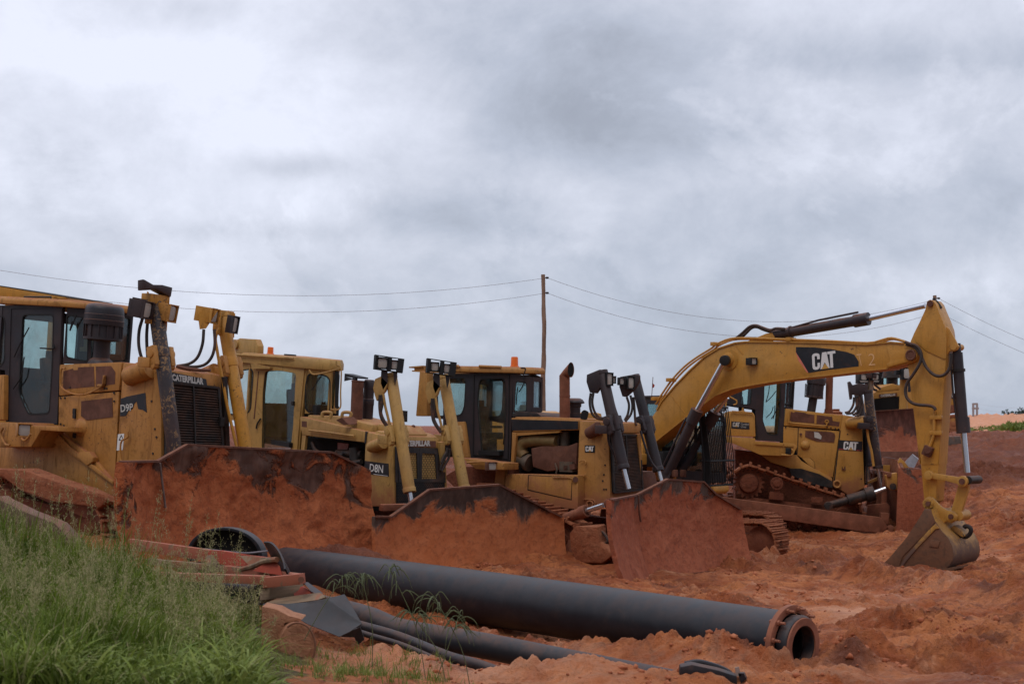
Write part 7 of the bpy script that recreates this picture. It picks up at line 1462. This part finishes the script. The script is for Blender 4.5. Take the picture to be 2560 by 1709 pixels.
    x, Y, p = scatter(15000, (640, 1200), (12.6, 15.5), d2); n = len(x); z = height(x, Y); o = blades('grass_tufts', np.stack([x, Y, z - .01], 1), rng.uniform(.04, .18, n) * (1 + 1.2 * (rng.random(n) < .06)), rng.uniform(.004, .009, n), rng.normal(0, .06, (n, 2)), np.stack([rng.uniform(.2, 1, n), rng.random(n) * .3], 1), GRM, 4, rng.uniform(.1, .5, n)); tag(o, 'short green tufts on the sand before the pipes', 'grass', kind='stuff')
    # green strip far right
    x, Y, p = scatter(9000, (2395, 2900), (150, 172), lambda p, Y: .25 + .75 * sst(2490, 2530, p)); n = len(x); z = height(x, Y); o = blades('far_weeds', np.stack([x, Y, z], 1), rng.uniform(.12, .38, n) * (1 + 1.6 * sst(2490, 2525, p)), rng.uniform(.15, .3, n), rng.normal(0, .4, (n, 2)), np.stack([rng.uniform(0, .7, n), rng.random(n) * .2], 1), GRM, 3, rng.uniform(.1, .5, n)); tag(o, 'strip of green weeds before the far sand hill', 'weeds', kind='stuff')
grass()
def finger_grass(pts, label):
    """one tall stem with drooping finger-like spikes"""
    root = Vector(pts[0]); fr = Frame(root, yaw=0); p = fr.empty('finger_grass'); tag(p, label, 'grass stem', 'tall finger grass stems before the big pipe')
    L_ = [Vector(q) - root for q in pts]; one('stem', STEM, p, 'tube', L_, .0045, 5)
    g = G(); tip = L_[-1]
    for k in range(15):
        a = random.uniform(0, 2 * math.pi); l = random.uniform(.12, .27); d = V(math.cos(a), math.sin(a) * .6, 0); st_ = tip.lerp(L_[-2], random.random() ** 2 * .5)
        g.tube([st_, st_ + d * l * .4 + V(0, 0, random.uniform(.02, .06)), st_ + d * l * .8 - V(0, 0, random.uniform(.0, .05)), st_ + d * l - V(0, 0, random.uniform(.06, .18))], [.003, .005, .005, .002], 5, 4)
    g.build('seed_spikes', STEM, p)
STEM = plain('stem_green', (.105, .125, .055, 1), .7)
for i, (x0, y0, x1, y1, Y, l) in enumerate(((930, 1640, 905, 1445, 14.0, 'finger grass stem before the left end of the big pipe'), (1065, 1660, 975, 1420, 13.8, 'tallest finger grass stem before the big pipe'), (1180, 1700, 1085, 1490, 13.6, 'finger grass stem reaching over the middle of both pipes'), (1075, 1700, 1150, 1530, 13.5, 'rightmost finger grass stem before the pipes'), (760, 1560, 860, 1440, 14.6, 'finger grass stem leaning over the black flap'), (1120, 1690, 1030, 1535, 13.4, 'shortest finger grass stem before the thin pipes'))):
    finger_grass([at('n', x0, y0 + 40, Y), at('n', x0 * .6 + x1 * .4 + 10, y0 * .6 + y1 * .4, Y), at('n', x1, y1, Y)], l)
# ================================================================== pipes
PIPEM = steel('pipe_plastic', (.011, .012, .016, 1), .40, 0, .26, .25, seed=31, bumps=.04, dcol=(.13, .065, .042, 1))
PIPE2 = steel('pipe_plastic_dusty', (.015, .016, .020, 1), .45, 0, .6, .3, seed=32, bumps=.05, dcol=(.15, .075, .05, 1))
FLG = steel('flange_rust', (.21, .075, .042, 1), .75, .1, .4, .5, seed=33)
def bigpipe():
    Ya, Yb = 16.4, 23.4; a = at('n', 1966, 1608, Ya); b = at('n', 712, 1424, Yb); fr = Frame(a, yaw=0); p = fr.empty('large_pipe'); tag(p, 'large black plastic pipe with a rusty bolted flange lying across the foreground', 'pipe'); A, B = V(0, 0, 0), fr.loc(b); ax = (A - B).normalized(); r = .375
    g = G(); ri = [];  n = 26
    for k in range(n + 1): c = B.lerp(A, k / n) + V(0, 0, .02 * math.sin(k / n * 3.1)); rg, _ = g.ring(c, ax, r, 48, V(0, 0, 1)); ri.append(rg)
    inner = [[c + (q - c) * .86 for q in rg] for c, rg in ((sum(x, Vector()) / len(x), x) for x in ri)]; g.loft(ri + inner[::-1], False, True); g.build('pipe_body', PIPEM, p, smooth=50)
    f0 = A + ax * .02; sd = V(0, 0, 1)
    g = G(); rr = .455
    o1, _ = g.ring(f0, ax, rr, 56, sd); o2, _ = g.ring(f0 + ax * .07, ax, rr, 56, sd); i2, _ = g.ring(f0 + ax * .07, ax, r * .98, 56, sd); i1, _ = g.ring(f0, ax, r * .98, 56, sd); g.loft([o1, o2, i2, i1], False, True); fl = g.build('flange', FLG, p, .006)
    g = G(); e = ax.orthogonal().normalized(); f = ax.cross(e)
    for k in range(12): a_ = k * math.pi / 6 + .2; c = f0 + (e * math.cos(a_) + f * math.sin(a_)) * .415; g = G(); g.cyl(c - ax * .03, c + ax * .17, .016, n=8); g.cyl(c - ax * .03, c, .03, n=6); g.cyl(c + ax * .07, c + ax * .10, .03, n=6); g.build('flange_bolt', FLG, fl)
    s0, s1 = f0 + ax * .07, f0 + ax * .20; g = G(); o1, _ = g.ring(s0, ax, .345, 56, sd); oa, _ = g.ring(s0 + ax * .09, ax, .35, 56, sd); o2, _ = g.ring(s1, ax, .33, 56, sd); i2, _ = g.ring(s1, ax, .22, 56, sd); i1, _ = g.ring(s0, ax, .22, 56, sd); g.loft([o1, oa, o2, i2, i1], False, True); st_ = g.build('stub_end', PIPE2, p, .006)
    g = G(); o1, _ = g.ring(s1 + ax * .003, ax, .325, 56, sd); o2, _ = g.ring(s1 + ax * .02, ax, .318, 56, sd); i2, _ = g.ring(s1 + ax * .02, ax, .235, 56, sd); i1, _ = g.ring(s1 + ax * .003, ax, .235, 56, sd); g.loft([o1, o2, i2, i1], False, True); g.build('gasket_face', FLG, st_)
bigpipe()
def longpipe(name, pts, r, label, stripe=None, sm=4, st_side=(0, -1, .1), r_in=.8):
    root = Vector(pts[0]); fr = Frame(root, yaw=0); p = fr.empty(name); tag(p, label, 'pipe', 'smaller black pipes lying below the big one'); L_ = catmull([Vector(q) - root for q in pts], sm); g = G(); rs = []; e = None
    for i, c in enumerate(L_): ax = L_[min(i + 1, len(L_) - 1)] - L_[max(i - 1, 0)]; rg, _ = g.ring(c, ax, r, 28, V(0, 0, 1)); rs.append(rg)
    inn = [[c + (q - c) * r_in for q in rg] for c, rg in zip(L_, rs)]; g.loft(rs + inn[::-1], False, True); g.build('pipe_body', PIPE2, p, smooth=50)
    if stripe:
        sd = Vector(st_side).normalized(); g = G(); g.tube([c + sd * r * 1.0 for c in L_], r * .045, 4, 0); g.build('pipe_stripe', stripe, p)
longpipe('medium_pipe', [at('n', u, v_, Y) for u, v_, Y in ((640, 1480, 18.6), (895, 1537, 17.4), (1000, 1576, 17.0), (1200, 1611, 16.3), (1400, 1651, 15.7), (1560, 1683, 15.3), (1700, 1712, 14.9))], .148, 'medium black pipe with a pale stripe, half sunk in the sand', plain('pipe_stripe_pale', (.42, .40, .38, 1), .5), st_side=(0, -1, -.05))
longpipe('thin_pipe', [at('n', u, v_, Y) for u, v_, Y in ((700, 1510, 17.8), (895, 1562, 17.0), (1000, 1592, 16.6), (1120, 1640, 16.0), (1200, 1662, 15.7), (1290, 1695, 15.4))], .062, 'thin black pipe bending into the sand in front of the striped pipe', plain('pipe_stripe_blue', (.08, .30, .45, 1), .5), st_side=(0, -1, -.3))
longpipe('slim_pipe', [at('n', u, v_, Y) for u, v_, Y in ((760, 1530, 17.2), (900, 1580, 16.5), (1000, 1610, 16.2), (1090, 1648, 15.9), (1180, 1690, 15.6))], .035, 'slimmest black pipe, lowest of the pipes in the sand')
def strap():
    fr = Frame(at('n', 1780, 1675, 14.7), yaw=0); K = lambda u, v_, Y=15.0: fr.loc(at('l', u, v_ - 30, Y - .6)); p = fr.empty('rubber_offcut'); tag(p, 'black curved rubber offcut lying in the sand at the bottom edge', 'offcut')
    one('rubber_strip', PIPE2, p, 'prism', [K(*a) for a in ((1498, 812), (1560, 800), (1700, 830), (1800, 862), (1800, 905), (1700, 880), (1560, 862), (1490, 858))], (0, .10, .02), bevel=.01); one('rubber_strip', PIPEM, p, 'tube', [K(u, v_, 15.15) for u, v_ in ((1520, 795), (1600, 785), (1720, 820), (1800, 870))], .028); one('torn_end', PIPEM, p, 'prism', [K(*a) for a in ((1805, 845), (1835, 845), (1850, 875), (1820, 900))], (.02, .08, 0))
    one('metal_tab', steel('grey_tab', (.20, .16, .14, 1), .6, seed=34), p, 'prism', [K(*a) for a in ((1790, 815), (1810, 812), (1822, 860), (1795, 862))], (0, .02, 0))
strap()
def stick_bit(u0, v0, u1, v1, Y, label):
    a, b = at('l', u0, v0, Y), at('l', u1, v1, Y); fr = Frame(a, yaw=0); g = G(); g.bar((0, 0, 0), fr.loc(b), .03, .02); o = g.build('wood_splinter', WOODR if False else POLEM, None, .004, rough=.004); o.location = a; tag(o, label, 'splinter')
stick_bit(1285, 835, 1350, 770, 15.2, 'pale wood splinter stuck in the sand clods')
# ================================================================== wooden frames painted red, black ring, flap
def redwood(name, seed, red=(.50, .105, .05, 1), bare=(.42, .24, .14, 1), thr=.5):
    m, nt = newmat(name); t = NT(nt); v = coords(t); o = (seed, 1, 2); n1 = t.noise(v, 3.2, 6, .65, .6, off=o); gr = t.noise(v, 9, 6, .6, stretch=(.15, 1, 1), off=o)
    wd = t.mix(t.ramp(gr, .35, .7), bare, tuple(c * .5 for c in bare[:3]) + (1,)); col = t.mix(t.ramp(n1, thr, thr + .05), red, wd); col = t.mix(t.m('MULTIPLY', t.ramp(t.noise(v, 5, 7, .7, off=o), .5, .75), .6), col, (.09, .04, .025, 1))
    t.finish(col, .75, 0, t.bump(gr, .4, .008)); return m
RW1 = redwood('red_board', 3, red=(.34, .055, .028, 1), bare=(.30, .17, .10, 1), thr=.56); RW2 = redwood('worn_board', 8, red=(.33, .10, .055, 1), bare=(.32, .17, .10, 1), thr=.54); RW3 = redwood('bare_board', 12, red=(.25, .10, .05, 1), bare=(.26, .17, .10, 1), thr=.42)
def board(p, a, b, w, h, mat, up=(0, 0, 1), name='board'): return one(name, mat, p, 'bar', a, b, w, h, up, bevel=.006)
def frames():
    fr = Frame(at('n', 640, 1440, 17.6), yaw=0); K = lambda u, v_, Y: fr.loc(at('k', u, v_, Y)); p = fr.empty('wooden_frame'); tag(p, 'broken wooden frame of red and bare boards stacked among the grass', 'wooden frame')
    board(p, K(905, 680, 16.6), K(-150, 640, 18.4), .12, .10, RW2); board(p, K(1215, 668, 16.4), K(900, 700, 16.55), .16, .12, RW2)
    board(p, K(1190, 662, 16.7), K(560, 588, 18.2), .10, .10, RW2); board(p, K(560, 585, 18.3), K(-100, 520, 19.5), .10, .08, RW3)
    board(p, K(430, 470, 18.7), K(-250, 372, 20.3), .07, .15, RW2); one('red_plank', RW1, p, 'prism', [K(375, 425, 18.6), K(520, 430, 18.4), K(760, 470, 18.0), (K(920, 490, 17.6)), K(770, 565, 17.8), K(560, 555, 18.3), K(395, 520, 18.6)], (.02, .06, 0), bevel=.005)
    one('bare_plank', RW3, p, 'prism', [K(680, 472, 17.9), K(935, 488, 17.55), K(760, 560, 17.7)], (.01, -.03, .0)); one('broken_plank', RW3, p, 'tube', [K(*a) for a in ((690, 590, 17.8), (800, 560, 17.5), (900, 518, 17.2), (1000, 505, 17.0))], .035)
    one('red_panel', RW1, p, 'prism', [K(790, 600, 17.35), K(900, 535, 17.2), K(985, 510, 17.1), K(1020, 560, 17.0), K(1045, 640, 16.9), K(900, 622, 17.1)], (.0, .05, .0), bevel=.004)
    board(p, K(445, 470, 18.5), K(445, 560, 18.4), .16, .04, RW3, (0, 1, 0)); board(p, K(1212, 672, 16.38), K(910, 716, 16.5), .05, .05, IRON)
    board(p, K(1040, 730, 16.7), K(1040, 850, 16.6), .50, .10, RW3, (0, 1, 0)); one('end_bolt', RUST, p, 'cyl', K(1205, 678, 16.3), K(1205, 678, 16.2), .035)
    one('red_plank', RW1, p, 'prism', [K(1140, 740, 16.7), K(1220, 735, 16.6), K(1320, 800, 16.4), K(1310, 830, 16.35), K(1145, 830, 16.5)], (0, .05, 0), bevel=.004); one('splintered_board', RW3, p, 'prism', [K(895, 878, 16.35), K(1000, 835, 16.5), K(1240, 800, 16.5), K(1370, 785, 16.3), K(1420, 825, 16.2), K(1350, 850, 16.2), K(1100, 882, 16.2)], (0, .06, -.02), bevel=.004)
    board(p, K(150, 740, 17.5), K(-420, 755, 18.0), .10, .05, woodmat('grey_board', (.22, .20, .18, 1), (.3, .27, .24, 1)))
    q = Frame(at('n', 640, 1500, 16.4), yaw=0); K = lambda u, v_, Y: q.loc(at('k', u, v_, Y)); p = q.empty('rubber_flap'); tag(p, 'dark grey rubber sheet hanging over the boards beside the striped pipe', 'rubber sheet')
    a = [K(*x) for x in ((880, 880, 16.3), (1060, 884, 16.1), (1250, 868, 15.95), (1420, 838, 15.85), (1575, 800, 15.9), (1610, 850, 15.9), (1725, 1050, 15.7), (1620, 1120, 15.6), (1530, 1162, 15.55), (1400, 1110, 15.6), (1250, 1050, 15.7), (1100, 960, 15.9), (960, 930, 16.1), (885, 915, 16.2))]; one('rubber_sheet', steel('sheet_rubber', (.030, .033, .038, 1), .55, 0, .06, .3, seed=35, bumps=.05), p, 'prism', a, (.0, .025, -.01))
    one('curled_edge', PIPEM, p, 'prism', [K(*x) for x in ((1530, 1162, 15.6), (1710, 1080, 15.75), (1745, 1190, 15.8), (1690, 1235, 15.8), (1660, 1170, 15.75))], (0, .03, 0))
    q = Frame(at('n', 660, 1460, 17), yaw=0); K = lambda u, v_, Y: q.loc(at('k', u, v_, Y)); p = q.empty('steel_strap'); tag(p, 'dark bent band looping over the red panel at the pipe end', 'band')
    g = G(); pts = catmull([K(*x) for x in ((925, 425, 17.6), (990, 435, 17.4), (1050, 500, 17.1), (1085, 580, 16.9), (1095, 640, 16.8))], 5)
    for a_, b_ in zip(pts[:-1], pts[1:]): g.bar(a_, b_ + (b_ - a_) * .15, .24, .02, (1, .2, .5))
    g.build('bent_band', PIPEM, p); one('band_tail', PIPEM, p, 'prism', [K(*x) for x in ((1225, 700, 16.5), (1260, 700, 16.6), (1385, 790, 16.5), (1390, 825, 16.4), (1290, 775, 16.4))], (0, .03, 0))
    # black ring / culvert mouth
    c = at('k', 570, 470, 19.6); q = Frame(c, yaw=R(-18)); p = q.empty('black_ring'); tag(p, 'wide black plastic ring half sunk in the ground with grass growing inside', 'ring'); g = G(); rs = []
    for k in range(33):
        a_ = math.pi * (-.08 + 1.16 * k / 32); ca_, sa_ = math.cos(a_), math.sin(a_); R0, R1, wy, sq = .50, .45, .16, .62
        rs.append([V(-R0 * 1.0 * ca_ * 1.0 * 1.05, -wy / 2, R0 * sa_ * 1.0), V(-R0 * ca_ * 1.05, wy / 2, R0 * sa_), V(-R1 * ca_ * 1.05, wy / 2, R1 * sa_), V(-R1 * ca_ * 1.05, -wy / 2, R1 * sa_)])
    rs = [[V(v_.x * 1.12, v_.y, v_.z * .78) for v_ in r_] for r_ in rs]; g.loft(rs); g.build('ring_wall', PIPEM, p, .01); g = G(); g.prism([V(v_.x * 1.12 * .96, .09, v_.z * .76) for v_ in [V(-.5 * math.cos(math.pi * (k / 16.)) * 1.05, 0, .5 * math.sin(math.pi * (k / 16.))) for k in range(17)]], (0, .02, 0)); g.build('ring_back', DARK, p)
    one('ring_strap', steel('strap_grey', (.12, .12, .14, 1), .5, seed=36), p, 'tube', [q.loc(at('k', u, v_, 18.9)) for u, v_ in ((380, 415), (480, 428), (600, 440), (740, 450), (850, 440), (920, 432))], .012)
    # black pipe under the boards
    longpipe('pipe_under_boards', [at('k', u, v_, Y) for u, v_, Y in ((60, 745, 18.2), (300, 752, 17.8), (600, 775, 17.4), (860, 800, 17.0))], .13, 'short black pipe lying under the wooden frame in the grass')
    # mud-caked rounded post end
    a = at('k', 1100, 1230, 15.2); q = Frame(a, yaw=0); K = lambda u, v_, Y=15.2: q.loc(at('k', u, v_, Y)); p = q.empty('clay_block'); tag(p, 'mud-caked brown block with a rounded end, standing at the edge of the grass', 'block')
    cm = mudmat('clay', (.36, .16, .085, 1), (.44, .21, .12, 1), (.20, .08, .045, 1), 2.5, .7, .85, seed=4)
    one('block_body', cm, p, 'prism', [K(*x) for x in ((868, 905), (1000, 930), (1100, 985), (1200, 1010), (1210, 1020), (1060, 1050), (1040, 1420), (860, 1440))], (.0, .35, 0), bevel=.02)
    el = [K(1175 + 150 * math.cos(t_), 1240 + 195 * math.sin(t_), 15.1) for t_ in [k * 2 * math.pi / 30 for k in range(30)]]; one('rounded_end', cm, p, 'prism', [x for x in el], (-.12, .3, 0), bevel=.02); one('block_rim', steel('rim_rust', (.16, .07, .04, 1), .8, seed=38), p, 'tube', [K(1175 + 150 * math.cos(t_), 1240 + 195 * math.sin(t_), 15.05) for t_ in [-2.2 + k * .32 for k in range(12)]], .012)
    # steel plate leaning in the grass at the left edge
    q = Frame(at('j', 100, 350, 19.5), yaw=0); K = lambda u, v_, Y=19.5: q.loc(at('j', u, v_, Y)); o = one('rusty_beam', steel('brown_beam', (.11, .06, .045, 1), .75, 0, .3, .4, seed=41), None, 'prism', [K(*x) for x in ((-40, 120), (0, 150), (200, 245), (420, 330), (560, 480), (560, 560), (300, 470), (100, 380), (-40, 330))], (.1, .25, 0), bevel=.02); o.matrix_world = Matrix.Translation(q.O); tag(o, 'brown steel beam lying in the grass below the left bulldozer track', 'beam')
frames()

def clods():
    bm = bmesh.new(); bmesh.ops.create_icosphere(bm, subdivisions=1, radius=1); bv = np.array([v_.co[:] for v_ in bm.verts]); bf = np.array([[v_.index for v_ in f.verts] for f in bm.faces]); bm.free()
    x, Y, p = scatter(30000, (560, 2600), (13.2, 44), lambda p, Y: np.clip(.10 + 1.5 * fbm((p - CX) / FP * Y * .6, Y * .6, 3, 19), 0, 1) * (14. / Y) ** .3); n = len(x)
    s = .008 + .045 * rng.random(n) ** 7 + .0005 * Y; z = height(x, Y) + s * .1; m = len(bv)
    sc3 = rng.uniform(.6, 1.3, (n, 1, 3)) * s[:, None, None]; jit = rng.uniform(.55, 1.35, (n, m, 1)); a = rng.uniform(0, 6.28, n); ca_, sa_ = np.cos(a)[:, None], np.sin(a)[:, None]
    q = bv[None] * sc3 * jit; X = q[..., 0] * ca_ - q[..., 1] * sa_ + x[:, None]; YY = q[..., 0] * sa_ + q[..., 1] * ca_ + Y[:, None]; Z = q[..., 2] * .75 + z[:, None]
    co = np.stack([X, YY, Z], -1).reshape(-1, 3).astype(np.float32); f = (bf[None] + (np.arange(n) * m)[:, None, None]).reshape(-1, 3)
    me = bpy.data.meshes.new('soil_clods'); me.vertices.add(len(co)); me.vertices.foreach_set('co', co.ravel()); me.loops.add(f.size); me.loops.foreach_set('vertex_index', f.ravel().astype(np.int32)); me.polygons.add(len(f)); me.polygons.foreach_set('loop_start', np.arange(0, f.size, 3, dtype=np.int32)); me.update(calc_edges=True)
    me.materials.append(mudmat('clod_soil', (.30, .082, .034, 1), (.46, .17, .085, 1), (.15, .042, .022, 1), .6, .4, .9, seed=6)); o = bpy.data.objects.new('soil_clods', me); sc.collection.objects.link(o); tag(o, 'small loose clods of red soil scattered over the yard', 'clods', kind='stuff')
clods()
